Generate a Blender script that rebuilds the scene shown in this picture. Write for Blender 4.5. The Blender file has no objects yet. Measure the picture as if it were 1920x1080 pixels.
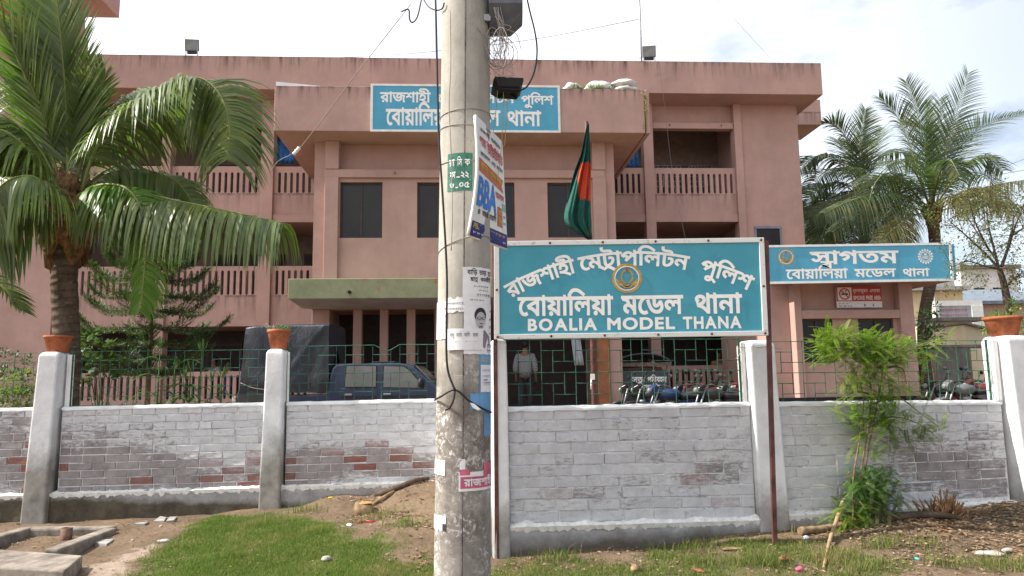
import bpy, math, random
import numpy as np
from math import sin, cos, pi, radians as R
from mathutils import Vector as Vec, Matrix, noise, geometry
rnd = random.Random(7)
SC = bpy.context.scene
COL = SC.collection

# ---------------------------------------------------------------- camera, sky, sun, exposure
F_PX, PITCH, ROLL, EYE = 1390.0, math.atan(177/1390), 0.0139, 1.5
cam_d = bpy.data.cameras.new('camera'); cam = bpy.data.objects.new('camera', cam_d); COL.objects.link(cam)
cam_d.sensor_width = 36; cam_d.lens = 36*F_PX/1920; cam_d.clip_start = .05; cam_d.clip_end = 3000
_f = Vec((0, cos(PITCH), sin(PITCH))); _u = Vec((0, -sin(PITCH), cos(PITCH))); _r = Vec((1, 0, 0))
_cx = cos(ROLL)*_r - sin(ROLL)*_u; _cy = sin(ROLL)*_r + cos(ROLL)*_u
cam.matrix_world = Matrix(((_cx.x, _cy.x, -_f.x, 0), (_cx.y, _cy.y, -_f.y, 0), (_cx.z, _cy.z, -_f.z, EYE), (0, 0, 0, 1)))
SC.camera = cam

SUN_EL = R(45); SUN_V = Vec((-cos(SUN_EL)*.9985, -cos(SUN_EL)*.055, sin(SUN_EL)))   # towards the sun: from the left
W = bpy.data.worlds.new('World'); SC.world = W; W.use_nodes = True
nt = W.node_tree; bg = nt.nodes['Background']
sky = nt.nodes.new('ShaderNodeTexSky'); sky.sky_type = 'NISHITA'; sky.sun_disc = False
sky.sun_elevation = SUN_EL; sky.sun_rotation = math.atan2(SUN_V.x, SUN_V.y)
sky.air_density = 1.0; sky.dust_density = 1.0; sky.ozone_density = 1.0
tc = nt.nodes.new('ShaderNodeTexCoord'); mp = nt.nodes.new('ShaderNodeMapping'); mp.inputs['Scale'].default_value = (1, 1, 2.2)
mp.inputs['Location'].default_value = (.3, .1, .0)
nz = nt.nodes.new('ShaderNodeTexNoise'); nz.inputs['Scale'].default_value = 2.6; nz.inputs['Detail'].default_value = 7; nz.inputs['Roughness'].default_value = .55
rp = nt.nodes.new('ShaderNodeValToRGB'); rp.color_ramp.elements[0].position = .40; rp.color_ramp.elements[1].position = .58
mx = nt.nodes.new('ShaderNodeMix'); mx.data_type = 'RGBA'; mx.inputs['B'].default_value = (12.6, 12.8, 13.2, 1)
nt.links.new(tc.outputs['Generated'], mp.inputs[0]); nt.links.new(mp.outputs[0], nz.inputs['Vector']); nt.links.new(nz.outputs[0], rp.inputs[0])
mr = nt.nodes.new('ShaderNodeMath'); mr.operation = 'MULTIPLY_ADD'; mr.inputs[1].default_value = .48
sx = nt.nodes.new('ShaderNodeSeparateXYZ'); nt.links.new(tc.outputs['Generated'], sx.inputs[0])     # more cloud to the left, open pale blue to the right
mg = nt.nodes.new('ShaderNodeMapRange'); mg.inputs[1].default_value = -.45; mg.inputs[2].default_value = .55; mg.inputs[3].default_value = .80; mg.inputs[4].default_value = -.10; nt.links.new(sx.outputs[0], mg.inputs[0]); nt.links.new(mg.outputs[0], mr.inputs[2])
mr.use_clamp = True
nt.links.new(rp.outputs[0], mr.inputs[0]); nt.links.new(mr.outputs[0], mx.inputs['Factor']); nt.links.new(sky.outputs[0], mx.inputs['A']); nt.links.new(mx.outputs['Result'], bg.inputs[0])
bg.inputs[1].default_value = .062
sd = bpy.data.lights.new('sun', 'SUN'); sd.energy = 4.0; sd.angle = R(.6); sd.color = (1, .94, .84)
sun = bpy.data.objects.new('sun', sd); COL.objects.link(sun); sun.rotation_euler = SUN_V.to_track_quat('Z', 'Y').to_euler()
vs = SC.view_settings; vs.view_transform = 'Standard'; vs.look = 'None'; vs.gamma = 1; vs.use_curve_mapping = False; vs.exposure = 1.25

# ---------------------------------------------------------------- pixel -> world helpers (world: x right, y away, z up)
def ray(px, py):
    a = (px-960)/F_PX; b = (540-py)/F_PX
    a, b = a*cos(ROLL)+b*sin(ROLL), -a*sin(ROLL)+b*cos(ROLL)
    return _f + a*_r + b*_u
def at(px, py, y0, sl=0.0):                     # point on the upright plane y = y0 + sl*x
    d = ray(px, py); t = y0/(d.y-sl*d.x)
    return Vec((t*d.x, t*d.y, EYE+t*d.z))
PSI = math.atan(.061); BU = Vec((cos(PSI), sin(PSI), 0)); BV = Vec((-sin(PSI), cos(PSI), 0)); BO = Vec((0, 23, 0))
def bp(px, py, v):                              # station building frame: (u, z) on the plane v
    d = ray(px, py); t = (v+BO.dot(BV))/d.dot(BV); p = t*d-BO
    return p.dot(BU), EYE+t*d.z
def bw(u, v, z): return BO+u*BU+v*BV+Vec((0, 0, z))

# ---------------------------------------------------------------- mesh builder
class MB:
    def __init__(s): s.v = []; s.f = []; s.m = []; s.s = []
    def add(s, vs_, fs, m=0, sm=False, M=None):
        o = len(s.v)
        s.v += [tuple(M @ Vec(p)) for p in vs_] if M is not None else [tuple(p) for p in vs_]
        s.f += [tuple(i+o for i in f) for f in fs]; s.m += [m]*len(fs); s.s += [sm]*len(fs)
        return s
    def box(s, x0, x1, y0, y1, z0, z1, m=0, M=None):
        return s.add([(x0,y0,z0),(x1,y0,z0),(x1,y1,z0),(x0,y1,z0),(x0,y0,z1),(x1,y0,z1),(x1,y1,z1),(x0,y1,z1)],
              [(0,3,2,1),(4,5,6,7),(0,1,5,4),(1,2,6,5),(2,3,7,6),(3,0,4,7)], m, False, M)
    def prism(s, poly, a0, a1, axis='y', m=0, M=None, sm=False):
        n = len(poly)
        def P(p, a): return (p[0], a, p[1]) if axis == 'y' else ((a, p[0], p[1]) if axis == 'x' else (p[0], p[1], a))
        vs_ = [P(p, a0) for p in poly]+[P(p, a1) for p in poly]
        ar = sum(poly[i][0]*poly[(i+1) % n][1]-poly[(i+1) % n][0]*poly[i][1] for i in range(n))
        fl = (ar > 0) == (axis != 'y')
        if a1 < a0: fl = not fl
        f0 = tuple(range(n)); f1 = tuple(range(n, 2*n))
        fs = [f0[::-1] if fl else f0, f1 if fl else f1[::-1]]
        for i in range(n):
            j = (i+1) % n; q = (i, j, n+j, n+i); fs.append(q if fl else q[::-1])
        s.add(vs_, fs[:2], m, False, M); o = len(s.v)-2*n
        s.f += [tuple(i+o for i in f) for f in fs[2:]]; s.m += [m]*n; s.s += [sm]*n
        return s
    def tube(s, pts, r, n=8, m=0, cap=True, sm=True, flat=1.0, M=None):
        pts = [Vec(p) for p in pts]; k = len(pts); rs = r if isinstance(r, (list, tuple)) else [r]*k
        t0 = (pts[1]-pts[0]).normalized(); a = Vec((0, 0, 1)) if abs(t0.z) < .9 else Vec((1, 0, 0))
        nx = (a-a.dot(t0)*t0).normalized(); vs_ = []
        for i in range(k):
            t = (pts[min(i+1, k-1)]-pts[max(i-1, 0)])
            t = t.normalized() if t.length > 1e-9 else t0
            nx = (nx-nx.dot(t)*t)
            nx = nx.normalized() if nx.length > 1e-6 else Vec((1, 0, 0)); b = t.cross(nx)
            for j in range(n):
                w = 2*pi*j/n; vs_.append(pts[i]+rs[i]*(cos(w)*nx*flat+sin(w)*b))
        fs = [(i*n+j, i*n+(j+1) % n, (i+1)*n+(j+1) % n, (i+1)*n+j) for i in range(k-1) for j in range(n)]
        s.add(vs_, fs, m, sm, M)
        if cap:
            o = len(s.v)-k*n; s.f += [tuple(o+j for j in range(n))[::-1], tuple(o+(k-1)*n+j for j in range(n))]; s.m += [m, m]; s.s += [False, False]
        return s
    def lathe(s, prof, n=20, c=(0, 0, 0), m=0, M=None, sm=True):
        vs_ = [(c[0]+r*cos(2*pi*j/n), c[1]+r*sin(2*pi*j/n), c[2]+z) for r, z in prof for j in range(n)]
        k = len(prof)
        return s.add(vs_, [(i*n+j, i*n+(j+1) % n, (i+1)*n+(j+1) % n, (i+1)*n+j) for i in range(k-1) for j in range(n)], m, sm, M)
    def grid(s, P, m=0, sm=True, M=None):
        a = len(P); b = len(P[0])
        return s.add([p for row in P for p in row], [(i*b+j, i*b+j+1, (i+1)*b+j+1, (i+1)*b+j) for i in range(a-1) for j in range(b-1)], m, sm, M)
    def blob(s, c, r, seed=0, amp=.15, nu=14, nv=9, m=0, M=None, fr=1.6):
        vs_ = []; c = Vec(c)
        for i in range(nv+1):
            th = pi*i/nv
            for j in range(nu):
                d = Vec((sin(th)*cos(2*pi*j/nu), sin(th)*sin(2*pi*j/nu), cos(th)))
                q = 1+amp*noise.noise(d*fr+Vec((seed*7.3, seed*3.1, seed)))
                vs_.append(c+Vec((d.x*r[0], d.y*r[1], d.z*r[2]))*q)
        return s.add(vs_, [(i*nu+j, (i+1)*nu+j, (i+1)*nu+(j+1) % nu, i*nu+(j+1) % nu) for i in range(nv) for j in range(nu)], m, True, M)
    def build(s, name, mats, parent=None, bevel=0, loc=None, seg=2):
        me = bpy.data.meshes.new(name); me.from_pydata(s.v, [], s.f)
        for q in (mats if isinstance(mats, (list, tuple)) else [mats]): me.materials.append(q)
        me.polygons.foreach_set('material_index', s.m); me.polygons.foreach_set('use_smooth', s.s); me.update()
        o = bpy.data.objects.new(name, me); COL.objects.link(o)
        if parent is not None: o.parent = parent
        if loc is not None: o.location = loc
        if bevel:
            b = o.modifiers.new('Bevel', 'BEVEL'); b.width = bevel; b.segments = seg; b.limit_method = 'ANGLE'; b.angle_limit = R(40); b.harden_normals = False
        return o
def tag(o, label, cat, group=None):
    o['label'] = label; o['category'] = cat
    if group: o['group'] = group
    return o
def thing(name, label, cat, loc=(0, 0, 0), rz=0, group=None):
    o = bpy.data.objects.new(name, None); COL.objects.link(o); o.empty_display_size = .1
    o.location = loc; o.rotation_euler = (0, 0, rz); return tag(o, label, cat, group)
def setting(o, kind='structure'): o['kind'] = kind; return o
def copy_tree(o, parent=None):
    c = o.copy(); COL.objects.link(c)
    if parent is not None: c.parent = parent
    for ch in list(o.children): copy_tree(ch, c)
    return c
def spline(pts, n=12):                          # Catmull-Rom through the points
    P = [Vec(p) for p in pts]; P = [2*P[0]-P[1]]+P+[2*P[-1]-P[-2]]; out = []
    for i in range(1, len(P)-2):
        for k in range(n):
            t = k/n; a, b, c, d = P[i-1:i+3]
            out.append(.5*((2*b)+(c-a)*t+(2*a-5*b+4*c-d)*t*t+(3*b-a-3*c+d)*t**3))
    return out+[P[-2]]

# ---------------------------------------------------------------- materials
def srgb(r, g, b):
    return tuple(((c/255+.055)/1.055)**2.4 if c > 10 else c/255/12.92 for c in (r, g, b))
class NT:
    def __init__(s, name):
        s.mat = bpy.data.materials.new(name); s.mat.use_nodes = True; s.t = s.mat.node_tree; s.b = s.t.nodes['Principled BSDF']
        s.co = s.t.nodes.new('ShaderNodeTexCoord').outputs['Object']
    def n(s, typ, **kw):
        x = s.t.nodes.new('ShaderNode'+typ)
        for k, v in kw.items():
            if k in x.inputs: x.inputs[k].default_value = v
            else: setattr(x, k, v)
        return x
    def l(s, a, b): s.t.links.new(a, b)
    def map(s, sc=(1, 1, 1), loc=(0, 0, 0)):
        q = s.n('Mapping'); q.inputs['Scale'].default_value = sc; q.inputs['Location'].default_value = loc; s.l(s.co, q.inputs[0]); return q.outputs[0]
    def noise(s, scale, detail=5, rough=.6, sc=None, loc=(0, 0, 0), dist=0):
        q = s.n('TexNoise', Scale=scale, Detail=detail, Roughness=rough, Distortion=dist); s.l(s.map(sc or (1, 1, 1), loc), q.inputs['Vector']); return q.outputs[0]
    def ramp(s, v, p0, p1, c0=0.0, c1=1.0):
        q = s.n('MapRange'); q.inputs[1].default_value = p0; q.inputs[2].default_value = p1; q.inputs[3].default_value = c0; q.inputs[4].default_value = c1
        s.l(v, q.inputs[0]); return q.outputs[0]
    def math(s, op, a, b=None):
        q = s.n('Math', operation=op)
        for i, x in enumerate((a, b)):
            if x is None: continue
            if isinstance(x, (int, float)): q.inputs[i].default_value = x
            else: s.l(x, q.inputs[i])
        return q.outputs[0]
    def mix(s, fac, a, b):
        q = s.n('Mix', data_type='RGBA')
        for k, x in (('Factor', fac), ('A', a), ('B', b)):
            i = [z for z in q.inputs if z.name == k and (z.type == 'RGBA' or (k == 'Factor' and z.type == 'VALUE'))][0]
            if isinstance(x, (int, float)): i.default_value = x
            elif isinstance(x, tuple): i.default_value = (*x, 1) if len(x) == 3 else x
            else: s.l(x, i)
        return [z for z in q.outputs if z.type == 'RGBA'][0]
    def z(s):
        q = s.n('SeparateXYZ'); s.l(s.co, q.inputs[0]); return q.outputs[2]
    def xyz(s):
        q = s.n('SeparateXYZ'); s.l(s.co, q.inputs[0]); return q.outputs
    def island(s): return s.n('NewGeometry').outputs['Random Per Island']
    def bump(s, h, st=.3, d=.01):
        q = s.n('Bump', Strength=st, Distance=d); s.l(h, q.inputs['Height']); s.l(q.outputs[0], s.b.inputs['Normal'])
    def fin(s, col, rough=.8, spec=.3, metal=0):
        if isinstance(col, tuple): s.b.inputs['Base Color'].default_value = (*col[:3], 1)
        else: s.l(col, s.b.inputs['Base Color'])
        if isinstance(rough, (int, float)): s.b.inputs['Roughness'].default_value = rough
        else: s.l(rough, s.b.inputs['Roughness'])
        s.b.inputs['Specular IOR Level'].default_value = spec; s.b.inputs['Metallic'].default_value = metal
        return s.mat
_mc = {}
def flat(name, c, rough=.7, var=.12, sc=6, spec=.3, metal=0, bump=0):
    if name in _mc: return _mc[name]
    s = NT(name); d = tuple(max(0, x*(1-2.2*var)) for x in c); e = tuple(min(1, x*(1+var)) for x in c)
    n = s.noise(sc, 6, .65); col = s.mix(s.ramp(n, .3, .7), d, e)
    if bump: s.bump(s.noise(sc*6, 4), .4, bump)
    _mc[name] = s.fin(col, rough, spec, metal); return _mc[name]
def leafmat(name, c0, c1, c2=None, rough=.5, tr=.35, spec=.35):
    s = NT(name); i = s.island(); col = s.mix(i, c0, c1)
    if c2: col = s.mix(s.ramp(s.noise(1.7, 3), .52, .68), col, c2)
    s.fin(col, rough, spec); tl = s.n('BsdfTranslucent'); s.l(s.mix(.5, col, (.16, .3, .02)), tl.inputs['Color'])
    ms = s.n('MixShader'); ms.inputs[0].default_value = tr; out = [q for q in s.t.nodes if q.type == 'OUTPUT_MATERIAL'][0]
    s.l(s.b.outputs[0], ms.inputs[1]); s.l(tl.outputs[0], ms.inputs[2]); s.l(ms.outputs[0], out.inputs[0])
    return s.mat
PINK = (.435, .283, .245)
def plaster(name, c, tops=(), amt=.55):
    s = NT(name); n = s.noise(.9, 6, .6); col = s.mix(s.ramp(n, .3, .72), tuple(x*.82 for x in c), tuple(min(1, x*1.10) for x in c))
    col = s.mix(s.ramp(s.noise(1, 7, .72, (4.5, 4.5, .35), (3, 1, 2)),   .50, .78, 0, .28), col, tuple(x*.62 for x in c))
    col = s.mix(s.ramp(s.noise(.55, 5, .55, (1, 1, 1.4), (9, 4, 1), .8), .57, .59, 0, .16), col, tuple(min(1, x*1.2) for x in c))
    col = s.mix(s.ramp(s.noise(9, 5, .7), .5, .8, 0, .3), col, tuple(x*.72 for x in c))
    z = s.z()
    for t, h in tops:                           # rain-washed grime running down from parapet tops and ledges
        g = s.ramp(z, t-h, t, 0, 1); st = s.ramp(s.noise(1, 6, .7, (7, 7, .55)), .47, .72); inside = s.math('LESS_THAN', z, t+.02)
        k = s.math('MULTIPLY', s.math('MULTIPLY', s.math('POWER', g, 1.6), st), inside); col = s.mix(s.math('MULTIPLY', k, amt*1.5), col, (.085, .062, .055))
        k2 = s.math('MULTIPLY', s.ramp(z, t-.07, t, 0, .75), s.math('MULTIPLY', inside, s.ramp(s.noise(2.5, 5), .38, .62))); col = s.mix(k2, col, (.09, .068, .06))
    col = s.mix(s.ramp(s.noise(3.5, 7, .75), .66, .72, 0, .35), col, tuple(min(1, x*1.25+.04) for x in c))
    s.bump(s.noise(45, 5, .7), .25, .004)
    return s.fin(col, .9, .15)
M_PINK = plaster('pink_plaster', PINK)
M_PARA = plaster('pink_parapet', PINK, ((11.52, .75), (9.15, .5)), .85)
M_PANEL = plaster('pink_panel', PINK, ((7.44, .75), (4.24, .9)), .6)
M_DARKIN = flat('dim_interior', (.05, .04, .038), .9)
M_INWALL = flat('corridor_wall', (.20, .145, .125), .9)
M_INLOW = flat('ground_floor_wall', (.06, .045, .045), .9)  # near-black: the ground floor's shade is put into this wall colour
M_GLASS = flat('dark_window_glass', (.018, .017, .018), .3, .2, 2, .3)
M_WINFR = flat('brown_window_frame', (.06, .04, .035), .6)
M_BLACK = flat('black_paint', (.012, .012, .013), .5)
M_GREEN = flat('green_rod_paint', (.028, .125, .072), .6, .35, 14)
M_RUST = flat('red_oxide_steel', (.115, .045, .038), .6, .3, 9, .3, 0, .002)
M_WHITE = flat('white_paint', (.74, .74, .72), .6, .08, 5)
M_LETTER = flat('white_lettering', (.80, .79, .75), .5, .04, 10)
M_TURQ = flat('turquoise_board', (.022, .235, .335), .35, .12, 3)
M_SKYBLUE = flat('blue_board', (.055, .30, .52), .4, .1, 3)
M_PAPER = flat('paper', (.74, .73, .74), .8, .06, 20)
M_INK = flat('black_ink', (.03, .03, .035), .7)
M_GREYINK = flat('grey_ink', (.16, .16, .18), .7)
M_WOOD = flat('dead_wood', (.26, .18, .11), .9, .35, 14, .1, 0, .004)
M_CABLE = flat('black_cable', (.02, .018, .02), .5)
M_WIRE = flat('grey_wire', (.30, .27, .25), .5)
M_STEEL = flat('dull_steel', (.28, .28, .29), .45, .15, 8, .5, .6)
M_CONC = flat('weathered_concrete', (.36, .33, .30), .95, .22, 5, .1, 0, .006)
M_TERRA = flat('terracotta', (.38, .125, .06), .85, .25, 9, .15, 0, .002)
M_TYRE = flat('tyre_rubber', (.018, .018, .019), .8)
M_CHROME = flat('chrome', (.5, .5, .5), .25, .1, 5, .5, 1)
M_SKIN = flat('brown_skin', (.17, .085, .055), .6)
M_HAIR = flat('black_hair', (.012, .011, .011), .6)

# ---------------------------------------------------------------- lettering: outlines of the built-in font, filled by winding number
def spaced(txt, bold, gap):                     # capitals set one by one with extra room between them
    out = []; x = 0
    for ch in txt:
        c = embolden(outlines(ch), bold); xs = [a for q in c for a, b in q]; out += xf(c, 1, 1, x-min(xs)); x += max(xs)-min(xs)+gap
    return out
def outlines(txt):
    cu = bpy.data.curves.new('glyphs', 'FONT'); cu.body = txt; cu.size = 1; o = bpy.data.objects.new('glyphs', cu); COL.objects.link(o)
    bpy.context.view_layer.update(); c = o.to_curve(bpy.context.evaluated_depsgraph_get()); cs = []
    for sp in c.splines:
        b = sp.bezier_points; n = len(b); q = []
        for i in range(n):
            p0, p1 = b[i], b[(i+1) % n]; a, h, g, d = p0.co, p0.handle_right, p1.handle_left, p1.co
            st = 1 if ((h-a).cross(d-a)).length < 1e-6 and ((g-a).cross(d-a)).length < 1e-6 else 4
            for k in range(st):
                t = k/st; w = 1-t; e = a*w**3+3*h*w*w*t+3*g*w*t*t+d*t**3; q.append((e.x, e.y))
        if n > 2: cs.append(q)
    o.to_curve_clear(); bpy.data.objects.remove(o); bpy.data.curves.remove(cu)
    return cs
def area(q): return .5*sum(q[i-1][0]*q[i][1]-q[i][0]*q[i-1][1] for i in range(len(q)))
def xf(cs, sx=1, sy=1, dx=0, dy=0): return [[(x*sx+dx, y*sy+dy) for x, y in q] for q in cs]
def stroke(pts, w, sign):                       # a pen stroke as a closed outline
    L = []; Rr = []
    for i, p in enumerate(pts):
        a = Vec(pts[max(i-1, 0)]); b = Vec(pts[min(i+1, len(pts)-1)]); t = (b-a).normalized(); nn = Vec((-t.y, t.x))*w/2
        L.append((p[0]+nn.x, p[1]+nn.y)); Rr.append((p[0]-nn.x, p[1]-nn.y))
    q = L+Rr[::-1]; return q if (area(q) > 0) == (sign > 0) else q[::-1]
def embolden(cs, w, wy=None):
    if not cs: return cs
    wy = w if wy is None else wy
    sg = 1 if area(max(cs, key=lambda q: abs(area(q)))) > 0 else -1; out = []
    for q in cs:
        n = len(q); r = []
        for i in range(n):
            a = Vec(q[i-1]); p = Vec(q[i]); b = Vec(q[(i+1) % n]); t1 = p-a; t2 = b-p
            if t1.length < 1e-7 or t2.length < 1e-7: continue
            n1 = Vec((t1.y, -t1.x)).normalized()*sg; n2 = Vec((t2.y, -t2.x)).normalized()*sg; m = n1+n2
            k = 2/max(m.length_squared, .5); r.append((p.x+m.x*k*w*.5, p.y+m.y*k*wy*.5))
        if len(r) > 2: out.append(r)
    return out
def fill(cs):
    vs_ = []; ed = []
    for q in cs:
        o = len(vs_); n = len(q); vs_ += [Vec(p) for p in q]; ed += [(o+i, o+(i+1) % n) for i in range(n)]
    if not vs_: return [], []
    V, E_, Fc, *_ = geometry.delaunay_2d_cdt(vs_, ed, [], 0, 1e-6)
    A = np.array([vs_[e[0]] for e in ed]); B = np.array([vs_[e[1]] for e in ed]); keep = []
    for f in Fc:
        c = sum((V[i] for i in f), Vec((0, 0)))/len(f); up = (A[:, 1] <= c.y) & (B[:, 1] > c.y); dn = (A[:, 1] > c.y) & (B[:, 1] <= c.y)
        sd_ = (B[:, 0]-A[:, 0])*(c.y-A[:, 1])-(c.x-A[:, 0])*(B[:, 1]-A[:, 1])
        if int((up & (sd_ > 0)).sum())-int((dn & (sd_ < 0)).sum()) != 0: keep.append(f)
    used = sorted({i for f in keep for i in f}); ix = {k: j for j, k in enumerate(used)}
    return [(V[i].x, V[i].y) for i in used], [tuple(ix[i] for i in f) for f in keep]
_oc = {}
def word(txt, bold=.03):
    """Bengali is typed in visual order. '^' = ra-phala under the letter before it, '~' = small ba joined under the letter before it."""
    if (txt, bold) in _oc: return _oc[txt, bold]
    cs = []; x = 0
    parts = ['']
    for ch in txt:
        if ch in '^~': parts[-1] += ch; parts.append('')
        else: parts[-1] += ch
    for p in parts:
        if not p: continue
        mk = p[-1] if p[-1] in '^~' else ''; p = p.rstrip('^~'); c = outlines(p)
        if not c: continue
        xs = [a for q in c for a, b in q]; w = max(xs)-min(xs); c = xf(c, 1, 1, x-min(xs)); sg = area(max(c, key=lambda q: abs(area(q))))
        if mk == '^': c.append(stroke([(x+w-.66, .02), (x+w-.5, -.1), (x+w-.36, .0), (x+w-.22, -.06), (x+w-.02, -.2)], .085, sg))
        if mk == '~': c = c+xf(outlines('\u09ac'), .62, .62, x+w-.34, -.26)
        cs += c; x += w-.012
    cs = embolden(cs, bold); _oc[txt, bold] = cs; return cs
def fit(cs, x0, x1, base, top, ref=None):
    """scale outlines to run from x0 to x1 with the baseline at base and the head line at top (font head line at .635)."""
    xs = [a for q in cs for a, b in q]; k = (x1-x0)/(max(xs)-min(xs)); h = (top-base)/(ref or .635)
    return [[(x0+(a-min(xs))*k, base+b*h) for a, b in q] for q in cs]
def put(mb, cs, fn, m=0):
    v, f = fill(cs)
    if v: mb.add([fn(a, b) for a, b in v], f, m)
def ring(r0, r1, n=48, c=(0, 0)):
    return [(c[0]+r1*cos(2*pi*i/n), c[1]+r1*sin(2*pi*i/n)) for i in range(n)], [(c[0]+r0*cos(2*pi*i/n), c[1]+r0*sin(2*pi*i/n)) for i in range(n)][::-1]

# ---------------------------------------------------------------- ground
FR = (6.19, .176); FL = (8.30, .03)              # the two runs of the boundary wall: y = a + b*x
YARD = .42
_gp = [(-7,8.0,.06),(-5,8.0,.10),(-3.6,8.1,.13),(-2.6,8.1,.2),(-1.7,8.05,.33),(-.9,8.0,.46),(-.3,7.6,.42),(-.9,7.2,.27),(-1.6,7.3,.2),(-.1,6.1,.12),(1,6.25,.14),(2.2,6.5,.21),(3.3,6.6,.30),(4.7,6.8,.36),(7,7.2,.38),
       (-3,6.2,.08),(-4.5,6.3,.03),(-2,5.6,.06),(-.5,5.6,.06),(-5,5,0),(-2.5,4.6,0),(0,4.6,.02),(2,5.2,.08),(3.5,5.3,.14),(5,5.4,.16),(0,0,0),(-5,0,0),(5,0,0)]
_ga = np.array(_gp)
def gz(x, y):
    d = (_ga[:, 0]-x)**2+(_ga[:, 1]-y)**2+.03; w = 1/d**1.7; z = float((w*_ga[:, 2]).sum()/w.sum())
    q = Vec((x, y, 0)); return z+.022*noise.noise(q*2.2)+.010*noise.noise(q*7)+.004*noise.noise(q*19)
def wall_y(x): return FL[0]+FL[1]*x if x < -.35 else FR[0]+FR[1]*x
def gp(px, py):                                  # where a line of sight meets the ground in front of the wall
    z = .1
    for _ in range(8):
        d = ray(px, py); t = (z-EYE)/d.z; z = gz(t*d.x, t*d.y)
    return Vec((t*d.x, t*d.y, z))
def poly_px(P): return [gp(*p).xy for p in P]
def sdist(p, poly):                              # signed distance, inside positive
    ins = False; best = 1e9; n = len(poly)
    for i in range(n):
        a = poly[i]; b = poly[(i+1) % n]; ab = b-a; t = max(0, min(1, (p-a).dot(ab)/max(ab.length_squared, 1e-9))); best = min(best, (p-a-ab*t).length)
        if (a.y > p.y) != (b.y > p.y) and p.x < (b.x-a.x)*(p.y-a.y)/(b.y-a.y)+a.x: ins = not ins
    return best if ins else -best
G_LAWN = poly_px([(200,1120),(225,1068),(290,1015),(385,968),(545,955),(640,972),(700,992),(790,990),(870,985),(1000,1035),(1000,1120)])
G_RIGHT = poly_px([(915,1120),(930,1062),(1000,1048),(1120,1030),(1250,1020),(1480,1000),(1560,1010),(1650,1020),(1700,1060),(1720,1120)])
G_SAND = poly_px([(150,1120),(170,1060),(260,1030),(300,1020),(250,1050),(215,1120)])
G_LITTER = poly_px([(1560,1000),(1650,975),(1760,955),(1960,945),(1960,1060),(1830,1050),(1700,1040)])
def grassy(x, y):
    p = Vec((x, y)); n = noise.noise(Vec((x*1.9, y*1.9, 3)))*.26+noise.noise(Vec((x*6, y*6, 1)))*.16
    a = min(.9, (sdist(p, G_LAWN)+n+.06)/.5)-.55*max(0, noise.noise(Vec((x*2.7, y*3.5, 9)))-.12)-.3*max(0, noise.noise(Vec((x*9, y*11, 5))))
    b = min(.55, (sdist(p, G_RIGHT)+n*1.8-.04)/.35)+.35*noise.noise(Vec((x*4, y*4, 8)))
    return max(0, min(1, max(a, b)))
def axis(a, b, st, far):
    q = list(np.arange(a, b+1e-6, st)); s = st; x = b
    while x < far: s *= 1.5; x += s; q.append(x)
    s = st; x = a
    while x > -far: s *= 1.5; x -= s; q.insert(0, x)
    return q
xs_ = axis(-7.2, 7.6, .06, 900); ys_ = axis(4.0, 9.2, .06, 900)
P = []; gm = []; sm_ = []
for y in ys_:
    row = []
    for x in xs_:
        near = -8 < x < 8 and 3 < y < 10
        if y > wall_y(x)+.07: z = YARD+(.02*noise.noise(Vec((x, y, 0))) if near else 0)
        else: z = gz(x, y) if near else 0.0
        row.append((x, y, z)); inside = near and y <= wall_y(x)+.07
        gm.append(grassy(x, y) if inside else 0); sm_.append(max(0, min(1, .5+sdist(Vec((x, y)), G_SAND)/.3)) if inside else 0)
    P.append(row)
s = NT('soil'); atn = s.n('Attribute', attribute_name='grass'); ats = s.n('Attribute', attribute_name='sand')
soil = s.mix(s.ramp(s.noise(2.5, 7, .7), .32, .68), (.135, .095, .064), (.27, .195, .135)); soil = s.mix(s.ramp(s.noise(30, 5, .8), .5, .72, 0, .8), soil, (.27, .20, .14)); soil = s.mix(s.ramp(s.noise(14, 6, .75), .58, .66, 0, .6), soil, (.055, .038, .026))
turf = s.mix(s.ramp(s.noise(5, 6, .7), .35, .65), (.085, .125, .03), (.15, .155, .06))
sand = s.mix(s.ramp(s.noise(7, 6, .7), .3, .7), (.36, .27, .21), (.50, .40, .33))
c = s.mix(s.ramp(s.math('ADD', ats.outputs['Fac'], s.ramp(s.noise(9, 5), .3, .7, -.3, .3)), .35, .7), soil, sand); c = s.mix(s.ramp(s.math('ADD', atn.outputs['Fac'], s.ramp(s.noise(11, 5), .3, .7, -.25, .25)), .3, .7), c, turf)
s.bump(s.noise(16, 9, .8), .9, .06); M_SOIL = s.fin(c, 1, .05)
g = MB().grid(P).build('ground', M_SOIL); setting(g)
for nme, arr in (('grass', gm), ('sand', sm_)):
    a = g.data.attributes.new(nme, 'FLOAT', 'POINT'); a.data.foreach_set('value', arr)

# grass blades, one mass
M_GRASS = leafmat('grass_blades', (.090, .145, .028), (.165, .215, .052), (.27, .23, .10), .6, .35, .2)
M_GRASSD = leafmat('dry_grass_blades', (.105, .135, .040), (.24, .22, .085), (.30, .24, .11), .7, .3, .15)
mb = MB(); r2 = random.Random(3)
def blade(mb, x, y, z, h, w, lean=.5):
    a = r2.uniform(0, 2*pi); b = r2.uniform(0, 2*pi); l = h*r2.uniform(.1, lean); dx, dy = cos(a)*w, sin(a)*w; ex, ey = cos(b)*l, sin(b)*l
    mb.add([(x-dx, y-dy, z-.01), (x+dx, y+dy, z-.01), (x+dx*.7+ex*.4, y+dy*.7+ey*.4, z+h*.6), (x-dx*.7+ex*.4, y-dy*.7+ey*.4, z+h*.6), (x+ex, y+ey, z+h)], [(0, 1, 2, 3), (3, 2, 4)], 1 if r2.random() < (.62 if x > -.2 else .14) else 0)
k = 0
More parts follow.
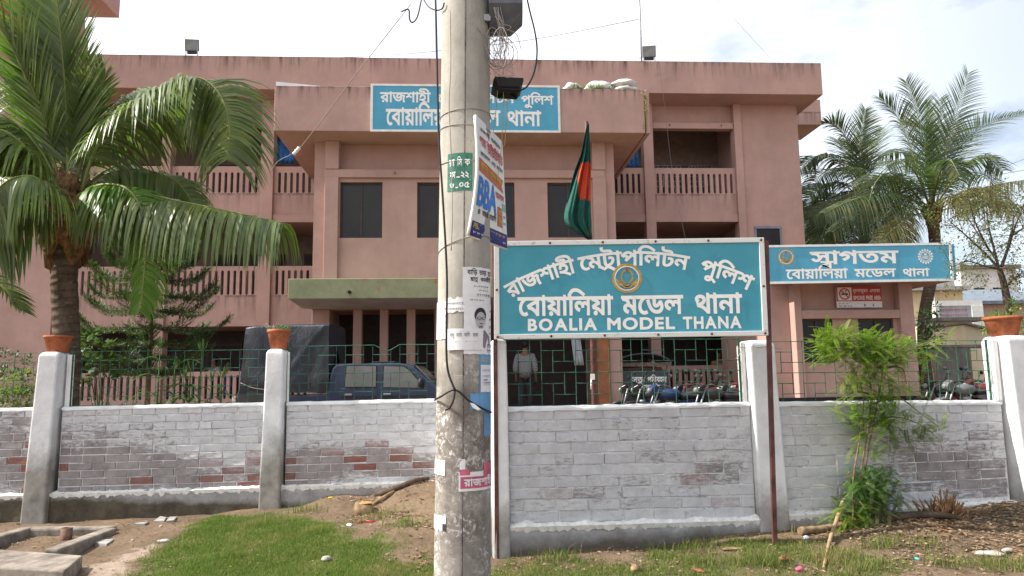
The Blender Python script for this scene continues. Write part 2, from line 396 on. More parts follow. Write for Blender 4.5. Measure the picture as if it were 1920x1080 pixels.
while k < 66000:
    x = r2.uniform(-4.6, 5.2); y = r2.uniform(4.3, 8.2)
    if y > wall_y(x)-.08 or abs(x) > y*.74: continue
    m = grassy(x, y)
    if r2.random() > m*m*1.05: continue
    blade(mb, x, y, gz(x, y), r2.uniform(.010, .032)*(1.25 if x > 0 else 1)*(.5+.8*m), r2.uniform(.0016, .0030), 1.0); k += 1
for px, py, n in ((1060,1030,120),(1130,1010,40),(1180,1025,90),(1240,1012,160),(1330,1025,90),(1500,1000,70),(1650,1010,200),(1730,1000,90),(1850,1030,120),(1330,1060,90),(430,945,200),(575,960,160),(265,950,40),(765,985,120),(700,978,70),(1895,1070,160),(1560,1040,220),(1300,1035,150),(1420,1050,180),(1620,1062,200),(1050,1050,200),(1780,1062,150),(330,1030,120),(600,1000,160),(500,985,140),(420,1050,150),(1440,1055,160),(730,962,60)):
    c0 = gp(px, py)
    for i in range(n):
        x = c0.x+r2.gauss(0, .12); y = c0.y+r2.gauss(0, .05)
        if y < wall_y(x)-.06: blade(mb, x, y, gz(x, y), r2.uniform(.03, .12), r2.uniform(.0016, .0034), .9)
o = mb.build('grass', [M_GRASS, M_GRASSD]); setting(o, 'stuff'); o['label'] = 'short green grass growing in patches before the white wall'

# dry leaf and twig litter, one mass
M_LITTER = leafmat('dry_leaves', (.085, .050, .030), (.36, .26, .17), (.22, .12, .06), .9, .1)
mb = MB()
def litter(c, z, L, w):
    a = r2.uniform(0, 2*pi); u = Vec((cos(a), sin(a), r2.uniform(-.25, .35))); v = Vec((-sin(a), cos(a), r2.uniform(-.3, .3)))
    c = Vec((c[0], c[1], z)); mb.add([c-u*L, c+v*w+Vec((0, 0, .006)), c+u*L, c-v*w], [(0, 1, 2), (0, 2, 3)], 0)
k = 0
while k < 2300:
    x = r2.uniform(2.0, 5.4); y = r2.uniform(5.0, 7.1); p = Vec((x, y))
    if y > wall_y(x)-.06 or r2.random() > max(.03, min(1, .4+sdist(p, G_LITTER)/.5)): continue
    big = r2.random() < .12; litter((x, y), gz(x, y)+.012, r2.uniform(.006, .026)*(2.0 if big else 1), r2.uniform(.003, .012)); k += 1
for i in range(1900):
    if i % 3: p = gp(r2.gauss(735, 55), r2.gauss(945, 18))
    else: p = gp(r2.uniform(0, 1900), r2.uniform(960, 1078))
    if p.y > wall_y(p.x)-.06: continue
    litter(p, gz(p.x, p.y)+.008, r2.uniform(.008, .03), r2.uniform(.003, .010))
for i in range(3600):
    p = gp(r2.uniform(930, 1920), r2.uniform(985, 1079)) if i % 4 else gp(r2.uniform(0, 800), r2.uniform(965, 1079))
    if p.y > wall_y(p.x)-.06 or noise.noise(Vec((p.x*2.2, p.y*3, 14)))+r2.uniform(-.3, .3) < .02: continue
    litter(p, gz(p.x, p.y)+.010, r2.uniform(.004, .020)*(2.2 if r2.random() < .06 else 1), r2.uniform(.002, .009))
o = mb.build('leaf_litter', M_LITTER); setting(o, 'stuff'); o['label'] = 'dry brown leaves and twigs scattered over the bare soil'

# ---------------------------------------------------------------- boundary wall
s = NT('whitewashed_brick'); isl = s.island(); aw = s.n('Attribute', attribute_name='wear').outputs['Fac']; ar_ = s.n('Attribute', attribute_name='red').outputs['Fac']
fine = s.noise(24, 7, .78, (.5, 1, 1.5)); mid = s.noise(5, 6, .7)
base = s.mix(s.ramp(mid, .3, .7), (.46, .46, .485), (.70, .70, .71)); base = s.mix(s.ramp(isl, 0, 1, 0, .3), base, (.50, .50, .54)); base = s.mix(s.ramp(s.noise(2.6, 9, .8, (.7, 1, 1.3), (4, 0, 7)), .52, .74, 0, .40), base, (.33, .315, .315)); base = s.mix(s.ramp(s.noise(7, 9, .85, (.5, 1, 1.6), (1, 0, 2)), .60, .68, 0, .5), base, (.22, .20, .20)); base = s.mix(s.ramp(s.noise(5, 9, .8, (.6, 1, 1.6), (8, 0, 3)), .58, .64, 0, .6), base, (.72, .72, .72))
wear = s.math('ADD', aw, s.math('ADD', s.ramp(fine, .3, .7, -.62, .62), s.math('ADD', s.ramp(isl, 0, 1, -.27, .27), s.ramp(mid, .3, .7, -.16, .16))))
grey = s.mix(s.ramp(mid, .35, .65), (.175, .145, .14), (.33, .30, .295)); red = s.mix(s.ramp(fine, .35, .65), (.26, .075, .05), (.15, .065, .055))
body = s.mix(ar_, grey, red)
col = s.mix(s.ramp(wear, .50, .88, 0, .9), base, body); col = s.mix(s.math('MULTIPLY', ar_, s.ramp(fine, .57, .47, .05, .9)), col, red)
s.bump(s.math('ADD', s.noise(42, 8, .8), s.math('MULTIPLY', s.noise(11, 5, .7), .8)), .9, .012); M_BRICK = s.fin(col, .95, .1)
s = NT('whitewashed_mortar'); aw = s.n('Attribute', attribute_name='wear').outputs['Fac']; n = s.noise(9, 7, .75)
col = s.mix(s.ramp(n, .32, .62), (.50, .49, .50), (.74, .74, .74)); col = s.mix(s.ramp(s.noise(6, 8, .8, (1, 1, 2.5), (3, 3, 3)), .53, .60, 0, .75), col, (.17, .155, .15)); col = s.mix(s.ramp(s.math('ADD', aw, s.ramp(n, .3, .7, -.3, .3)), .75, 1.1, 0, .5), col, (.13, .115, .11)); M_MORTAR = s.fin(col, 1, .05)
s = NT('limewashed_plaster'); zz = s.z(); n = s.noise(4, 7, .7)
col = s.mix(s.ramp(n, .3, .7), (.60, .60, .61), (.80, .80, .79)); lo = s.math('ADD', s.ramp(zz, .1, .95, .55, -.12), s.math('MULTIPLY', s.noise(2.2, 7, .7), .55))
col = s.mix(s.ramp(lo, .40, .62, 0, .9), col, s.mix(s.ramp(s.noise(8, 5), .3, .7), (.17, .155, .14), (.36, .34, .32)))
col = s.mix(s.ramp(s.noise(17, 6, .8, (1, 1, .6)), .66, .72, 0, .7), col, (.2, .18, .17)); s.bump(s.noise(30, 7, .75), .5, .012); M_LIME = s.fin(col, .95, .1)
s = NT('worn_limewash'); zz = s.z(); n = s.noise(4, 7, .7)
col = s.mix(s.ramp(n, .3, .7), (.52, .52, .53), (.74, .74, .74)); lo = s.math('ADD', s.ramp(zz, .35, 1.35, .55, -.05), s.math('MULTIPLY', s.noise(2.4, 7, .7, (1, 1, .7)), .5))
col = s.mix(s.ramp(lo, .42, .62, 0, .9), col, s.mix(s.ramp(s.noise(8, 5), .3, .7), (.15, .135, .115), (.30, .28, .25))); col = s.mix(s.ramp(s.noise(13, 6, .8, (1, 1, .5)), .66, .72, 0, .7), col, (.15, .13, .12)); s.bump(s.noise(30, 7, .75), .6, .012); M_LIMEW = s.fin(col, .95, .1)
s = NT('cement_plinth'); zz = s.z(); n = s.noise(3, 7, .75)
col = s.mix(s.ramp(n, .3, .7), (.25, .245, .25), (.48, .475, .48)); col = s.mix(s.ramp(s.math('ADD', s.ramp(zz, .05, .40, .62, -.06), s.math('MULTIPLY', s.noise(2, 6, .7), .5)), .42, .66, 0, .9), col, (.10, .085, .065))
s.bump(s.noise(20, 8, .8), .8, .02); M_PLINTH = s.fin(col, 1, .05)
s = NT('mossy_plinth'); zz = s.z(); n = s.noise(3, 8, .78); X = s.xyz()
col = s.mix(s.ramp(n, .3, .7), (.20, .19, .185), (.44, .43, .43)); lo = s.math('ADD', s.ramp(zz, .10, .42, .70, -.05), s.math('ADD', s.math('MULTIPLY', s.noise(2, 7, .75), .5), s.ramp(X[0], -5, -1.5, .14, -.12))); col = s.mix(s.ramp(lo, .46, .62, 0, .95), col, s.mix(s.ramp(s.noise(6, 6, .7), .35, .65), (.055, .045, .032), (.12, .10, .065)))
s.bump(s.noise(20, 8, .8), .8, .02); M_PLINTHL = s.fin(col, 1, .05)
M_CRUST = flat('crumbling_lime', (.78, .77, .74), 1, .12, 20, .05, 0, .01)

def wl(px, py, line):                            # pixel -> (local x along the wall, z)
    p = at(px, py, *line); a = math.atan(line[1]); o = Vec((0, line[0], 0)); d = p-o
    return d.x*cos(a)+d.y*sin(a), p.z
def wall_frame(line):                            # local x along the wall face, local y into it
    return math.atan(line[1]), Vec((0, line[0], 0))
def brick_panel(parent, name, s0, s1, zb, zt, pitch=.258, course=.0855, seed=1, hot=(), reds=(), base=0.12):
    """zb, zt: (left, right) heights"""
    q = random.Random(seed); mb = MB()
    def zz(k, f): return k[0]+(k[1]-k[0])*f
    mb.add([(s0, .005, zb[0]-.1), (s1, .005, zb[1]-.1), (s1, .005, zt[1]), (s0, .005, zt[0]), (s0, .13, zt[0]), (s1, .13, zt[1]), (s0, .13, zb[0]-.1), (s1, .13, zb[1]-.1)], [(0, 1, 2, 3), (3, 2, 5, 4), (4, 5, 7, 6)], 1)
    n = int(round((zt[0]-zb[0])/course)); nb = []
    for r in range(n):
        x = s0-(pitch/2 if r % 2 else 0)-q.uniform(0, .02)
        while x < s1-.02:
            w = pitch if q.random() > .12 else pitch*.55
            a = max(x, s0); b = min(x+w, s1); x += w
            if b-a < .04: continue
            f0 = (a-s0)/(s1-s0); f1 = (b-s0)/(s1-s0); j = lambda k: q.uniform(-k, k)
            def zc(f, t): return zz(zb, f)+(zz(zt, f)-zz(zb, f))*(r+t)/n
            g = .0035; pr = -q.uniform(.001, .009); e = .005; nb.append(((a+b)/2, zc((f0+f1)/2, .5)))
            a += g*.6; b -= g*.6
            z = [zc(f0, 0)+g+j(.003), zc(f1, 0)+g+j(.003), zc(f1, 1)-g+j(.003), zc(f0, 1)-g+j(.003)]; xx = [a+j(.003), b+j(.003), b+j(.003), a+j(.003)]
            fr = [(xx[i]+(e if i in (0, 3) else -e)*q.uniform(.6, 2.2), pr+j(.004), z[i]+(e if i < 2 else -e)*q.uniform(.5, 2.0)) for i in range(4)]
            mb.add([(xx[i], .007, z[i]) for i in range(4)]+fr, [(4, 5, 6, 7), (0, 1, 5, 4), (1, 2, 6, 5), (2, 3, 7, 6), (3, 0, 4, 7)], 0)
    # the long backing sheet is cut fine enough to carry the wear
    o = mb.build(name, [M_BRICK, M_MORTAR], parent); me = o.data; W_ = []; Rd = [0.0]*8
    def wearf(x, z):
        v = base+.10+.30*noise.noise(Vec((x*1.1, z*2, seed)))+.16*noise.noise(Vec((x*3.5, z*4, seed+4)))
        for hx, hz, rx, rz, k in hot: v += k*1.25*math.exp(-((x-hx)/rx/1.25)**2-((z-hz)/rz/1.25)**2)
        return v
    flags = [0]*len(nb)
    for rx, rz, st_ in reds:
        k = min(range(len(nb)), key=lambda i: (nb[i][0]-rx)**2+((nb[i][1]-rz)*2)**2); flags[k] = st_
    for i, v in enumerate(me.vertices): W_.append(wearf(v.co.x, v.co.z) if i >= 8 else base+.2)
    for f in flags: Rd += [f]*8
    for nme, arr in (('wear', W_), ('red', Rd)): at_ = me.attributes.new(nme, 'FLOAT', 'POINT'); at_.data.foreach_set('value', arr)
    return o
def hots(line, L): return [(*wl(px, py, line), rx, rz, k) for px, py, rx, rz, k in L]
def cope(parent, s0, s1, z, seed=0):
    mb = MB(); n = 40; P = []
    for i in range(n+1):
        f = i/n; x = s0+(s1-s0)*f; t = z[0]+(z[1]-z[0])*f; j = lambda k: .007*noise.noise(Vec((x*9+k*5, seed, k)))
        P.append([(x, -.012+j(0), t-.012+j(1)), (x, -.016+j(2), t+.012+j(3)), (x, .02, t+.028+j(4)), (x, .11, t+.028+j(5)), (x, .146, t+.005)])
    mb.grid(P); return mb.build('coping', M_LIME, parent)
def plinth(parent, s0, s1, top, seed=0, depth=.5, out=.05, crust=1):
    mb = MB(); n = int((s1-s0)/.03); P = []
    for i in range(n+1):
        f = i/n; x = s0+(s1-s0)*f; t = top(f); row = []
        for k in range(9):
            v = k/8; h = t-v*depth; row.append((x, -out*(.8+.35*v)+.014*noise.noise(Vec((x*5, h*5, seed)))+.012*noise.noise(Vec((x*17, h*17, seed))), h+.012*noise.noise(Vec((x*7, v*3, seed+5)))*(1-v)))
        P.append([(x, .02, t+.012)]+row)
    mb.grid(P); pl_ = mb.build('plinth', M_PLINTHL if seed == 3 else M_PLINTH, parent)
    mb = MB(); q = random.Random(seed+9); P = []
    for i in range(n*2+1):
        f = i/n/2; x = s0+(s1-s0)*f; t = top(f); a = (.004+.016*max(0, noise.noise(Vec((x*6, seed, 0)))+.3))*crust; b = .012+.014*noise.noise(Vec((x*16, seed, 4)))+.008*noise.noise(Vec((x*41, seed, 4)))
        P.append([(x, .01, t+a+b), (x, -.02-a*.4, t+a*.8+b*.5), (x, -out*.85-.010-a*.5, t+a*.2-.010+b*.5), (x, -out*.80-.004, t-.014-b*2.2)])
    mb.grid(P, 0, False); mb.build('mortar_ledge', M_CRUST, parent)
def pillar(parent, x, w, zt, zb=-.1, out=.09, dep=.27, taper=.02, skew=0, m=None):
    mb = MB(); P = []; zs = [zb, .25, .6, 1.0, 1.35, zt-.07, zt-.03, zt]
    def rng(i, a): return .006*noise.noise(Vec((x*3+a, i*1.7, a*2)))
    for i, z in enumerate(zs):
        f = (zt-z)/(zt-zb); e = taper*f; c = .03 if i == 7 else 0; d = skew*f
        P.append([(x-w/2-e+c+d+rng(i, 0), -out-e+c, z), (x+w/2+e-c+d+rng(i, 1), -out-e+c+rng(i, 2), z), (x+w/2+e-c+d, dep-out-c, z), (x-w/2-e+c+d+rng(i, 3), dep-out-c, z)])
    vs_ = [p for r in P for p in r]; fs = [(i*4+j, i*4+(j+1) % 4, i*4+4+(j+1) % 4, i*4+4+j) for i in range(7) for j in range(4)]+[(28, 29, 30, 31)]
    mb.add(vs_, fs, 0); return mb.build('pillar', m or M_LIME, parent, .022, None, 3)

def wl(px, py, line):                            # pixel -> (local x along the wall, z)
    p = at(px, py, *line); a = math.atan(line[1]); o = Vec((0, line[0], 0)); d = p-o
    return d.x*cos(a)+d.y*sin(a), p.z
GRILLE_LAB = {}
def rods(mb, s0, s1, zb, zt, unit, dip=None):
    """basket-weave rod grille: full bars at bottom, middle and top, and a pinwheel of short bars between"""
    r = .0037; n = int(round((s1-s0)/unit)); u = (s1-s0)/n
    def Z(k, f=0): return zb+(zt-zb)*k/6
    def bar(a, b, y=0): mb.tube([a, b], r, 5, 0, False)
    for k in (0, 3, 6):
        if k == 6 and dip:
            x0, x1, d = dip; mb.tube([(s0, 0, zt), (x0, 0, zt+.006), (x0+(x1-x0)*.40, 0, zt-d*.9), (x0+(x1-x0)*.55, 0, zt-d), (x0+(x1-x0)*.7, 0, zt-d*.7), (x1, 0, zt+.008), (s1, 0, zt)], r*1.2, 5, 0, False)
        else: bar((s0, 0, Z(k)), (s1, 0, Z(k)))
    for k in range(n+1):
        x = s0+k*u; p = k % 3
        for b in (0, 3):
            z0, z1 = Z(b), Z(b+3)
            top = z1
            if dip and b == 3 and dip[0] < x < dip[1]: top = z1-dip[2]*.75
            if p == 0: bar((x, .004, z0), (x, .004, top))
            if p == 1: bar((x, .004, z0), (x, .004, Z(b+2)))
            if p == 2: bar((x, .004, Z(b+1)), (x, .004, top))
            if p == 0 and x < s1-.01: e = min(s1, x+2*u); bar((x, -.004, Z(b+2)), (e, -.004, Z(b+2)))
            if p == 1 and x < s1-.01: e = min(s1, x+2*u); bar((x, -.004, Z(b+1)), (e, -.004, Z(b+1)))
def grille(line, s0, s1, zb, zt, unit, label, dip=None, y=.06):
    a, o = wall_frame(line); t = thing('rod_grille', label, 'grille', o, a, 'green rod grilles on the wall'); mb = MB(); rods(mb, s0, s1, zb, zt, unit, dip)
    for v in range(len(mb.v)): mb.v[v] = (mb.v[v][0], mb.v[v][1]+y, mb.v[v][2])
    mb.build('rods', M_GREEN, t)
    for x in (s0-.006, s1+.006): MB().box(x-.007, x+.007, y-.012, y+.012, zb-.02, zt+.012).build('edge_bar', M_GREEN, t)
    return t

# left run
aL, oL = wall_frame(FL); wL = thing('boundary_wall', 'left whitewashed brick wall with worn reddish bricks behind the grass', 'wall', oL, aL)
def zl(x): return 1.275+(x+5)*.007
HOTL = [(20,870,.4,.25,.8),(0,810,.3,.12,.4),(160,890,.4,.25,.75),(240,875,.6,.2,.7),(330,900,.5,.12,.6),(140,820,.2,.2,.25),(450,895,.25,.09,.35),(430,850,.3,.06,.15),(560,880,.25,.14,.75),(640,872,.4,.14,.6),(740,865,.35,.12,.5),(800,890,.2,.08,.4),(690,850,.15,.12,.2)]
REDL = [(405,870,.8),(430,885,.8),(275,905,.9),(410,903,.7),(455,903,.9),(15,865,.9),(30,835,.4),(697,834,1),(635,852,.7),(758,848,.8),(615,863,.6),(660,865,1),(745,863,.9),(677,880,1),(795,878,.9),(170,850,.4),(40,810,.4),(300,845,.3)]
HOTR = [(1330,880,.3,.12,.26),(1385,835,.14,.2,.22),(1060,925,.2,.1,.22),(1270,845,.3,.06,.2),(1120,935,.2,.06,.22),(1180,900,.3,.06,.16),(1010,870,.2,.04,.2),(1200,820,.5,.03,.15)]
HOTR2 = [(1800,890,.4,.2,.5),(1720,860,.35,.2,.45),(1850,850,.25,.2,.35),(1660,840,.2,.15,.3),(1880,910,.2,.12,.4)]
xp1, xp2 = wl(92, 800, FL)[0], wl(516, 800, FL)[0]
for i, (a, b) in enumerate(((-8.2, xp1-.13), (xp1+.13, xp2-.12), (xp2+.12, -.62))):
    brick_panel(wL, 'brick_panel', a, b, (.37+(a+5)*.012, .37+(b+5)*.012), (zl(a), zl(b)), .25, .0835, 11+i, hots(FL, HOTL), [(*wl(x_, y_, FL), k_*.8) for x_, y_, k_ in REDL[::1] if k_ > .65], .16); cope(wL, a, b, (zl(a), zl(b)), i)
plinth(wL, -8.2, -.55, lambda f: .345+.10*f, 3, .6, .05, .6)
for x, w, sk in ((xp1, .215, -.06), (xp2, .190, -.02)): pillar(wL, x, w, 1.90, -.15,   .10, .27, .02, sk, M_LIMEW)
mb = MB().box(xp1+.125, xp1+.175, .045, .10, 1.30, 1.87).box(xp2+.105, xp2+.128, .045, .10, 1.30, 1.87); mb.build('pillar_return', M_WHITE, wL)
# side return hidden mostly behind the pole
mb = MB().box(-.66, -.58, -2.02, .05, -.1, 1.30).box(-.66, -.155, -2.10, -2.021, -.1, 1.298); mb.build('return_wall', M_LIME, wL)
uL = .1025
grille(FL, -8.2, xp1-.14, 1.30, 1.895, uL, 'green rod grille at the far left end before the leafy bush')
grille(FL, xp1+.18, xp2-.125, 1.31, 1.90, uL, 'green rod grille between the two left pillars before the corn plants')
xd0, xd1 = wl(700, 658, FL)[0], wl(748, 655, FL)[0]
grille(FL, xp2+.135, -.66, 1.32, 1.93, uL, 'green rod grille with its top rod bent down, before the blue pickup', (xd0, xd1, .06))
# right run
aR, oR = wall_frame(FR); wR = thing('boundary_wall', 'right whitewashed brick wall with clean white courses behind the signboard', 'wall', oR, aR)
xq0 = wl(937, 800, FR)[0]; xq1 = wl(1438, 800, FR)[0]; xq2 = wl(1893, 720, FR)[0]+.03
brick_panel(wR, 'brick_panel', xq0+.07, xq1-.15, (.37, .315), (1.272, 1.275), .27, .0925, 31, hots(FR, HOTR), [(*wl(x_, y_, FR), .35) for x_, y_ in ((1365, 940), (1290, 905), (1020, 925))], .10); cope(wR, xq0+.07, xq1-.15, (1.272, 1.275), 7)
brick_panel(wR, 'brick_panel', xq1+.12, xq2-.14, (.37, .40), (1.27, 1.245), .26, .0875, 32, hots(FR, HOTR2), (), .08); cope(wR, xq1+.12, xq2-.14, (1.27, 1.245), 8)
brick_panel(wR, 'brick_panel', xq2+.2, 8.2, (.42, .45), (1.245, 1.23), .26, .087, 33)
plinth(wR, xq0-.05, xq1+.1, lambda f: .352-.045*f, 13, .6, .045, 1.6); plinth(wR, xq1+.1, 8.2, lambda f: .335+.05*f, 14, .6, .045, .5)
pillar(wR, xq0, .12, 1.86, -.1, .055, .24, .012); pillar(wR, xq1-.03, .24, 1.84, -.1, .055, .26, .02, .03); pillar(wR, xq2+.03, .32, 1.87, -.1, .13, .32, .05, .09)
mb = MB().box(xq0+.045, xq0+.065, .03, .09, 1.29, 1.85).box(xq1-.19, xq1-.155, .03, .09, 1.29, 1.82).box(xq2-.185, xq2-.14, -.02, .07, 1.27, 1.83); mb.build('pillar_return', M_WHITE, wR)  # white strips stand in for the sunlit left sides of the two right pillars
uR = .0985
grille(FR, xq0+.075, xq1-.20, 1.30, 1.855, uR, 'green rod grille under the big signboard')
grille(FR, xq1+.10, xq2-.19, 1.27, 1.83, .104, 'green rod grille behind the feathery sapling')
M_WIREM = M_STEEL
def cable(name, pts, r, m, label, cat='cable', n=6, k=10, group=None):
    mb = MB().tube(spline(pts, k), r, n, 0); return tag(mb.build(name, m), label, cat, group)
p = at(1440, 655, 6.52); cable('wire', [at(1380,673,6.55), at(1388,662,6.55), at(1386,652,6.55), at(1400,652,6.55), at(1440,650,6.50), at(1465,655,6.72)], .004, M_WIRE, 'short bent wire hooked to the pillar right of the big signboard', 'wire')

# ---------------------------------------------------------------- big signboard
SY = 6.07
sg_ = thing('signboard', 'big turquoise board on rusty red legs with an arched Bengali line over a round emblem', 'signboard', (0, SY, 0))
a_ = at(932, 457, SY); b_ = at(1431, 627, SY); x0, x1 = a_.x, at(1431, 540, SY).x; zt, zb = at(1180, 453, SY).z, at(1180, 630, SY).z
TL = at(932, 456, SY); TR = at(1426, 449, SY); BL = at(933, 633, SY); BR = at(1434, 626, SY)
def sgp(fx, fz, y=0.0):                          # board coordinates 0..1 from the lower left
    p = (BL*(1-fx)+BR*fx)*(1-fz)+(TL*(1-fx)+TR*fx)*fz; return (p.x, y, p.z)
bw_ = (BR-BL).length; bh_ = (TL-BL).length
def sgq(x, z, y=-.004): return sgp(x/bw_, z/bh_, y)
mb = MB(); q4 = [sgp(0, 0), sgp(1, 0), sgp(1, 1), sgp(0, 1)]
mb.add([(p[0], .0, p[2]) for p in q4]+[(p[0], .025, p[2]) for p in q4], [(0, 1, 2, 3), (7, 6, 5, 4), (0, 4, 5, 1), (1, 5, 6, 2), (2, 6, 7, 3), (3, 7, 4, 0)])
s = NT('turquoise_enamel'); c = s.mix(s.ramp(s.noise(2, 5), .3, .7), (.036, .245, .330), (.068, .320, .400)); c = s.mix(s.ramp(s.noise(1, 7, .75, (9, 9, .6)), .56, .78, 0, .5), c, (.085, .26, .32)); c = s.mix(s.ramp(s.noise(3, 6, .75, (3, 1, .7), (4, 0, 2)), .64, .72, 0, .45), c, (.12, .13, .11)); c = s.mix(s.ramp(s.noise(5, 6, .7, (2.5, 1, .5)), .60, .74, 0, .35), c, (.10, .30, .38)); c = s.mix(s.ramp(s.noise(40, 3, .6), .70, .74, 0, .7), c, (.3, .36, .38)); M_BOARD = s.fin(c, .4, .35)
mb.build('panel', M_BOARD, sg_)
mb = MB()
for (A, B_, C_, D) in (((-.012, -.018), (1.012, -.018), (1.012, .032), (-.012, .032)), ((-.012, .968), (1.012, .968), (1.012, 1.018), (-.012, 1.018)), ((-.012, .032), (.008, .032), (.008, .968), (-.012, .968)), ((.992, .032), (1.012, .032), (1.012, .968), (.992, .968))):
    fp = [sgp(*A), sgp(*B_), sgp(*C_), sgp(*D)]
    mb.add([(p[0], -.012, p[2]) for p in fp]+[(p[0], .035, p[2]) for p in fp], [(0, 1, 2, 3), (7, 6, 5, 4), (0, 4, 5, 1), (1, 5, 6, 2), (2, 6, 7, 3), (3, 7, 4, 0)])
s = NT('chipped_white_frame'); n = s.noise(18, 6, .75); M_FRAMEW = s.fin(s.mix(s.ramp(n, .58, .66, 0, .8), (.62, .62, .60), (.27, .25, .23)), .6, .2)
mb.build('frame', M_FRAMEW, sg_, .003)
for fx_, fz_ in [(k/5, z_) for z_ in (.007, .993) for k in range(6)]+[(x_, .5) for x_ in (-.002, 1.002)]:
    p = sgp(fx_, fz_); MB().lathe([(.011, 0), (.010, .004), (.004, .007), (0, .007)], 10, (0, 0, 0), 0, Matrix.Translation((p[0], -.012, p[2])) @ Matrix.Rotation(R(90), 4, 'X')).build('bolt', M_RUST, sg_)
gl = at(932, 1052, SY+.02); gr = at(1453, 1000, SY+.02)
for (px0, top, gpt, pxt) in ((931, 452, gl, 927), (1457, 452, gr, 1436)):
    pt = at(pxt, top, SY+.05); mb = MB(); d = Vec((gpt.x-pt.x, 0, gz(gpt.x, SY)-.1-pt.z)); 
    P4 = [(-.017, -.017), (.017, -.017), (.017, -.012), (-.012, -.012), (-.012, .017), (-.017, .017)]
    vs_ = [(pt.x+a, .045+b, pt.z) for a, b in P4]+[(pt.x+d.x+a, .045+b, pt.z+d.z) for a, b in P4]
    mb.add(vs_, [(0, 1, 2, 3, 4, 5)]+[(i, 6+i, 6+(i+1) % 6, (i+1) % 6) for i in range(6)]+[(11, 10, 9, 8, 7, 6)]); mb.build('leg', M_RUST, sg_)
# lettering; board units: metres from the lower left corner
def bx(px): return (px-933)/(1434-933)*bw_
def bz(py): return (632-py)/(632-456)*bh_
mb = MB()
for t, a, b in (('\u09c7\u09ac\u09be\u09df\u09be\u09bf\u09b2\u09df\u09be', 971, 1151), ('\u09ae\u09c7\u09a1\u09b2', 1166, 1283), ('\u09a5\u09be\u09a8\u09be', 1305, 1394)):
    mb = MB(); put(mb, fit(word(t, .058), bx(a), bx(b), bz(592), bz(560)+.005), sgq); mb.build('lettering', M_LETTER, sg_)
mb = MB()
for t, a, b in (('BOALIA', 990, 1120), ('MODEL', 1139, 1266), ('THANA', 1281, 1391)):
    mb = MB(); put(mb, fit(spaced(t, .075, .10), bx(a), bx(b), bz(620), bz(599), .70), sgq); mb.build('lettering', M_LETTER, sg_)
# arched line: circle through (955,553) (1185,497) (1400,545) at the baseline
ax, az, bx_, bz_, cx_, cz_ = bx(960), bz(556), bx(1190), bz(499), bx(1398), bz(545)
D_ = 2*(ax*(bz_-cz_)+bx_*(cz_-az)+cx_*(az-bz_)); ux = ((ax*ax+az*az)*(bz_-cz_)+(bx_*bx_+bz_*bz_)*(cz_-az)+(cx_*cx_+cz_*cz_)*(az-bz_))/D_; uz = ((ax*ax+az*az)*(cx_-bx_)+(bx_*bx_+bz_*bz_)*(ax-cx_)+(cx_*cx_+cz_*cz_)*(bx_-ax))/D_; rad = math.hypot(ax-ux, az-uz)
def arch(x, y): w = (x-ux)/rad; return sgq(ux+(rad+y)*sin(w), uz+(rad+y)*cos(w))
def arcx(px, py): return ux+rad*math.atan2(bx(px)-ux, bz(py)-uz)
mb = MB()
for t, a, b in (('\u09b0\u09be\u099c\u09b6\u09be\u09b9\u09c0', (950, 548), (1080, 500)), ('\u09c7\u09ae\u099f^\u09be\u09aa\u09bf\u09b2\u099f\u09a8', (1086, 492), (1298, 492)), ('\u09aa\u09c1\u09bf\u09b2\u09b6', (1318, 505), (1412, 545))):
    mb = MB(); put(mb, fit(word(t, .058), arcx(*a), arcx(*b), -.008, .105), arch); mb.build('lettering', M_LETTER, sg_)
M_GOLD = flat('golden_emblem_paint', (.50, .30, .06), .5, .2, 30); M_RED = flat('red_paint', (.45, .03, .03), .5)
def emblem(parent, fn, c, r, dy=0, mats=(M_GOLD, M_WHITE, None, M_RED)):
    mb = MB(); L = lambda k: (lambda x, z: fn(x, z, -.005-.0012*k))
    put(mb, list(ring(r*.86, r, 40, c)), L(0), 0); put(mb, list(ring(r*.76, r*.84, 40, c)), L(0), 1)
    for sgn in (-1, 1):
        for k in range(9):                        # wreath of leaves
            a = R(-70+k*17); x = c[0]+sgn*r*.36*cos(a); z = c[1]+r*.10+r*.42*sin(a); d = a+R(70) if sgn > 0 else pi-a-R(70)
            for e in (-.45, .35):
                w = d+e*sgn; u = Vec((cos(w), sin(w)))*r*.17; v = Vec((-sin(w), cos(w)))*r*.05; p = Vec((x, z))
                put(mb, [[tuple(p-u*.5), tuple(p-v), tuple(p+u), tuple(p+v)]], L(1+(k % 2)+(e > 0)*2), 0)
        put(mb, [[(c[0]+sgn*r*.30, c[1]-r*.42), (c[0]+sgn*r*.62, c[1]-r*.12), (c[0]+sgn*r*.74, c[1]+r*.02), (c[0]+sgn*r*.70, c[1]-r*.30), (c[0]+sgn*r*.46, c[1]-r*.56)]], L(5), 0)
    put(mb, [[(c[0]+r*.5*sin(t), c[1]-r*.02-r*.44*cos(t)) for t in np.linspace(-1, 1, 9)]+[(c[0]+r*.56*sin(t), c[1]-r*.02-r*.66*cos(t)) for t in np.linspace(1, -1, 9)]], L(6), 0)
    put(mb, [[(c[0]+r*.36*sin(t), c[1]-r*.04-r*.50*cos(t)) for t in np.linspace(-.8, .8, 7)]+[(c[0]+r*.38*sin(t), c[1]-r*.04-r*.58*cos(t)) for t in np.linspace(.8, -.8, 7)]], L(7), 2)
    put(mb, [[(c[0]+r*(.13 if i % 2 == 0 else .055)*sin(i*pi/5), c[1]+r*.60+r*(.13 if i % 2 == 0 else .055)*cos(i*pi/5)) for i in range(10)][::-1]], L(5), 3)
    return mb.build('emblem', [mats[0], mats[1], M_BLACK, mats[3]], parent)
emblem(sg_, sgq, (bx(1178), bz(525.5)), .124)

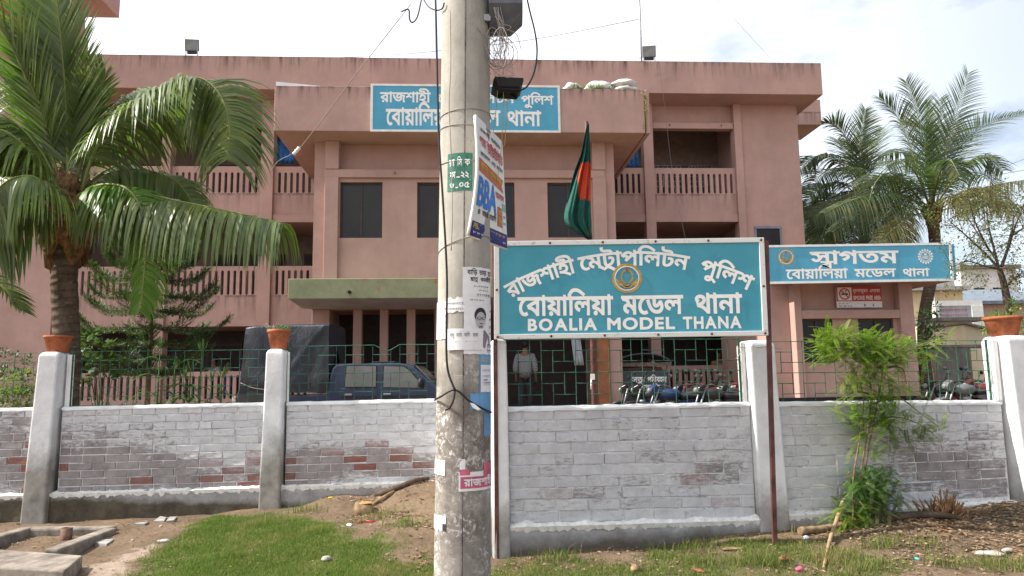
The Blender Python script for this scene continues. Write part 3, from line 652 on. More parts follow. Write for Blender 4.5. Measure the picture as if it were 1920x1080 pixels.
# ---------------------------------------------------------------- concrete utility pole and what is fixed to it
PY = 4.30
pc0 = at(867, 1080, PY); pc1 = at(874, 0, PY)
def _pr(px_half, p): return px_half/F_PX*((p.y)*cos(PITCH)+(p.z-EYE)*sin(PITCH))
pr0 = _pr(53.5, pc0); pr1 = _pr(44.5, pc1)
def pole_c(z): f = (z-pc0.z)/(pc1.z-pc0.z); return pc0.x+(pc1.x-pc0.x)*f, pr0+(pr1-pr0)*f
def pole(phi, z, off=0): x, r = pole_c(z); return Vec((x+(r+off)*sin(phi), PY-(r+off)*cos(phi), z))
def ppx(px, py):
    f = (1080-py)/1080; c = 867+7*f; h = 53.5-9*f; ph = math.asin(max(-.995, min(.995, (px-c)/h)))
    return ph, at(px, py, PY-pole_c(1.5)[1]*cos(ph)).z
pt_ = thing('utility_pole', 'tall round concrete pole covered with torn posters before the signboard', 'utility pole', (pc0.x, PY, gz(pc0.x, PY)))
off = Vec(pt_.location)
s = NT('aged_concrete_pole'); zz = s.z(); X = s.xyz()
n = s.noise(3, 7, .7, (1, 1, .7)); col = s.mix(s.ramp(n, .3, .7), (.27, .255, .225), (.46, .435, .385))
col = s.mix(s.ramp(s.noise(9, 7, .8, (1, 1, .35)), .55, .72, 0, .5), col, (.17, .16, .145))
col = s.mix(s.ramp(s.noise(1, 6, .7, (14, 14, .5), (2, 2, 2)), .5, .75, 0, .45), col, (.19, .18, .16))
low = s.math('MULTIPLY', s.ramp(zz, 1.75, 1.45), s.ramp(zz, -.2, .75, .35, 1))
col = s.mix(s.math('MULTIPLY', low, s.ramp(s.noise(5, 7, .75), .35, .6, .1, .9)), col, (.135, .115, .10))
t1 = s.noise(22, 9, .8, (1, 1, .9), (5, 2, 1), 1.2); t2 = s.noise(3.2, 5, .65, (1, 1, .8), (1, 7, 3))
torn = s.math('MULTIPLY', s.math('MULTIPLY', s.ramp(t1, .52, .57), s.ramp(t2, .44, .58)), s.math('MULTIPLY', s.ramp(zz, 1.7, 1.5), s.ramp(zz, .25, .5)))
col = s.mix(s.math('MULTIPLY', torn, .92), col, (.66, .63, .60))
sp = s.ramp(s.noise(60, 3, .6), .68, .72, 0, .5); col = s.mix(sp, col, (.10, .09, .08))
s.bump(s.noise(28, 8, .8), .45, .008); M_POLE = s.fin(col, .95, .1)
mb = MB(); P = []
for i in range(60):
    z = -.2+i*4.6/59; P.append([pole(2*pi*j/40, z)-off for j in range(41)])
mb.grid(P); mb.build('shaft', M_POLE, pt_)
mb = MB(); mb.tube([pole(.05+.012*noise.noise(Vec((0, 0, z*3))), z, -.001)-off for z in np.arange(-.2, 4.4, .05)], [.0035+.0018*noise.noise(Vec((z*9, 0, 0))) for z in np.arange(-.2, 4.4, .05)], 6); mb.build('seam_ridge', flat('tarry_seam', (.13, .12, .11), .9, .45, 40), pt_)
def pp(px, py, off_=.004): ph, z = ppx(px, py); return pole(ph, z, off_)
def sheet(mb, box, off_, m=0, n=12, jag=0, seed=0, curl=0, world=True):
    """paper pasted round the pole; box = pixel corners (x0,y0,x1,y1)"""
    (ph0, z1), (ph1, _) = ppx(box[0], box[1]), ppx(box[2], box[1]); z0 = ppx((box[0]+box[2])/2, box[3])[1]; z1 = ppx((box[0]+box[2])/2, box[1])[1]
    P = []
    for i in range(n+1):
        f = i/n; ph = ph0+(ph1-ph0)*f; row = []
        ta = jag*noise.noise(Vec((f*9, seed, 0)))+jag*.6*noise.noise(Vec((f*31, seed, 0))); ba = jag*noise.noise(Vec((f*9, seed, 5)))+jag*.6*noise.noise(Vec((f*31, seed, 7)))
        for k in range(5):
            v = k/4; row.append(pole(ph, z0+ba+(z1-z0+ta-ba)*v, off_+curl*max(0, v-.6)*(1 if i in (0, n) else .3)))
        P.append(row)
    mb.grid(P, m)
    return (lambda x, y, k=1: pole(ph0+(ph1-ph0)*x, z0+(z1-z0)*y, off_+.0015*k))
def lines(mb, fn, rows, m, seed=0):              # rows of small print as short bars: (y, h, x0, x1)
    q = random.Random(seed)
    for y, h, x0, x1 in rows:
        x = x0
        while x < x1-.02:
            w = q.uniform(.03, .10); e = min(x+w, x1); put(mb, [[(x, y), (e, y), (e, y+h*.28), (x, y+h*.28)]], fn, m)
            put(mb, [[(x+w*.2, y-h), (x+w*.35, y-h), (x+w*.35, y-.001), (x+w*.2, y-.001)]], fn, m); put(mb, [[(x+w*.6, y-h*.8), (x+w*.8, y-h*.7), (x+w*.75, y-.001), (x+w*.62, y-.001)]], fn, m); x = e+.025
PG = 'posters pasted on the pole'
def poster(label, mats, fnb, name='poster'): mb = MB(); fnb(mb); return tag(mb.build(name, mats), label, 'poster', PG)
RA, AA, II, EE = '\u09b0', '\u09be', '\u09bf', '\u09c7'
def f1(mb):
    fn = sheet(mb, (871, 501, 918.5, 572), .004, 0, 12, .004, 2)
    put(mb, fit(word('\u09ac\u09be\u09bf\u09dc', .03), .12, .40, .80, .92), fn, 1); put(mb, fit(word('\u09ad\u09be\u09dc\u09be', .03), .46, .72, .80, .92), fn, 1); put(mb, fit(word('\u09b9\u09c7\u09ac', .03), .78, .97, .80, .92), fn, 1)
    put(mb, fit(word('\u099b\u09be\u09a4^', .03), .20, .42, .63, .73), fn, 1); put(mb, fit(word('\u0995\u09ae\u099c\u09c0\u09ac\u09c0', .03), .5, .95, .63, .73), fn, 1)
    lines(mb, fn, [(.50, .03, .3, .8), (.40, .025, .45, .8), (.28, .05, .4, .95), (.14, .03, .2, .6)], 1, 4)
poster('white paper notice with black Bengali heading, topmost sheet on the pole', [M_PAPER, M_INK], f1)
def f2(mb):
    fn = sheet(mb, (815, 566, 843, 636), .004, 0, 8, .004, 5); lines(mb, fn, [(.8, .06, .45, .95), (.62, .05, .4, .9), (.45, .03, .5, .9), (.25, .04, .3, .9)], 1, 8)
poster('blank looking white notice wrapped on the sunlit left edge of the pole', [M_PAPER, M_GREYINK], f2)
def f2b(mb): fn = sheet(mb, (842, 558, 874, 585), .003, 0, 8, .012, 9); lines(mb, fn, [(.62, .12, .05, .95), (.25, .12, .1, .9)], 1, 3)
poster('torn scrap of print between the left notice and the portrait', [M_PAPER, M_INK], f2b)
def f3(mb):
    fn = sheet(mb, (873, 568, 919, 664), .0045, 0, 12, .004, 3); L = lambda k: (lambda x, y: fn(x, y, k))
    el = lambda cx, cy, rx, ry, a0=0, a1=2*pi, n=18: [(cx+rx*cos(a0+(a1-a0)*i/n), cy+ry*sin(a0+(a1-a0)*i/n)) for i in range(n)]
    put(mb, [[(.0, .955), (1, .955), (1, .97), (.0, .97)]], L(1), 1)
    put(mb, [[(.12, .28), (.16, .40), (.34, .47), (.62, .47), (.82, .36), (.86, .2), (.6, .12), (.2, .2)]], L(1), 2)       # shirt
    put(mb, [el(.47, .76, .19, .15)], L(2), 1); put(mb, [el(.47, .67, .155, .155)], L(3), 3)                              # hair, face
    put(mb, [[(.40, .515), (.54, .515), (.52, .555), (.42, .555)]], L(4), 2)
    for c in (.40, .545): put(mb, [el(c, .70, .062, .026)], L(5), 1); put(mb, [el(c, .70, .046, .017)], L(6), 3)
    put(mb, [[(.45, .70), (.495, .70), (.495, .707), (.45, .707)]], L(6), 1); put(mb, [[(.42, .59), (.52, .59), (.51, .602), (.43, .602)]], L(6), 1)
    lines(mb, fn, [(.86, .03, .86, 1.0), (.70, .04, .84, 1.0), (.55, .04, .84, 1.0), (.42, .04, .84, 1), (.18, .06, .72, 1.0), (.08, .05, .72, 1.0)], 1, 5)
poster('poster with a black and white portrait of a bearded man in glasses', [M_PAPER, M_INK, flat('print_grey', (.2, .2, .22), .8), flat('print_light_grey', (.42, .42, .43), .8)], f3)
def f4(mb):
    fn = sheet(mb, (843, 616, 905, 656), .0095, 0, 12, .002, 6, .004); put(mb, fit(word('\u09a6\u09be\u09b2\u09c1', .02), .10, .22, .62, .78), fn, 1)
    for t, a, b in (('\u09ae\u09a8\u09bf\u09b8', .28, .42), ('\u0986\u09bf\u09b2', .48, .62), ('\u09ad\u09be\u0995', .70, .84)): put(mb, fit(word(t, .02), a, b, .62, .78), fn, 1)
    lines(mb, fn, [(.40, .02, .1, .4), (.40, .02, .5, .9)], 1, 7)
poster('small white note covering the lower part of the portrait poster', [M_PAPER, M_GREYINK], f4)
M_PBLUE = flat('print_blue', (.13, .30, .52), .7); M_YEL = flat('yellow_ink', (.62, .42, .06), .7)
def f5(mb):
    fn = sheet(mb, (900, 664, 920, 772), .004, 0, 8, .010, 12); sheet(mb, (902, 684, 919, 735), .006, 1, 8, .006, 13)
    lines(mb, fn, [(.93, .03, .1, .6), (.88, .03, .1, .5)], 3, 2); lines(mb, lambda x, y: fn(x, y, 3), [(.72, .03, .15, .8), (.62, .03, .15, .8), (.5, .05, .2, .8)], 0, 3); put(mb, [[(.2, .54), (.45, .54), (.45, .56), (.2, .56)]], lambda x, y: fn(x, y, 4), 2)
    sheet(mb, (884, 738, 902, 768), .003, 0, 6, .012, 15); sheet(mb, (908, 770, 921, 815), .003, 0, 6, .02, 16)
poster('torn bright blue poster on the shaded right edge of the pole', [M_PBLUE, M_PAPER, M_RED, M_YEL], f5)
M_PINKP = flat('print_pink', (.55, .13, .19), .8, .2, 20)
def f6(mb):
    sheet(mb, (864, 884, 922, 920), .003, 1, 14, .003, 21); fn = sheet(mb, (867, 893, 921, 915), .0045, 0, 14, .002, 22); sheet(mb, (866, 880, 884, 891), .0045, 0, 6, .004, 23); sheet(mb, (907, 866, 921, 891), .004, 0, 6, .012, 24); sheet(mb, (866, 862, 876, 886), .0035, 1, 6, .02, 25)
    put(mb, fit(word('\u09b0\u09be\u099c\u09b6\u09be\u09b9\u09c0', .05), .08, .90, .22, .78), lambda x, y: fn(x, y, 2), 1)
poster('torn pink and white poster low on the pole', [M_PINKP, M_PAPER], f6)
def f7(mb): fn = sheet(mb, (812, 862, 839, 890), .003, 0, 8, .012, 31); lines(mb, fn, [(.7, .08, .5, .95), (.45, .08, .5, .95), (.2, .08, .5, .95)], 1, 9)
poster('small torn white label on the left edge of the pole at brick height', [M_PAPER, M_GREYINK], f7)
def f8(mb): sheet(mb, (811, 966, 840, 994), .003, 0, 8, .016, 37); sheet(mb, (834, 982, 840, 995), .0045, 1, 4, .002, 38)
poster('ragged white paper remnant lowest on the pole above the grass', [M_PAPER, M_INK], f8)
# painted number square
M_PGREEN = flat('faded_green_paint', (.055, .19, .14), .85, .25, 30)
mb = MB(); fn = sheet(mb, (843.5, 286, 888.5, 357), .0025, 0, 12, .0015, 41)
L2 = lambda x, y: fn(x, y, 1)
for t, a, b, base in (('\u09b0\u09be', .08, .32, .66), ('\u09bf\u09b8', .42, .60, .66), ('\u0995', .70, .90, .66)): put(mb, fit(word(t, .03), a, b, base, base+.17), L2, 1)
for t, a, b, base in (('\u09ab\u09be', .12, .36, .34), ('-', .40, .52, .30), ('\u09e8\u09e8', .56, .86, .34)): put(mb, fit(word(t, .04), a, b, base, base+.16), L2, 1)
for t, a, b, base in (('\u09ec', .12, .30, .08), ('-', .36, .46, .03), ('\u09e6\u09eb', .50, .88, .08)): put(mb, fit(word(t, .04), a, b, base, base+.15), L2, 1)
put(mb, [[(.1, .275), (.92, .275), (.92, .295), (.1, .295)]], L2, 1)
for i in range(len(mb.v)): mb.v[i] = tuple(Vec(mb.v[i])-off)
mb.build('painted_number', [M_PGREEN, M_PAPER], pt_)
# straps round the pole
mb = MB()
for py, tilt in ((205, .012), (232, -.006), (455, .05), (300, .0)):
    z = ppx(870, py)[1]; mb.tube([pole(a, z+tilt*sin(a+.5), .003)-off for a in np.linspace(0, 2*pi, 33)], .0022, 5, 0, False)
mb.build('binding_wire', M_WIRE, pt_)

# tilted printed banner board
s4 = [at(880, 441, 4.06), at(951, 466, 4.52), at(941, 266, 4.52), at(893, 217, 4.06)]
def bn(x, y, k=0.0):
    p = (s4[0]*(1-x)+s4[1]*x)*(1-y)+(s4[3]*(1-x)+s4[2]*x)*y
    nrm = Vec((-.5, .0, 0)); d = (s4[1]-s4[0]).normalized(); nrm = Vec((d.y, -d.x, 0)).normalized()
    bow = .030*sin(pi*y)*(1-x)
    return p+Vec((bow, 0, 0))+nrm*(.002*k)
bt = thing('banner_board', 'white printed banner board with big blue capitals hung askew on the pole', 'banner', tuple(s4[0]))
o0 = Vec(s4[0])
def loc(mb): mb.v = [tuple(Vec(p)-o0) for p in mb.v]; return mb
N = 14
mb = MB(); mb.grid([[bn(i/6, j/N) for j in range(N+1)] for i in range(7)], 0); mb.grid([[bn(i/6, j/N, -8) for j in range(N+1)] for i in range(7)][::-1], 0); loc(mb).build('panel', M_WHITE, bt)
mb = MB()
for x in (0, 1): mb.tube([bn(x, j/N, -4) for j in range(N+1)], .010, 6)
for y in (0, 1): mb.tube([bn(0, y, -4), bn(1, y, -4)], .009, 6)
loc(mb).build('frame', M_WOOD if False else M_WHITE, bt)
M_NAVY = flat('navy_ink', (.03, .03, .17), .6); M_REDI = flat('faded_red_ink', (.50, .07, .09), .7); M_ORNG = flat('orange_ink', (.50, .16, .08), .7); M_BLUEI = flat('blue_ink', (.04, .20, .60), .6); M_MINT = flat('mint_ink', (.25, .55, .48), .7)
mb = MB(); L = lambda k: (lambda x, y: bn(x, y, k))
put(mb, [[(0, 0), (1, 0), (1, .125), (0, .125)]], L(1), 0)
put(mb, [[(.02, .545), (.95, .50), (.88, .555), (.95, .62), (.02, .655)]], L(1), 1)
put(mb, [[(.70, .17), (.86, .17), (.86, .345), (.70, .345)]], L(1), 1); put(mb, [[(.88, .33), (1, .33), (1, .40), (.88, .40)]], L(1), 2)
put(mb, [[(.88, .155), (1, .155), (1, .32), (.88, .32)]], L(1), 6)
put(mb, fit(word('BBA', .06), .03, .66, .265, .50, .70), L(2), 3)
put(mb, fit(word('BBA', .06), .03, .66, .265, .36, 2.2) if False else [], L(3), 0)
for t, a, b, y0, y1, m in (('\u09b0\u09be\u099c\u09b6\u09be\u09b9\u09c0', .10, .45, .90, .925, 5), ('\u099f\u09bf\u0989\u099f', .52, .9, .90, .925, 5), ('\u09aa\u09be\u09df\u09be', .05, .30, .775, .845, 4), ('\u099f\u09bf\u0989\u09bf\u099f\u0989\u099f', .34, .97, .755, .83, 4),
   ('\u0995\u09c7\u09ae\u09be\u09b8', .06, .42, .685, .715, 5), ('\u098f\u09a8\u09cd\u09a1', .48, .64, .685, .715, 5), ('\u0986\u099f\u09b8', .68, .95, .685, .715, 5), ('\u0995\u09ae\u09be\u09b8', .06, .3, .575, .62, 7), ('\u09ad\u09bf\u09a4\u099a\u09b2\u09c7\u099b', .4, .85, .56, .60, 7),
   ('\u0985\u09a8\u09be\u09b8', .62, .95, .415, .465, 4), ('\u09ea', .10, .16, .195, .235, 5), ('\u09ac\u099b\u09b0', .22, .40, .195, .235, 5), ('\u09ae\u09c7\u09df\u09be\u09a6\u09c0', .44, .66, .195, .235, 5), ('\u09ac\u0987', .72, .84, .28, .315, 7), ('\u09bf\u09ab', .73, .84, .20, .235, 7)):
    put(mb, fit(word(t, .04), a, b, y0, y1), L(2), m)
put(mb, fit(word('PIBA', .05), .04, .26, .07, .112, .70), L(2), 8); lines(mb, lambda x, y: bn(x, y, 2), [(.095, .018, .3, .97)], 8, 4); lines(mb, lambda x, y: bn(x, y, 2), [(.04, .012, .05, .97)], 6, 5)
lines(mb, lambda x, y: bn(x, y, 2), [(.28, .02, .89, .99), (.22, .02, .89, .99)], 3, 6)
loc(mb).build('print', [M_NAVY, M_ORNG, M_MINT, M_BLUEI, M_REDI, M_INK, M_PAPER, M_YEL, M_YEL], bt)

# meter box, floodlight, wires
q = [at(px, py, 4.22) for px, py in ((922, -40), (979, -40), (979, 3), (979, 25), (954, 49), (917, 50), (915, 5))]
bt = thing('junction_box', 'dark grey steel box hanging from the right of the pole at the top edge', 'junction box', tuple(q[5])); o0 = Vec(q[5])
mb = MB(); zt_, zm, zb_ = q[0].z, q[6].z-.035, q[5].z; x0, x1 = q[5].x, q[1].x
mb.add([Vec(p)-o0 for p in ((x0, 4.16, zt_), (x1, 4.16, zt_), (x1, 4.16, zm), (x0, 4.16, zm), (x0, 4.24, zb_), (x1-.075, 4.24, zb_), (x1, 4.20, zb_+.07), (x1, 4.36, zb_+.07), (x1-.075, 4.36, zb_), (x0, 4.36, zb_), (x0, 4.36, zt_), (x1, 4.36, zt_))],
   [(0, 3, 2, 1), (3, 4, 5, 6, 2), (1, 2, 6, 7, 11), (6, 5, 8, 7), (4, 9, 8, 5), (9, 10, 11, 7, 8), (0, 10, 9, 4, 3), (0, 1, 11, 10)])
M_BOX = flat('slate_grey_steel', (.105, .115, .135), .5, .15, 8); mb.build('body', M_BOX, bt, .006)
mb = MB().box(-.03, .01, -.02, .06, .03, .07); mb.build('bracket', M_STEEL, bt)
def floodlight(pos, w, h, d, rot, label, parent_mats=(None,), stand=0, back=True):
    t = thing('floodlight', label, 'floodlight', pos); Mx = Matrix.Rotation(rot[2], 4, 'Z') @ Matrix.Rotation(rot[0], 4, 'X')
    mb = MB(); mb.prism([(-w/2, -h/2), (w/2, -h/2), (w/2, h/2), (-w/2, h/2)], -d*.2, 0, 'y', 0, Mx); mb.add([Mx @ Vec(p) for p in ((-w/2, 0, -h/2), (w/2, 0, -h/2), (w/2, 0, h/2), (-w/2, 0, h/2), (-w*.36, d*.8, -h*.34), (w*.36, d*.8, -h*.34), (w*.36, d*.8, h*.34), (-w*.36, d*.8, h*.34))], [(0, 1, 5, 4), (1, 2, 6, 5), (2, 3, 7, 6), (3, 0, 4, 7), (4, 5, 6, 7)])
    mb.build('housing', M_BLACK if back else M_BOX, t, min(.012, w*.05))
    mb = MB(); mb.prism([(-w*.45, -h*.43), (w*.45, -h*.43), (w*.45, h*.43), (-w*.45, h*.43)], -d*.2-.006, -d*.2-.002, 'y', 0, Mx); mb.build('lens', M_LENS, t)
    if back:
        mb = MB()
        for k in range(7): e = 1-k*.13; mb.box(-w*.34*e, w*.34*e, d*.8, d*.8+.012, -h*.30*e+.002, -h*.30*e+.010, 0, Mx).box(-w*.34*e, w*.34*e, d*.8, d*.8+.012, h*.30*e-.010, h*.30*e-.002, 0, Mx)
        mb.build('cooling_fin', M_BLACK, t)
    if stand:
        mb = MB()
        for x in (-w*.42, w*.42): mb.box(x-.012, x+.012, -.015, .015, -h/2-stand, -h*.1)
        mb.build('stand', M_STEEL, t); mb = MB().box(-w*.36, w*.36, d*.05, d*.5, -h*.72, -h*.46); mb.build('ballast_box', M_BLACK, t, .01)
    return t
M_LENS = flat('dusty_lens', (.20, .21, .20), .35, .2, 5, .5)
fp = at(951, 163, 4.40); floodlight((fp.x, fp.y, fp.z), .185, .15, .06, (R(-68), 0, R(190)), 'black finned floodlight on the pole above the banner board')
def pcable(name, px, r, m, label, grp=None, dep=4.2, k=8):
    return cable(name, [at(p[0], p[1], p[2] if len(p) > 2 else dep) for p in px], r, m, label, 'cable', 6, k, grp)
G1 = 'cables on the pole'
pcable('cable', [(816, -30, 4.12), (818, 60, 4.12), (820, 150, 4.12), (823, 260, 4.12), (832, 400, 4.10), (838, 520, 4.10), (837, 620, 4.10), (839, 690, 4.10), (853, 732, 4.08)], .0062, M_CABLE, 'thick black cable hanging down the sunlit left side of the pole', G1)
pcable('cable', [(815, 750, 4.25), (826, 744, 4.14), (853, 731, 4.10), (880, 752, 4.10), (905, 766, 4.12), (921, 773, 4.25)], .006, M_CABLE, 'black cable tied round the pole at the knot', G1)
pcable('cable', [(853, 731, 4.10), (850, 750, 4.09), (843, 764, 4.09), (835, 769, 4.10)], .006, M_CABLE, 'short loose cable end below the knot on the pole', G1)
mb = MB(); c_ = [at(*p, 4.085) for p in ((881, 755), (889, 757), (902, 768), (896, 768), (899, 771), (886, 764))]; mb.add(c_+[p+Vec((0, .006, 0)) for p in c_], [(0, 1, 2, 3, 4, 5)[::-1], (6, 7, 8, 9, 10, 11)]+[(i, (i+1) % 6, 6+(i+1) % 6, 6+i) for i in range(6)]); tag(mb.build('paper_tag', M_WHITE), 'small white strip caught in the cable tied round the pole', 'tag')
pcable('cable', [(985, -20), (992, 15), (1003, 60), (1007, 95), (1003, 130), (990, 160), (974, 171, 4.38)], .005, M_CABLE, 'black cable looping from above down to the pole floodlight', G1)
pcable('cable', [(752, 22, 4.6), (766, 18, 4.6), (768, 36, 4.6), (774, 42, 4.6), (783, 30, 4.6), (791, -5, 4.6)], .005, M_CABLE, 'black cable loop against the sky left of the pole', G1)
pcable('cable', [(792, -5, 4.5), (803, 12, 4.4), (818, 19, 4.3), (829, 16, 4.22), (833, 5, 4.2)], .005, M_CABLE, 'short sagging cable joining the pole at the top left', G1)
pcable('cable', [(844, 20, 4.145), (845, 120, 4.14), (842, 200, 4.14), (846, 290, 4.13), (848, 400, 4.12), (846, 470, 4.12)], .003, M_WIRE, 'thin grey wire running down the lit face of the pole', G1)
mb = MB(); q = random.Random(5)
for i in range(9):
    c0 = Vec((q.uniform(922, 942), q.uniform(75, 105))); pts = []; a0 = q.uniform(0, 6); rx, ry = q.uniform(14, 30), q.uniform(16, 40); y = q.uniform(4.12, 4.3)
    for k in range(9): a = a0+k*2*pi/8*q.uniform(.9, 1.05); pts.append(at(c0.x+rx*cos(a), c0.y+ry*sin(a), y+.02*sin(k)))
    mb.tube(spline(pts, 6), .0021, 5)
for i in range(9):
    x = q.uniform(918, 934); mb.tube(spline([at(x, -10, 4.2), at(x+q.uniform(-5, 6), 20, 4.17), at(x+q.uniform(0, 18), 50, 4.18), at(q.uniform(920, 955), q.uniform(70, 90), 4.2), at(q.uniform(925, 950), q.uniform(100, 140), 4.2)], 6), .0021, 5)
for pts in ([(890, 0), (887, 30), (895, 52), (912, 67), (930, 78)], [(928, 30), (945, 52), (968, 64), (977, 92)], [(950, 58), (958, 50), (940, 45)], [(910, 135), (908, 150), (920, 155), (930, 140)], [(915, 118), (935, 140), (965, 141), (950, 130)], [(935, 50), (938, 80), (936, 130), (932, 145)], [(948, 60), (955, 110), (962, 130), (955, 145), (935, 140)]):
    mb.tube(spline([at(a, b, 4.17+.02*q.random()) for a, b in pts], 6), .0024, 5)
tag(mb.build('wire_tangle', M_WIRE), 'tangled coil of thin grey wires below the steel box', 'wire coil')
mb = MB()
for pts in ([(944, 135), (944, 180), (943, 230), (938, 300), (931, 340)], [(933, 140), (932, 185), (926, 240), (920, 300)], [(950, 185), (951, 225), (948, 245), (946, 270), (942, 276)], [(952, 185), (950, 230), (947, 250)]): mb.tube(spline([at(a, b, 4.36) for a, b in pts], 6), .0022, 5)
tag(mb.build('wire', flat('yellow_wire', (.42, .32, .06), .5)), 'thin yellow wires hanging down past the banner board', 'wire')

# ---------------------------------------------------------------- flower pots on the pillars
def flowerpot(pos, r, h, label, seed):
    t = thing('flower_pot', label, 'flower pot', pos); mb = MB()
    mb.lathe([(0, 0), (r*.66, 0), (r*.90, h*.80), (r*.94, h*.84), (r*1.0, h*.86), (r*1.0, h), (r*.90, h), (r*.86, h*.86), (0, h*.84)], 26); mb.build('pot', M_TERRA, t)
    mb = MB().lathe([(r*.88, h*.885), (r*.5, h*.91), (0, h*.92)], 16); mb.build('soil', M_SOILP, t); return t
M_SOILP = flat('pot_soil', (.06, .042, .03), 1)
M_LEAFB = leafmat('bright_leaves', (.07, .17, .022), (.14, .26, .04)); M_DRY = leafmat('dry_stalks', (.30, .24, .13), (.45, .38, .22), None, .8, .1)
def onwall(px, line, y, z): p = at(px, 640, *line); return (p.x+0, p.y+y, z)
def leafpoint(mb, p, d, L, w, m=0, up=Vec((0, 0, 1))):
    d = d.normalized(); s_ = d.cross(up); s_ = s_.normalized()*w if s_.length > 1e-4 else Vec((w, 0, 0)); k = d.cross(s_).normalized()*L*.08
    mb.add([p, p+d*L*.5+s_+k, p+d*L, p+d*L*.5-s_+k], [(0, 1, 2, 3)], m)
p0 = flowerpot(onwall(103, FL, .06, 1.895), .148, .185, 'dark terracotta flower pot on the leftmost wall pillar beneath the palm', 1)
p1 = flowerpot(onwall(520, FL, .05, 1.895), .128, .225, 'orange terracotta flower pot with a small green plant on the middle pillar', 2)
p2 = flowerpot(onwall(1890, FR, .05, 1.865), .168, .19, 'large terracotta flower pot on the right end pillar', 3)
mb = MB()
for i in range(120): leafpoint(mb, Vec((.035+r2.gauss(0, .035), r2.gauss(0, .03), .20+abs(r2.gauss(0, .03)))), Vec((r2.gauss(0, 1), r2.gauss(0, 1), .8)), .035, .008)
mb.build('leaves', M_LEAFB, p1); mb = MB()
for i in range(9): a = Vec((r2.uniform(-.09, -.02), r2.uniform(-.03, .03), .2)); mb.tube([a, a+Vec((r2.uniform(-.12, .06), r2.uniform(-.05, .05), r2.uniform(.03, .11)))], .0016, 4)
mb.build('dry_stalk', M_DRY, p1); mb = MB()
for i in range(60): a = Vec((r2.gauss(0, .06), r2.gauss(0, .05), .17)); leafpoint(mb, a, Vec((r2.gauss(0, .5), r2.gauss(0, .5), 1)), r2.uniform(.04, .12), .004)
mb.build('leaves', M_LEAFB, p2)

# ---------------------------------------------------------------- feathery sapling in front of the right wall
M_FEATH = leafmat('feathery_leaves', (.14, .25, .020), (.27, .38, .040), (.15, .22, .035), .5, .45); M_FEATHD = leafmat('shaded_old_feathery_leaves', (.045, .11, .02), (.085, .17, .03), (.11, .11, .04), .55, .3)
M_BARK = flat('thin_bark', (.20, .14, .085), .9, .3, 20)
sp_ = thing('sapling', 'bright green feathery sapling growing against the right white wall', 'sapling', tuple(gp(1605, 978))); o0 = Vec(sp_.location)
def wpt(px, py, dy=-.2): p = at(px, py, FR[0]+dy, FR[1]); return p-o0
stems = []; mb = MB(); q = random.Random(21)
for pts in ([(1606, 985, -.25), (1612, 900, -.24), (1628, 800, -.2), (1632, 720, -.2), (1608, 640, -.22), (1570, 615, -.24), (1532, 632, -.26)], [(1612, 985, -.2), (1622, 880, -.18), (1640, 780, -.2), (1655, 690, -.22), (1650, 630, -.25), (1690, 622, -.25), (1716, 640, -.25)],
            [(1600, 985, -.3), (1600, 900, -.28), (1612, 820, -.25), (1618, 740, -.25), (1590, 680, -.25), (1545, 680, -.28)], [(1625, 800, -.2), (1668, 782, -.25), (1712, 790, -.28), (1750, 812, -.3)], [(1630, 760, -.2), (1680, 745, -.25), (1720, 770, -.26), (1760, 800, -.3)], [(1645, 690, -.22), (1700, 660, -.2), (1745, 640, -.18), (1775, 638, -.15)],
            [(1640, 740, -.22), (1600, 735, -.28), (1575, 760, -.3)], [(1650, 690, -.25), (1690, 690, -.28), (1700, 720, -.3)]):
    P = spline([wpt(*p) for p in pts], 8); stems.append(P); mb.tube(P, [max(.003, .0105*(1-i/len(P))) for i in range(len(P))], 6)
mb.build('stem', M_BARK, sp_)
def feather(mb, p, d, L, m):                      # one compound leaf: thin rachis with paired leaflets
    d = d.normalized(); n = 15; sd_ = d.cross(Vec((0, 0, 1))); sd_ = sd_.normalized() if sd_.length > .05 else Vec((1, 0, 0)); prev = p
    for k in range(1, n+1):
        f = k/n; c = p+d*L*f+Vec((0, 0, -.22*L*f*f)); ll = .027*(1-.6*abs(f-.4)); t = (c-prev).normalized()
        for e in (-1, 1): a = (sd_*e+t*.55+Vec((0, 0, -.15))).normalized(); w = t*.0044; mb.add([c-w, c+a*ll*.6-w*.8, c+a*ll, c+a*ll*.5+w*1.0], [(0, 1, 2, 3)], m)
        mb.add([prev, c, c+sd_*.0016, prev+sd_*.0016], [(0, 1, 2, 3)], m); prev = c
mb = MB()
def cluster(cx, cy, rx, ry, n, m, dy=-.25, dd=.08, up=.25, L=(.13, .22)):
    for i in range(int(n*1.65)):
        a = q.uniform(0, 2*pi); r = math.sqrt(q.random()); p = wpt(cx+rx*r*cos(a), cy+ry*r*sin(a), dy+q.gauss(0, dd)); feather(mb, p, Vec((q.gauss(0, 1), q.gauss(-.3, .7), q.gauss(up, .5))), q.uniform(*L), m)
for cx, cy, rx, ry, n in ((1605, 650, 62, 28, 140), (1650, 668, 55, 34, 120), (1560, 640, 36, 22, 55), (1640, 715, 50, 30, 95), (1545, 672, 24, 14, 22), (1700, 655, 26, 22, 34), (1640, 770, 45, 32, 60), (1690, 790, 50, 24, 34), (1740, 805, 30, 22, 16), (1625, 830, 32, 30, 32), (1760, 640, 20, 10, 10), (1735, 668, 18, 10, 8), (1575, 765, 14, 14, 8), (1700, 730, 22, 14, 14), (1600, 720, 26, 22, 26)): cluster(cx, cy, rx, ry, n, 0)
for cx, cy, rx, ry, n in ((1640, 790, 45, 36, 55), (1700, 815, 36, 18, 18)): cluster(cx, cy, rx, ry, n, 1, -.16, .04)
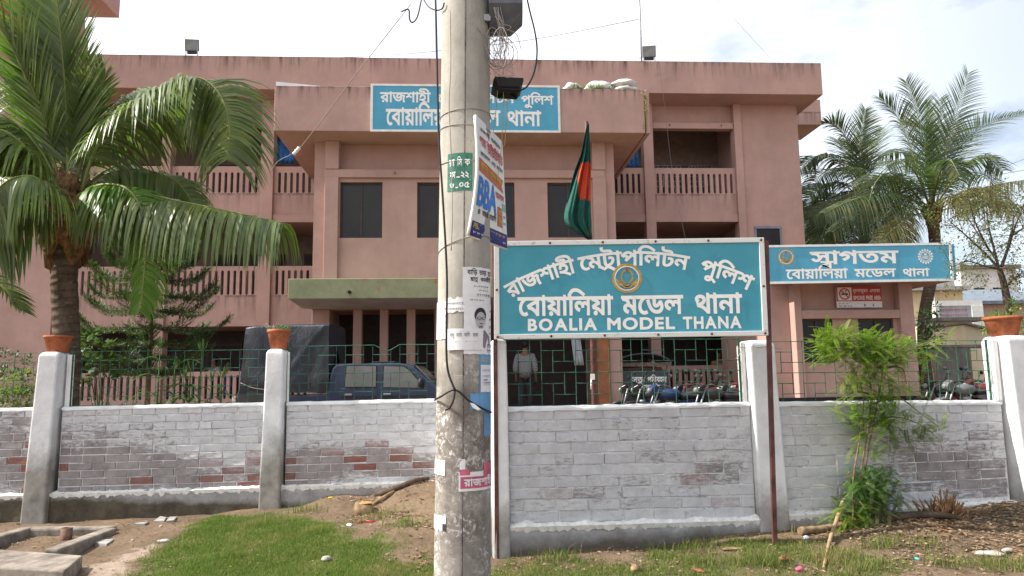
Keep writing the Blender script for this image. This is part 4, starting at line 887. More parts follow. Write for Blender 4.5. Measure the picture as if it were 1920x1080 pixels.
for cx, cy, rx, ry, n in ((1622, 935, 34, 40, 120), (1600, 965, 30, 26, 70), (1660, 940, 34, 34, 90), (1620, 890, 30, 22, 50), (1655, 890, 26, 20, 30)): cluster(cx, cy, rx, ry, n, 1 if cx > 1640 else q.choice((0, 0, 1)), -.22, .07, -.2, (.12, .2))
mb.build('foliage', [M_FEATH, M_FEATHD], sp_)
mb = MB()
for i in range(46):
    a = wpt(1622+q.gauss(0, 22), 930+q.gauss(0, 38), -.22+q.gauss(0, .05)); d = Vec((q.gauss(0, .5), q.gauss(-.2, .4), q.gauss(-.1, .6))); mb.tube([a, a+d*.08, a+d*.17+Vec((0, 0, -.03))], [.0035, .0025, .001], 4)
mb.build('dry_twigs', M_DRY, sp_)

# ---------------------------------------------------------------- police station: local frame u along the front, v inwards, z up
ST = thing('police_station', 'long three-storey pink station building with slotted balconies and green porch', 'building', BO, PSI)
def sb(name, mats, boxes, bev=.012, parent=None):
    mb = MB()
    for b in boxes: mb.box(*b)
    return mb.build(name, mats, parent or ST, bev)
ZT, ZE = 11.51, 10.45                             # parapet top, eave underside
sb('wall', M_PINK, [(7.56, 9.51, 0, 7, .3, ZE+.02)])
sb('corridor_wall', [M_INWALL], [(-20, 7.56, 2.2, 2.4, 3.42, ZE)], 0)
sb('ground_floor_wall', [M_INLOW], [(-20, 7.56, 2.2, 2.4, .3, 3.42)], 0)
sb('floor_slab', M_PINK, [(-13.2, 7.56, .06, 2.2, 3.32, 3.46), (-13.2, 7.56, .06, 2.2, 6.53, 6.70)], 0)
sb('roof_slab', M_PINK, [(-20, 9.798, -.798, 7, ZE+.004, ZE+.15)], 0)
cL0, cL1 = bp(291, 540, -.12)[0], bp(309, 540, -.12)[0]
for a, b in ((cL0, cL1), (-7.80, -7.41), (4.31, 4.63), (7.32, 7.57)): sb('column', M_PINK, [(a, b, -.12, .28, .3, ZE)])
for a, b in ((-13.2, -8.0), (4.63, 7.32)): pass
for (a, b) in ((-13.2, cL0), (cL1, -7.80), (-7.41, -5.4), (2.5, 4.31), (4.63, 7.32)):
    sb('beam', M_PINK, [(a+.002, b-.002, -.06, .22, 6.52, 6.76)]); sb('beam', M_PINK, [(a+.002, b-.002, -.06, .22, 9.62, 9.82)])
    sb('frieze_wall', M_PINK, [(a+.002, b-.002, .12, .24, 9.82, ZE)], 0)
def balustrade(u0, u1, z0, z1, s0, s1, pitch=.186, w=.085, v=.02):
    mb = MB(); n = max(2, int((u1-u0-.06)/pitch)); m = (u1-u0-n*pitch)/2; T = .10
    mb.box(u0, u1, v, v+T, z0, s0-.03); mb.box(u0, u1, v, v+T, s1+.03, z1)
    xs = [u0]+[u0+m+pitch*k for k in range(n+1)]+[u1]; c = .03
    for k in range(n+1):
        a = u0 if k == 0 else u0+m+pitch*(k-1)+pitch/2+w/2; b = u1 if k == n else u0+m+pitch*k+pitch/2-w/2
        if k == n: b = u1
        l = 0 if k == 0 else c; r = 0 if k == n else c
        mb.prism([(a, s0), (a-l, s0-.03), (b+r, s0-.03), (b, s0), (b, s1), (b+r, s1+.03), (a-l, s1+.03), (a, s1)], v, v+T, 'y')
    o = mb.build('balustrade', M_PANEL, ST)
    sb('handrail', M_PINK, [(u0, u1, v-.015, v+T+.015, z1-.07, z1)], .01) if False else None
    return o
for (a, b) in ((-13.2, cL0), (cL1, -7.80), (-7.41, -5.4), (2.5, 4.31), (4.63, 7.32)):
    balustrade(a+.002, b-.002, 6.762, 8.32, 7.50, 8.10); balustrade(a+.002, b-.002, 3.31, 5.16, 4.30, 5.00)
for (a, b) in ((-13.2, cL0), (cL1, -7.80), (-7.41, -5.6), (4.63, 7.32)): balustrade(a+.002, b-.002, .35, 1.95, 1.15, 1.80, .186, .085)
# near-black doors along the corridors, added to deepen their shade
k = 0
for z0, z1, lst in ((6.72, 9.0, (-12.4, -10.0, -8.9, -6.6, 3.0, 4.0, 5.35, 6.3)), (3.48, 5.9, (-12.4, -9.9, -8.7, -6.9, 3.0, 5.2, 6.4)), (.45, 2.9, (-12.2, -10.0, -8.6, -6.8, 2.9, 5.0, 6.5))):
    for u in lst:
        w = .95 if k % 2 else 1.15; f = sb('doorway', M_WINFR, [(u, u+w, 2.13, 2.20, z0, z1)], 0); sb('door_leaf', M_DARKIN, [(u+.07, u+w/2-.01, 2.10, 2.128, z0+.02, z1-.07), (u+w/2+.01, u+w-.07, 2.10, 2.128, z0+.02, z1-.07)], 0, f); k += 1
# corridor grilles on the top right floor
mb = MB()
for u0, u1 in ((5.2, 6.15), (6.45, 7.1)):
    z0, z1 = 8.25, 9.0; n = 6
    for i in range(n+1): mb.box(u0+(u1-u0)*i/n-.012, u0+(u1-u0)*i/n+.012, 2.05, 2.07, z0, z1)
    for i in range(5): mb.box(u0, u1, 2.05, 2.07, z0+(z1-z0)*i/4-.012, z0+(z1-z0)*i/4+.012)
mb.build('corridor_grille', M_STEEL, ST)
s_ = sb('side_window', flat('blue_grey_frame', (.20, .23, .28), .6), [(7.85, 7.91, -.04, .02, 4.6, 6.36), (8.67, 8.73, -.04, .02, 4.6, 6.36), (7.85, 8.73, -.06, .02, 6.30, 6.38)], .004); sb('pane', M_GLASS, [(7.91, 8.67, -.012, -.004, 4.6, 6.30)], 0, s_)
# parapet with its end returns
sb('parapet', M_PARA, [(-13.0, 9.95, -.95, -.80, ZE, ZT), (9.80, 9.95, -.80, 7, ZE, ZT)], .015)
e2 = bp(1541, 234, 3.4); sb('rear_eave', M_PARA, [(9.51, e2[0], 3.4, 5.2, e2[1], e2[1]+1.0)], .015)
# first-floor hall block under its big fascia box
HU0, HU1, HV = -5.44, 2.62, -3.5
sb('hall_wall', M_PINK, [(HU0, HU0+.2, HV, 0, 4.03, 7.95), (HU1-.2, HU1, HV, 0, 4.03, 7.95), (HU0+.2, HU1-.2, HV+.22, HV+.40, 7.17, 7.95)], 0)
W_ = [(-4.76, -3.64), (-2.72, -1.60), (-1.23, -.11), (.78, 1.90)]
bx_l = [(HU0+.2, HU0+.30, HV, HV+.2, 6.966, 7.95), (HU1-.30, HU1-.2, HV, HV+.2, 6.966, 7.95), (HU0+.2, HU1-.2, HV, HV+.2, 4.03, 5.34), (HU0+.2, HU1-.2, HV, HV+.2, 6.86, 6.965)]
e = [HU0+.2]+[q for w in W_ for q in w]+[HU1-.2]
for i in range(0, len(e), 2): bx_l.append((e[i], e[i+1], HV, HV+.2, 5.34, 6.86))
sb('hall_front', M_PINK, bx_l, 0)
sb('hall_beam', M_PINK, [(HU0+.28, HU1-.28, HV-.10, HV+.2, 6.96, 7.18)])
for a, b in ((-5.14, -4.78), (2.0, 2.36)): sb('pilaster', M_PINK, [(a, b, HV-.14, HV-.004, 4.03, 6.958), (a, b, HV-.14, HV+.2, 7.182, 7.95)])
for a, b in W_:
    f = sb('window', M_WINFR, [(a, a+.05, HV+.09, HV+.15, 5.34, 6.86), (b-.05, b, HV+.09, HV+.15, 5.34, 6.86), (a+.05, b-.05, HV+.09, HV+.15, 5.34, 5.39), (a+.05, b-.05, HV+.09, HV+.15, 6.81, 6.86), ((a+b)/2-.025, (a+b)/2+.025, HV+.09, HV+.15, 5.39, 6.81)], .004)
    sb('pane', M_GLASS, [(a+.05, (a+b)/2-.025, HV+.125, HV+.132, 5.39, 6.81), ((a+b)/2+.025, b-.05, HV+.115, HV+.122, 5.39, 6.81)], 0, f)
    sb('backing', M_DARKIN, [(a, b, HV+.5, HV+.52, 5.2, 6.95)], 0, f)
sb('fascia_box', M_PARA, [(-6.30, 3.30, -4.40, 0, 7.95, 9.15), (3.33, 3.44, -4.38, 0, 7.95, 9.15)], .015)
mb = MB()
for u in (-3.3, -1.9, 5.2, 6.9, 3.6):
    z, v = (7.07, HV-.10) if u < 3 else (9.72, -.06)
    mb.tube([(u, v, z), (u, v-.05, z-.02), (u, v-.07, z+.03)], .012, 6)
mb.build('hook', M_RUST, ST)
# ground floor of the hall block
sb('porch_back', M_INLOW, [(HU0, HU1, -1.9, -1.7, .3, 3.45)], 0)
for p0, p1 in ((663, 679), (713, 728), (763, 779), (815, 829)): sb('porch_pillar', M_PINK, [(bp(p0, 630, -3.3)[0], bp(p1, 630, -3.3)[0], -3.42, -3.15, .3, 3.45)])
sb('porch_pillar', M_PINK, [(HU0, HU0+.45, -3.45, -1.9, .3, 3.45)]); sb('porch_pillar', M_PINK, [(1.95, HU1, -3.45, -1.9, .3, 3.45)])
sb('porch_lintel', M_PINK, [(HU0, HU1, -3.5, -1.9, 3.45, 4.03)], 0)
s = NT('faded_green_fascia'); n1 = s.noise(3, 7, .7); c = s.mix(s.ramp(n1, .3, .7), (.22, .235, .135), (.33, .34, .21)); c = s.mix(s.ramp(s.noise(1.6, 7, .75, (1, 1, 1.6), (2.3, 0, .4)), .60, .64, 0, .9), c, (.38, .16, .11)); c = s.mix(s.ramp(s.noise(7, 6, .8), .62, .7, 0, .6), c, (.15, .14, .09)); s.bump(s.noise(18, 6, .7), .4, .01); M_FASC = s.fin(c, .9, .1)
M_SOFF = flat('chalky_soffit', (.42, .40, .40), .95, .12, 2)
mb = MB(); mb.prism([(-5.2, 3.54), (-5.2, 4.02), (-3.505, 4.08), (-3.505, 3.46)], -5.65, 2.85, 'x'); o = mb.build('canopy', [M_FASC, M_SOFF], ST, .012)
for p in o.data.polygons:
    if p.normal.z < -.7: p.material_index = 1
uu, zz_ = bp(656, 548, -5.2); MB().tube([(uu, -5.15, zz_), (uu, -5.30, zz_)], .038, 10, 0, False).tube([(uu, -5.3, zz_), (uu, -5.21, zz_)], .026, 10, 1).build('drain_spout', [M_RUST, M_BLACK], ST)
M_BRN = flat('red_brown_column', (.30, .115, .055), .8, .15, 6)  # left part of the porch column is red-brown, the rest pink
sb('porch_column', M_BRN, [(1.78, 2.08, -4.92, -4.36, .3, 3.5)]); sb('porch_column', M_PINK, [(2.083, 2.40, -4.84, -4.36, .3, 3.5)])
# taller wing at the left edge
wu = bp(130, 70, -.3)[0]; eb = bp(224, 34, -.6)
sb('wing_wall', M_PINK, [(-32, wu, -.3, .6, .3, eb[1]+.5), (-32, wu-.6, .6, 2.0, .3, eb[1]+.5), (-32, wu-.3, .6, 2.19, .3, 10.3)]); sb('wing_eave', M_PARA, [(-32, eb[0], -2.2, -.6, eb[1], eb[1]+1.1)], .015)

# things on and in the building
def bt(name, label, cat, u, v, z, group=None): return thing(name, label, cat, bw(u, v, z), PSI, group)
M_SHEET = flat('white_tin_sheet', (.72, .72, .74), .5, .05)
t = bt('tin_sheet', 'white flat sheet lying on the left end of the fascia box', 'sheet', -5.78, -4.33, 9.152)
mb = MB(); mb.prism([(-.5, 0), (.62, 0), (.62, .012), (-.5, .115)], -.04, .5, 'y'); tag(t, t['label'], 'sheet'); mb.build('sheet', M_SHEET, t)
# station name board on the fascia box
M_SKYB2 = plaster('sky_blue_board', (.10, .355, .51), (), 0)
a0, z0 = bp(697, 246, -4.41); a1, z1 = bp(1047, 163, -4.41); Wd, Hd = a1-a0, z1-z0
nb = bt('name_board', 'long sky-blue board with two white Bengali lines on the fascia box', 'signboard', a0, -4.41, z0)
MB().box(0, Wd, -.03, .0, 0, Hd).build('panel', M_SKYB2, nb)
MB().box(-.03, Wd+.03, -.045, -.002, Hd-.035, Hd+.02).box(-.03, Wd+.03, -.045, -.002, -.02, .035).box(-.03, .03, -.045, -.002, .035, Hd-.035).box(Wd-.03, Wd+.03, -.045, -.002, .035, Hd-.035).build('frame', M_WHITE, nb, .004)
def nbx(px): return (px-697)/350*Wd
def nbz(py): return (246-py)/83*Hd
fn = lambda x, z: (x, -.034, z)
mb = MB()
T1 = '\u09b0\u09be\u099c\u09b6\u09be\u09b9\u09c0'; T2 = '\u09c7\u09ae\u099f^\u09be\u09aa\u09bf\u09b2\u099f\u09a8'; T3 = '\u09aa\u09c1\u09bf\u09b2\u09b6'
N1 = '\u09c7\u09ac\u09be\u09df\u09be\u09bf\u09b2\u09df\u09be'; N2 = '\u09ae\u09c7\u09a1\u09b2'; N3 = '\u09a5\u09be\u09a8\u09be'
for t_, a, b, base, top in ((T1, 712, 806, 194, 177), (T2, 818, 964, 194, 180), (T3, 975, 1037, 196, 181), (N1, 723, 838, 235, 207), (N2, 850, 936, 235, 208), (N3, 949, 1013, 235, 210)): put(mb, fit(word(t_, .05), nbx(a), nbx(b), nbz(base), nbz(top)), fn)
mb.build('lettering', M_LETTER, nb)
# sandbags and weeds on the fascia box
M_BAG = flat('white_sandbag', (.62, .61, .58), .9, .12, 9, .1, 0, .01)
for i, (px, py, w, h, lab) in enumerate(((1072, 159, .34, .20, 'small white sandbag, leftmost of the row on the fascia box'), (1123, 156, .52, .27, 'plump white sandbag in the middle of the row on the fascia box'), (1171, 163, .46, .16, 'flat white sandbag lying under another at the right of the row'), (1170, 154, .44, .16, 'white sandbag lying on top of another at the right of the row'))):
    u, z = bp(px, py, -4.1); z = 9.15+(h*.45 if i != 3 else .24)
    tag(MB().blob((0, 0, 0), (w*.74, .28, h*.74), i+3, .28, 18, 10, 0, None, 2.2).build('sandbag', M_BAG, None, 0, bw(u, -4.1, z)), lab, 'sandbag', 'sandbags on the fascia box')
for px, lab in ((1081, 'tuft of green weed growing beside the leftmost sandbag'), (1120, 'wide tuft of green weed growing before the plump sandbag')):
    u, _ = bp(px, 160, -4.3); mb = MB()
    for i in range(60): leafpoint(mb, Vec((r2.gauss(0, .09 if px < 1100 else .16), r2.gauss(0, .03), 0)), Vec((r2.gauss(0, .8), r2.gauss(-.2, .4), r2.uniform(.3, 1))), r2.uniform(.10, .24), .012)
    tag(mb.build('weed', M_LEAFB, None, 0, bw(u, -4.32, 9.15)), lab, 'weed')
mb = MB()
mb.tube([(0, 0, 0), (.01, -.02, -.5), (0, -.01, -1.0)], .012, 5)
for i in range(26): z = -r2.uniform(0, 1.0); leafpoint(mb, Vec((r2.gauss(0, .03), 0, z)), Vec((r2.gauss(0, 1), -.6, r2.gauss(0, .6))), .08, .018)
tag(mb.build('weed', leafmat('yellowing_weed', (.16, .17, .03), (.28, .24, .05)), None, 0, bw(3.315, -4.42, 9.05)), 'yellowing weed trailing from the crack at the right end of the fascia box', 'weed')
# rooftop floodlights, mast
for px, py, lab in ((360, 85, 'grey floodlight standing on the left of the roof parapet'), (1217, 97, 'grey floodlight standing on the right of the roof parapet beside the mast')):
    u, z = bp(px, py, -.87); p = bw(u, -.87, z); floodlight(tuple(p), .42, .36, .16, (R(10), 0, PSI+R(4 if px < 500 else -10)), lab, stand=z-.18-ZT+.02, back=False)
u, z = bp(1203, 112, -.4); mb = MB().tube([(0, 0, 0), (0, 0, 4.2)], .028, 8); mb.tube([(0, 0, 1.25), (-.12, 0, 1.25)], .012, 6)
tag(mb.build('mast', M_STEEL, None, 0, bw(u, -.4, ZE+.15)), 'thin steel antenna mast rising from the roof', 'mast')
GW = 'overhead lines'
cable('overhead_line', [tuple(bw(*[bp(640, 105, -.6)[0], -.6, ZT+.15])), tuple(at(700, 105, 22)), tuple(at(825, 95, 20)), tuple(at(1010, 72, 20)), tuple(at(1198, 36, 22.5))], .010, M_WIRE, 'thin grey line from the roof to the top of the mast', 'cable', 5, 8, GW)
cable('overhead_line', [tuple(at(1216, -20, 20)), tuple(at(1240, 150, 18)), tuple(at(1262, 330, 15)), tuple(at(1290, 470, 12))], .0035, M_CABLE, 'thin line running down across the upper right balcony', 'cable', 5, 8, GW)
cable('overhead_line', [tuple(at(1335, -10, 20)), tuple(at(1445, 110, 30))], .006, M_WIREM, 'faint line crossing the sky above the right of the roof', 'cable', 4, 8, GW)
for y0, y1, lab in ((345, 292, 'upper of the two lines crossing the sky at the right edge'), (352, 316, 'lower of the two lines crossing the sky at the right edge')):
    cable('overhead_line', [tuple(at(1790, y0+14, 26)), tuple(at(1850, y0-18, 26)), tuple(at(1935, y1, 26))], .012, M_WIRE, lab, 'cable', 5, 8, GW)
g0, g1, g2 = at(770, 8, 4.6), at(556, 283, 17), at(522, 302, 18.5)
cable('guy_wire', [g0, g0*.75+g1*.25, g0*.5+g1*.5+Vec((0, 0, -.03)), g1, g2, at(508, 322, 18.9)], [.0028+.0085*i/50 for i in range(51)], M_WIRE, 'taut slanting wire from the pole down to the left balcony', 'cable', 5, 10)
tag(MB().lathe([(0, -.12), (.05, -.10), (.035, -.04), (.055, 0), (.035, .04), (.05, .1), (0, .12)], 10, (0, 0, 0), 0, Matrix.Rotation(R(40), 4, 'Y')).build('insulator', M_WHITE, None, 0, g1), 'white insulator on the slanting wire before the left balcony', 'insulator')

# hung blue cloths on the top balcony
M_CLOTH = flat('blue_cloth', (.05, .20, .50), .85, .35, 7)
for px0, px1, py0, py1, v, lab in ((519, 552, 262, 306, .5, 'blue checked cloth hanging on the top balcony left of the fascia box'), (1163, 1196, 282, 313, .6, 'blue cloth hanging on the top balcony right of the fascia box')):
    u0, z0 = bp(px0, py1, v); u1, z1 = bp(px1, py0, v); P = [[(u0+(u1-u0)*i/12, v+.06*sin(i*1.9)+.02*sin(k), z0+(z1-z0)*k/5) for k in range(6)] for i in range(13)]
    mb = MB().grid(P); o = mb.build('cloth', M_CLOTH, None, 0, BO); o.rotation_euler.z = PSI; so = o.modifiers.new('Solidify', 'SOLIDIFY'); so.thickness = .01; tag(o, lab, 'cloth')

# ---------------------------------------------------------------- flag
FD = 14.0; fb = at(1113, 720, FD); ft_ = at(1099, 228, FD)
fl = thing('flagpole', 'red painted flagpole standing in the yard behind the big signboard', 'flagpole', (fb.x, FD, YARD))
MB().lathe([(.05, 0), (.045, 2.2), (.036, ft_.z-YARD), (0, ft_.z-YARD+.02)], 12).build('pole', M_RUST, fl)
cp_ = at(1110, 708, FD-.06); MB().box(-.06, .02, -.07, -.045, cp_.z-YARD-.04, cp_.z-YARD+.07).tube([(-.05, -.07, cp_.z-YARD-.04), (-.055, -.07, cp_.z-YARD-.22)], .014, 6).build('cleat', M_WHITE, fl)
M_FG = flat('flag_green', (.010, .080, .062), .8, .2, 9); M_FR = flat('flag_red', (.50, .055, .018), .8, .12, 9)
edge = [(1100, 234, 1104), (1094, 262, 1105), (1088, 292, 1106), (1077, 322, 1107), (1069, 352, 1107), (1062, 382, 1107), (1058, 404, 1108), (1062, 420, 1109), (1078, 434, 1109), (1098, 448, 1110)]
ES = spline([(a, b, c) for a, b, c in edge], 6); nx_ = 30
P = []; mi = []
for i in range(nx_+1):
    f = i/nx_; row = []
    for e_ in ES:
        w = e_[2]-e_[0]; px = e_[0]+w*f; p = at(px, e_[1], FD); row.append((p.x, FD-.06+(.10*sin(f*14+e_[1]*.02)*(1-f)+.035*sin(f*31+e_[1]*.035))*min(1, w/20), p.z-(.02*sin(f*7))))
    P.append(row)
mb = MB().grid(P); ny_ = len(ES)
for i in range(nx_):
    for k_ in range(ny_-1):
        e_ = ES[k_]; px = e_[0]+(e_[2]-e_[0])*(i+.5)/nx_; yy = e_[1]
        if 304 < yy < 377 and px > 1083+ (6*((yy-340)/36)**2) and px < 1112: mb.m[i*(ny_-1)+k_] = 1
o = mb.build('flag', [M_FG, M_FR]); so = o.modifiers.new('Solidify', 'SOLIDIFY'); so.thickness = .004
tag(o, 'green flag with a red disc hanging limp on the flagpole', 'flag')

# ---------------------------------------------------------------- gatehouse
GL = (17.4, .09); ga, go = wall_frame(GL)
def gs(px, py, dv=0): p = at(px, py, GL[0]+dv, GL[1]); d = p-go; return d.x*cos(ga)+d.y*sin(ga), p.z
GH = thing('gatehouse', 'small pink gatehouse with a blue welcome sign along its roof edge', 'building', go, ga)
def gb(name, mats, boxes, bev=.012, parent=None): return sb(name, mats, boxes, bev, parent or GH)
l0, l1, r0, r1 = gs(1471, 620)[0], gs(1505, 620)[0], gs(1690, 620)[0], gs(1716, 620)[0]
zb0, zb1 = gs(1600, 597)[1], gs(1600, 581)[1]; zf0 = 3.82
gb('pillar', M_PINK, [(l0+.27, l1, -.02, .35, .3, zf0)]); gb('pillar', M_PINK, [(r0, r1, -.02, .35, .3, zf0)]); gb('wall', M_PINK, [(l0-.30, l0+.268, .25, .40, .3, zf0), (l0-.3, l0-.2, .40, 3.4, .3, zf0), (r1-.004, r1+.12, .35, 3.4, .3, zf0), (l0-.2, r1, 3.25, 3.4, .3, zf0)], 0)
gb('beam', M_PINK, [(l1+.002, r0-.002, -.01, .32, zb0, zb1)])
gb('frieze_wall', M_PINK, [(l1+.002, r0-.002, .20, .30, zb1, zf0)], 0)
zw = gs(1540, 680)[1]; o1 = gs(1567, 620)[0]; o2 = gs(1615, 620)[0]; o3 = gs(1682, 620)[0]
M_GHL = plaster('peeling_pink', PINK, (), 0)
gb('sill_wall', M_GHL, [(l1+.002, r0-.002, .12, .24, .3, zw)], 0); gb('wall', M_PINK, [(o1, o2, .12, .24, zw, zb0)], 0); gb('wall', M_PINK, [(o3, r0-.002, .12, .24, zw, zb0)], 0)
for a, b in ((l1, o1), (o2, o3)):
    f = gb('window', M_WINFR, [(a+.002, a+.05, .15, .20, zw, zb0), (b-.05, b-.002, .15, .20, zw, zb0), (a+.05, b-.05, .15, .20, zb0-.05, zb0), ((a+b)/2-.02, (a+b)/2+.02, .15, .20, zw, zb0-.05)], 0); gb('pane', M_GLASS, [(a+.05, b-.05, .178, .184, zw, zb0-.05)], 0, f)
gb('skirting', M_BLACK, [(l0-.31, r1+.13, -.03, .5, .3, gs(1600, 744)[1])], 0)
ra, rb_ = gs(1449, 500)[0], gs(1768, 500)[0]
gb('roof_slab', M_PINK, [(ra, rb_, -.45, 3.6, zf0, 4.62)], .01)
s = NT('peeling_patch')
# welcome sign on the roof edge
q4 = [at(1440, 530.5, 16.75), at(1787, 524.5, 16.75), at(1782, 457, 16.75), at(1437.5, 462, 16.75)]
gsn = thing('welcome_sign', 'blue welcome board with white Bengali letters and two round emblems on the gatehouse', 'signboard', tuple(q4[0])); o0 = Vec(q4[0])
def gq(x, z, y=-.004): p = (q4[0]*(1-x)+q4[1]*x)*(1-z)+(q4[3]*(1-x)+q4[2]*x)*z-o0; return (p.x, y, p.z)
def slab(mb, A, y0, y1, m=0): fp = [gq(*a) for a in A]; mb.add([(p[0], y0, p[2]) for p in fp]+[(p[0], y1, p[2]) for p in fp], [(0, 1, 2, 3), (7, 6, 5, 4), (0, 4, 5, 1), (1, 5, 6, 2), (2, 6, 7, 3), (3, 7, 4, 0)], m)
mb = MB(); slab(mb, ((0, 0), (1, 0), (1, 1), (0, 1)), 0, .12); slab(mb, ((1.002, .02), (1.024, .0), (1.024, 1.0), (1.002, .98)), .03, .3); mb.build('panel', M_SKYB2, gsn)
mb = MB()
for A in (((-.005, -.03), (1.003, -.03), (1.003, .03), (-.005, .03)), ((-.005, .97), (1.003, .97), (1.003, 1.03), (-.005, 1.03)), ((-.005, .03), (.008, .03), (.008, .97), (-.005, .97)), ((.990, .03), (1.003, .03), (1.003, .97), (.990, .97))): slab(mb, A, -.015, .05)
mb.build('frame', M_WHITE, gsn)
gw = (q4[1]-q4[0]).length; gh = (q4[3]-q4[0]).length
def gx(px): return (px-1440)/346
def gz2(py, px): yb = 530.5-6*gx(px); return (yb-py)/68.5
mb = MB()
for t_, a, b, base, top in (('\u09b8~\u09be\u0997\u09a4\u09ae', 1520, 1687, 494, 471), (N1, 1474, 1590, 522, 505), (N2, 1602, 1680, 519, 504), (N3, 1693, 1743, 518, 504)):
    cs = fit(word(t_, .05), gx(a), gx(b), gz2(base, (a+b)/2), gz2(top, (a+b)/2)); put(mb, cs, lambda x, z: gq(x, z, -.006))
mb.build('lettering', M_LETTER, gsn)
def gm(x, z, y): return gq(x/gw, z/gh, y)
emblem(gsn, gm, (gx(1475.5)*gw, gz2(482, 1475)*gh), .19, mats=(M_GOLD, M_WHITE, M_BLACK, M_RED))
mb = MB(); c0 = (gx(1737)*gw, gz2(480.5, 1737)*gh); r = .19; L = lambda k: (lambda x, z: gm(x, z, -.006-.002*k))
put(mb, list(ring(r*.52, r*.60, 32, c0)), L(0)); put(mb, list(ring(r*.66, r*.70, 32, c0)), L(0))
for i in range(16):
    a = 2*pi*i/16; d = Vec((cos(a), sin(a))); n_ = Vec((-sin(a), cos(a))); p = Vec(c0)+d*r*.72; put(mb, [[tuple(p-n_*r*.09), tuple(p+d*r*.1-n_*r*.13), tuple(p+d*r*.25), tuple(p+d*r*.1+n_*r*.13), tuple(p+n_*r*.09)][::-1]], L(1))
for dz in (-.22, -.08, .06): put(mb, [[(c0[0]+r*.38*t, c0[1]+r*(dz-.10*(1-t*t))) for t in np.linspace(-1, 1, 7)]+[(c0[0]+r*.38*t, c0[1]+r*(dz+.07-.10*(1-t*t))) for t in np.linspace(1, -1, 7)]], L(1))
put(mb, [[(c0[0]-r*.2, c0[1]+r*.15), (c0[0]+r*.2, c0[1]+r*.15), (c0[0]+r*.12, c0[1]+r*.36), (c0[0]-r*.12, c0[1]+r*.36)]], L(1)); mb.build('emblem', M_LETTER, gsn)
# no-smoking sign
s0_, zA = gs(1568, 577, .12); s1_, zB = gs(1650, 537.5, .12); ws, hs = s1_-s0_, zB-zA
nsn = thing('no_smoking_sign', 'red and white no-smoking sign reading SMOKE FREE AREA above the gatehouse window', 'sign', Vec((go.x+s0_*cos(ga)-.12*sin(ga)*0, go.y+s0_*sin(ga)+.12, zA)), ga)
M_SRED = flat('sign_red', (.48, .045, .045), .5, .08)
MB().box(0, ws, -.02, 0, 0, hs).build('panel', M_PAPER, nsn)
mb = MB(); F = lambda k: (lambda x, z: (x*ws, -.022-.002*k, z*hs))
put(mb, [[(0, .30), (1, .30), (1, 1), (0, 1)]], F(0), 0); put(mb, [[(.03, .34), (.34, .34), (.34, .96), (.03, .96)]], F(1), 1)
asp = ws/hs; cr = (.185, .65)
G_ = lambda k: (lambda x, z: F(k)(cr[0]+x/asp, cr[1]+z))
put(mb, list(ring(.22, .28, 32)), G_(2), 0); put(mb, [stroke([(-.18, .18), (.18, -.18)], .055, 1)], G_(3), 0); put(mb, [[(-.17, -.045), (.17, -.045), (.17, .03), (-.17, .03)]], G_(2), 2); put(mb, [stroke([(.02, .06), (.08, .12), (.03, .16), (.12, .19)], .03, 1)], G_(2), 2)
put(mb, fit(word('\u09a7\u09c2\u09ae\u09aa\u09be\u09a8\u09ae\u09c1\u0995\u09a4', .04), .37, .70, .73, .87), F(1), 1); put(mb, fit(word('\u098f\u09b2\u09be\u0995\u09be', .04), .74, .97, .73, .87), F(1), 1)
for t_, a, b in (('SMOKE', .37, .62), ('FREE', .65, .80), ('AREA', .83, .98)): put(mb, fit(word(t_, .06), a, b, .38, .56, .70), F(1), 1)
lines(mb, F(1), [(.20, .03, .04, .25), (.08, .05, .04, .34)], 2, 3)
for t_, a, b in (('B', .60, .63), ('A', .78, .82)): put(mb, fit(word(t_, .05), a, b, .06, .18, .70), F(1), 2)
mb.build('print', [M_SRED, M_PAPER, M_INK], nsn)

# ---------------------------------------------------------------- palms
def frond(ml, mr, P, n, Lm, g, w=.028, hint=None, fwd=.55, r0=.03, q=rnd, gap=.10, m=0, tipf=.35, lift=.0, dens=1.0, fk=.5):
    C = spline(P, 14); K = len(C); mr.tube(C, [r0*(1-.88*i/K) for i in range(K)], 6, 0, True, True, .75)
    n = int(n*dens)
    for i in range(n):
        f = gap+(1-gap)*(i+.5)/n; x = f*(K-1); a = min(K-2, int(x)); p = C[a].lerp(C[a+1], x-a); t = (C[a+1]-C[max(0, a-1)]).normalized()
        k_ = max(0, min(1, -t.z/.8)) if lift < 0 else 0; up = Vec(hint) if hint else Vec((0, -k_, 1-k_)); s_ = t.cross(up)
        s_ = s_.normalized() if s_.length > .15 else Vec((1, 0, 0)); nn = s_.cross(t).normalized()
        prof = min(1, .35+f*3.2)*(1 if f < .55 else 1-(1-tipf)*((f-.55)/.45)**1.5); L = Lm*prof*q.uniform(.88, 1.08)
        for e in (-1, 1):
            if q.random() < .03: continue
            d = (s_*e*q.uniform(.9, 1.1)+t*(fwd+fk*f+q.gauss(0, .06))+nn*(.35+lift+q.gauss(0, .08))).normalized(); c = p.copy(); sg = 5; W_ = w*q.uniform(.8, 1.15)*(.75+.25*prof); wd = (t-d*t.dot(d)).normalized(); wd = (wd+nn*.35*q.uniform(-1, 1)).normalized(); vs_ = []
            gg = g*q.uniform(.8, 1.25)
            for k in range(sg+1):
                h = (.45, 1, .95, .75, .45, .03)[k]*W_*.5; vs_ += [c-wd*h, c+wd*h]; c = c+d*(L/sg); d = (d+Vec((0, 0, -gg*.42))).normalized()
            ml.add(vs_, [(2*k, 2*k+1, 2*k+3, 2*k+2) for k in range(sg)], m, True)
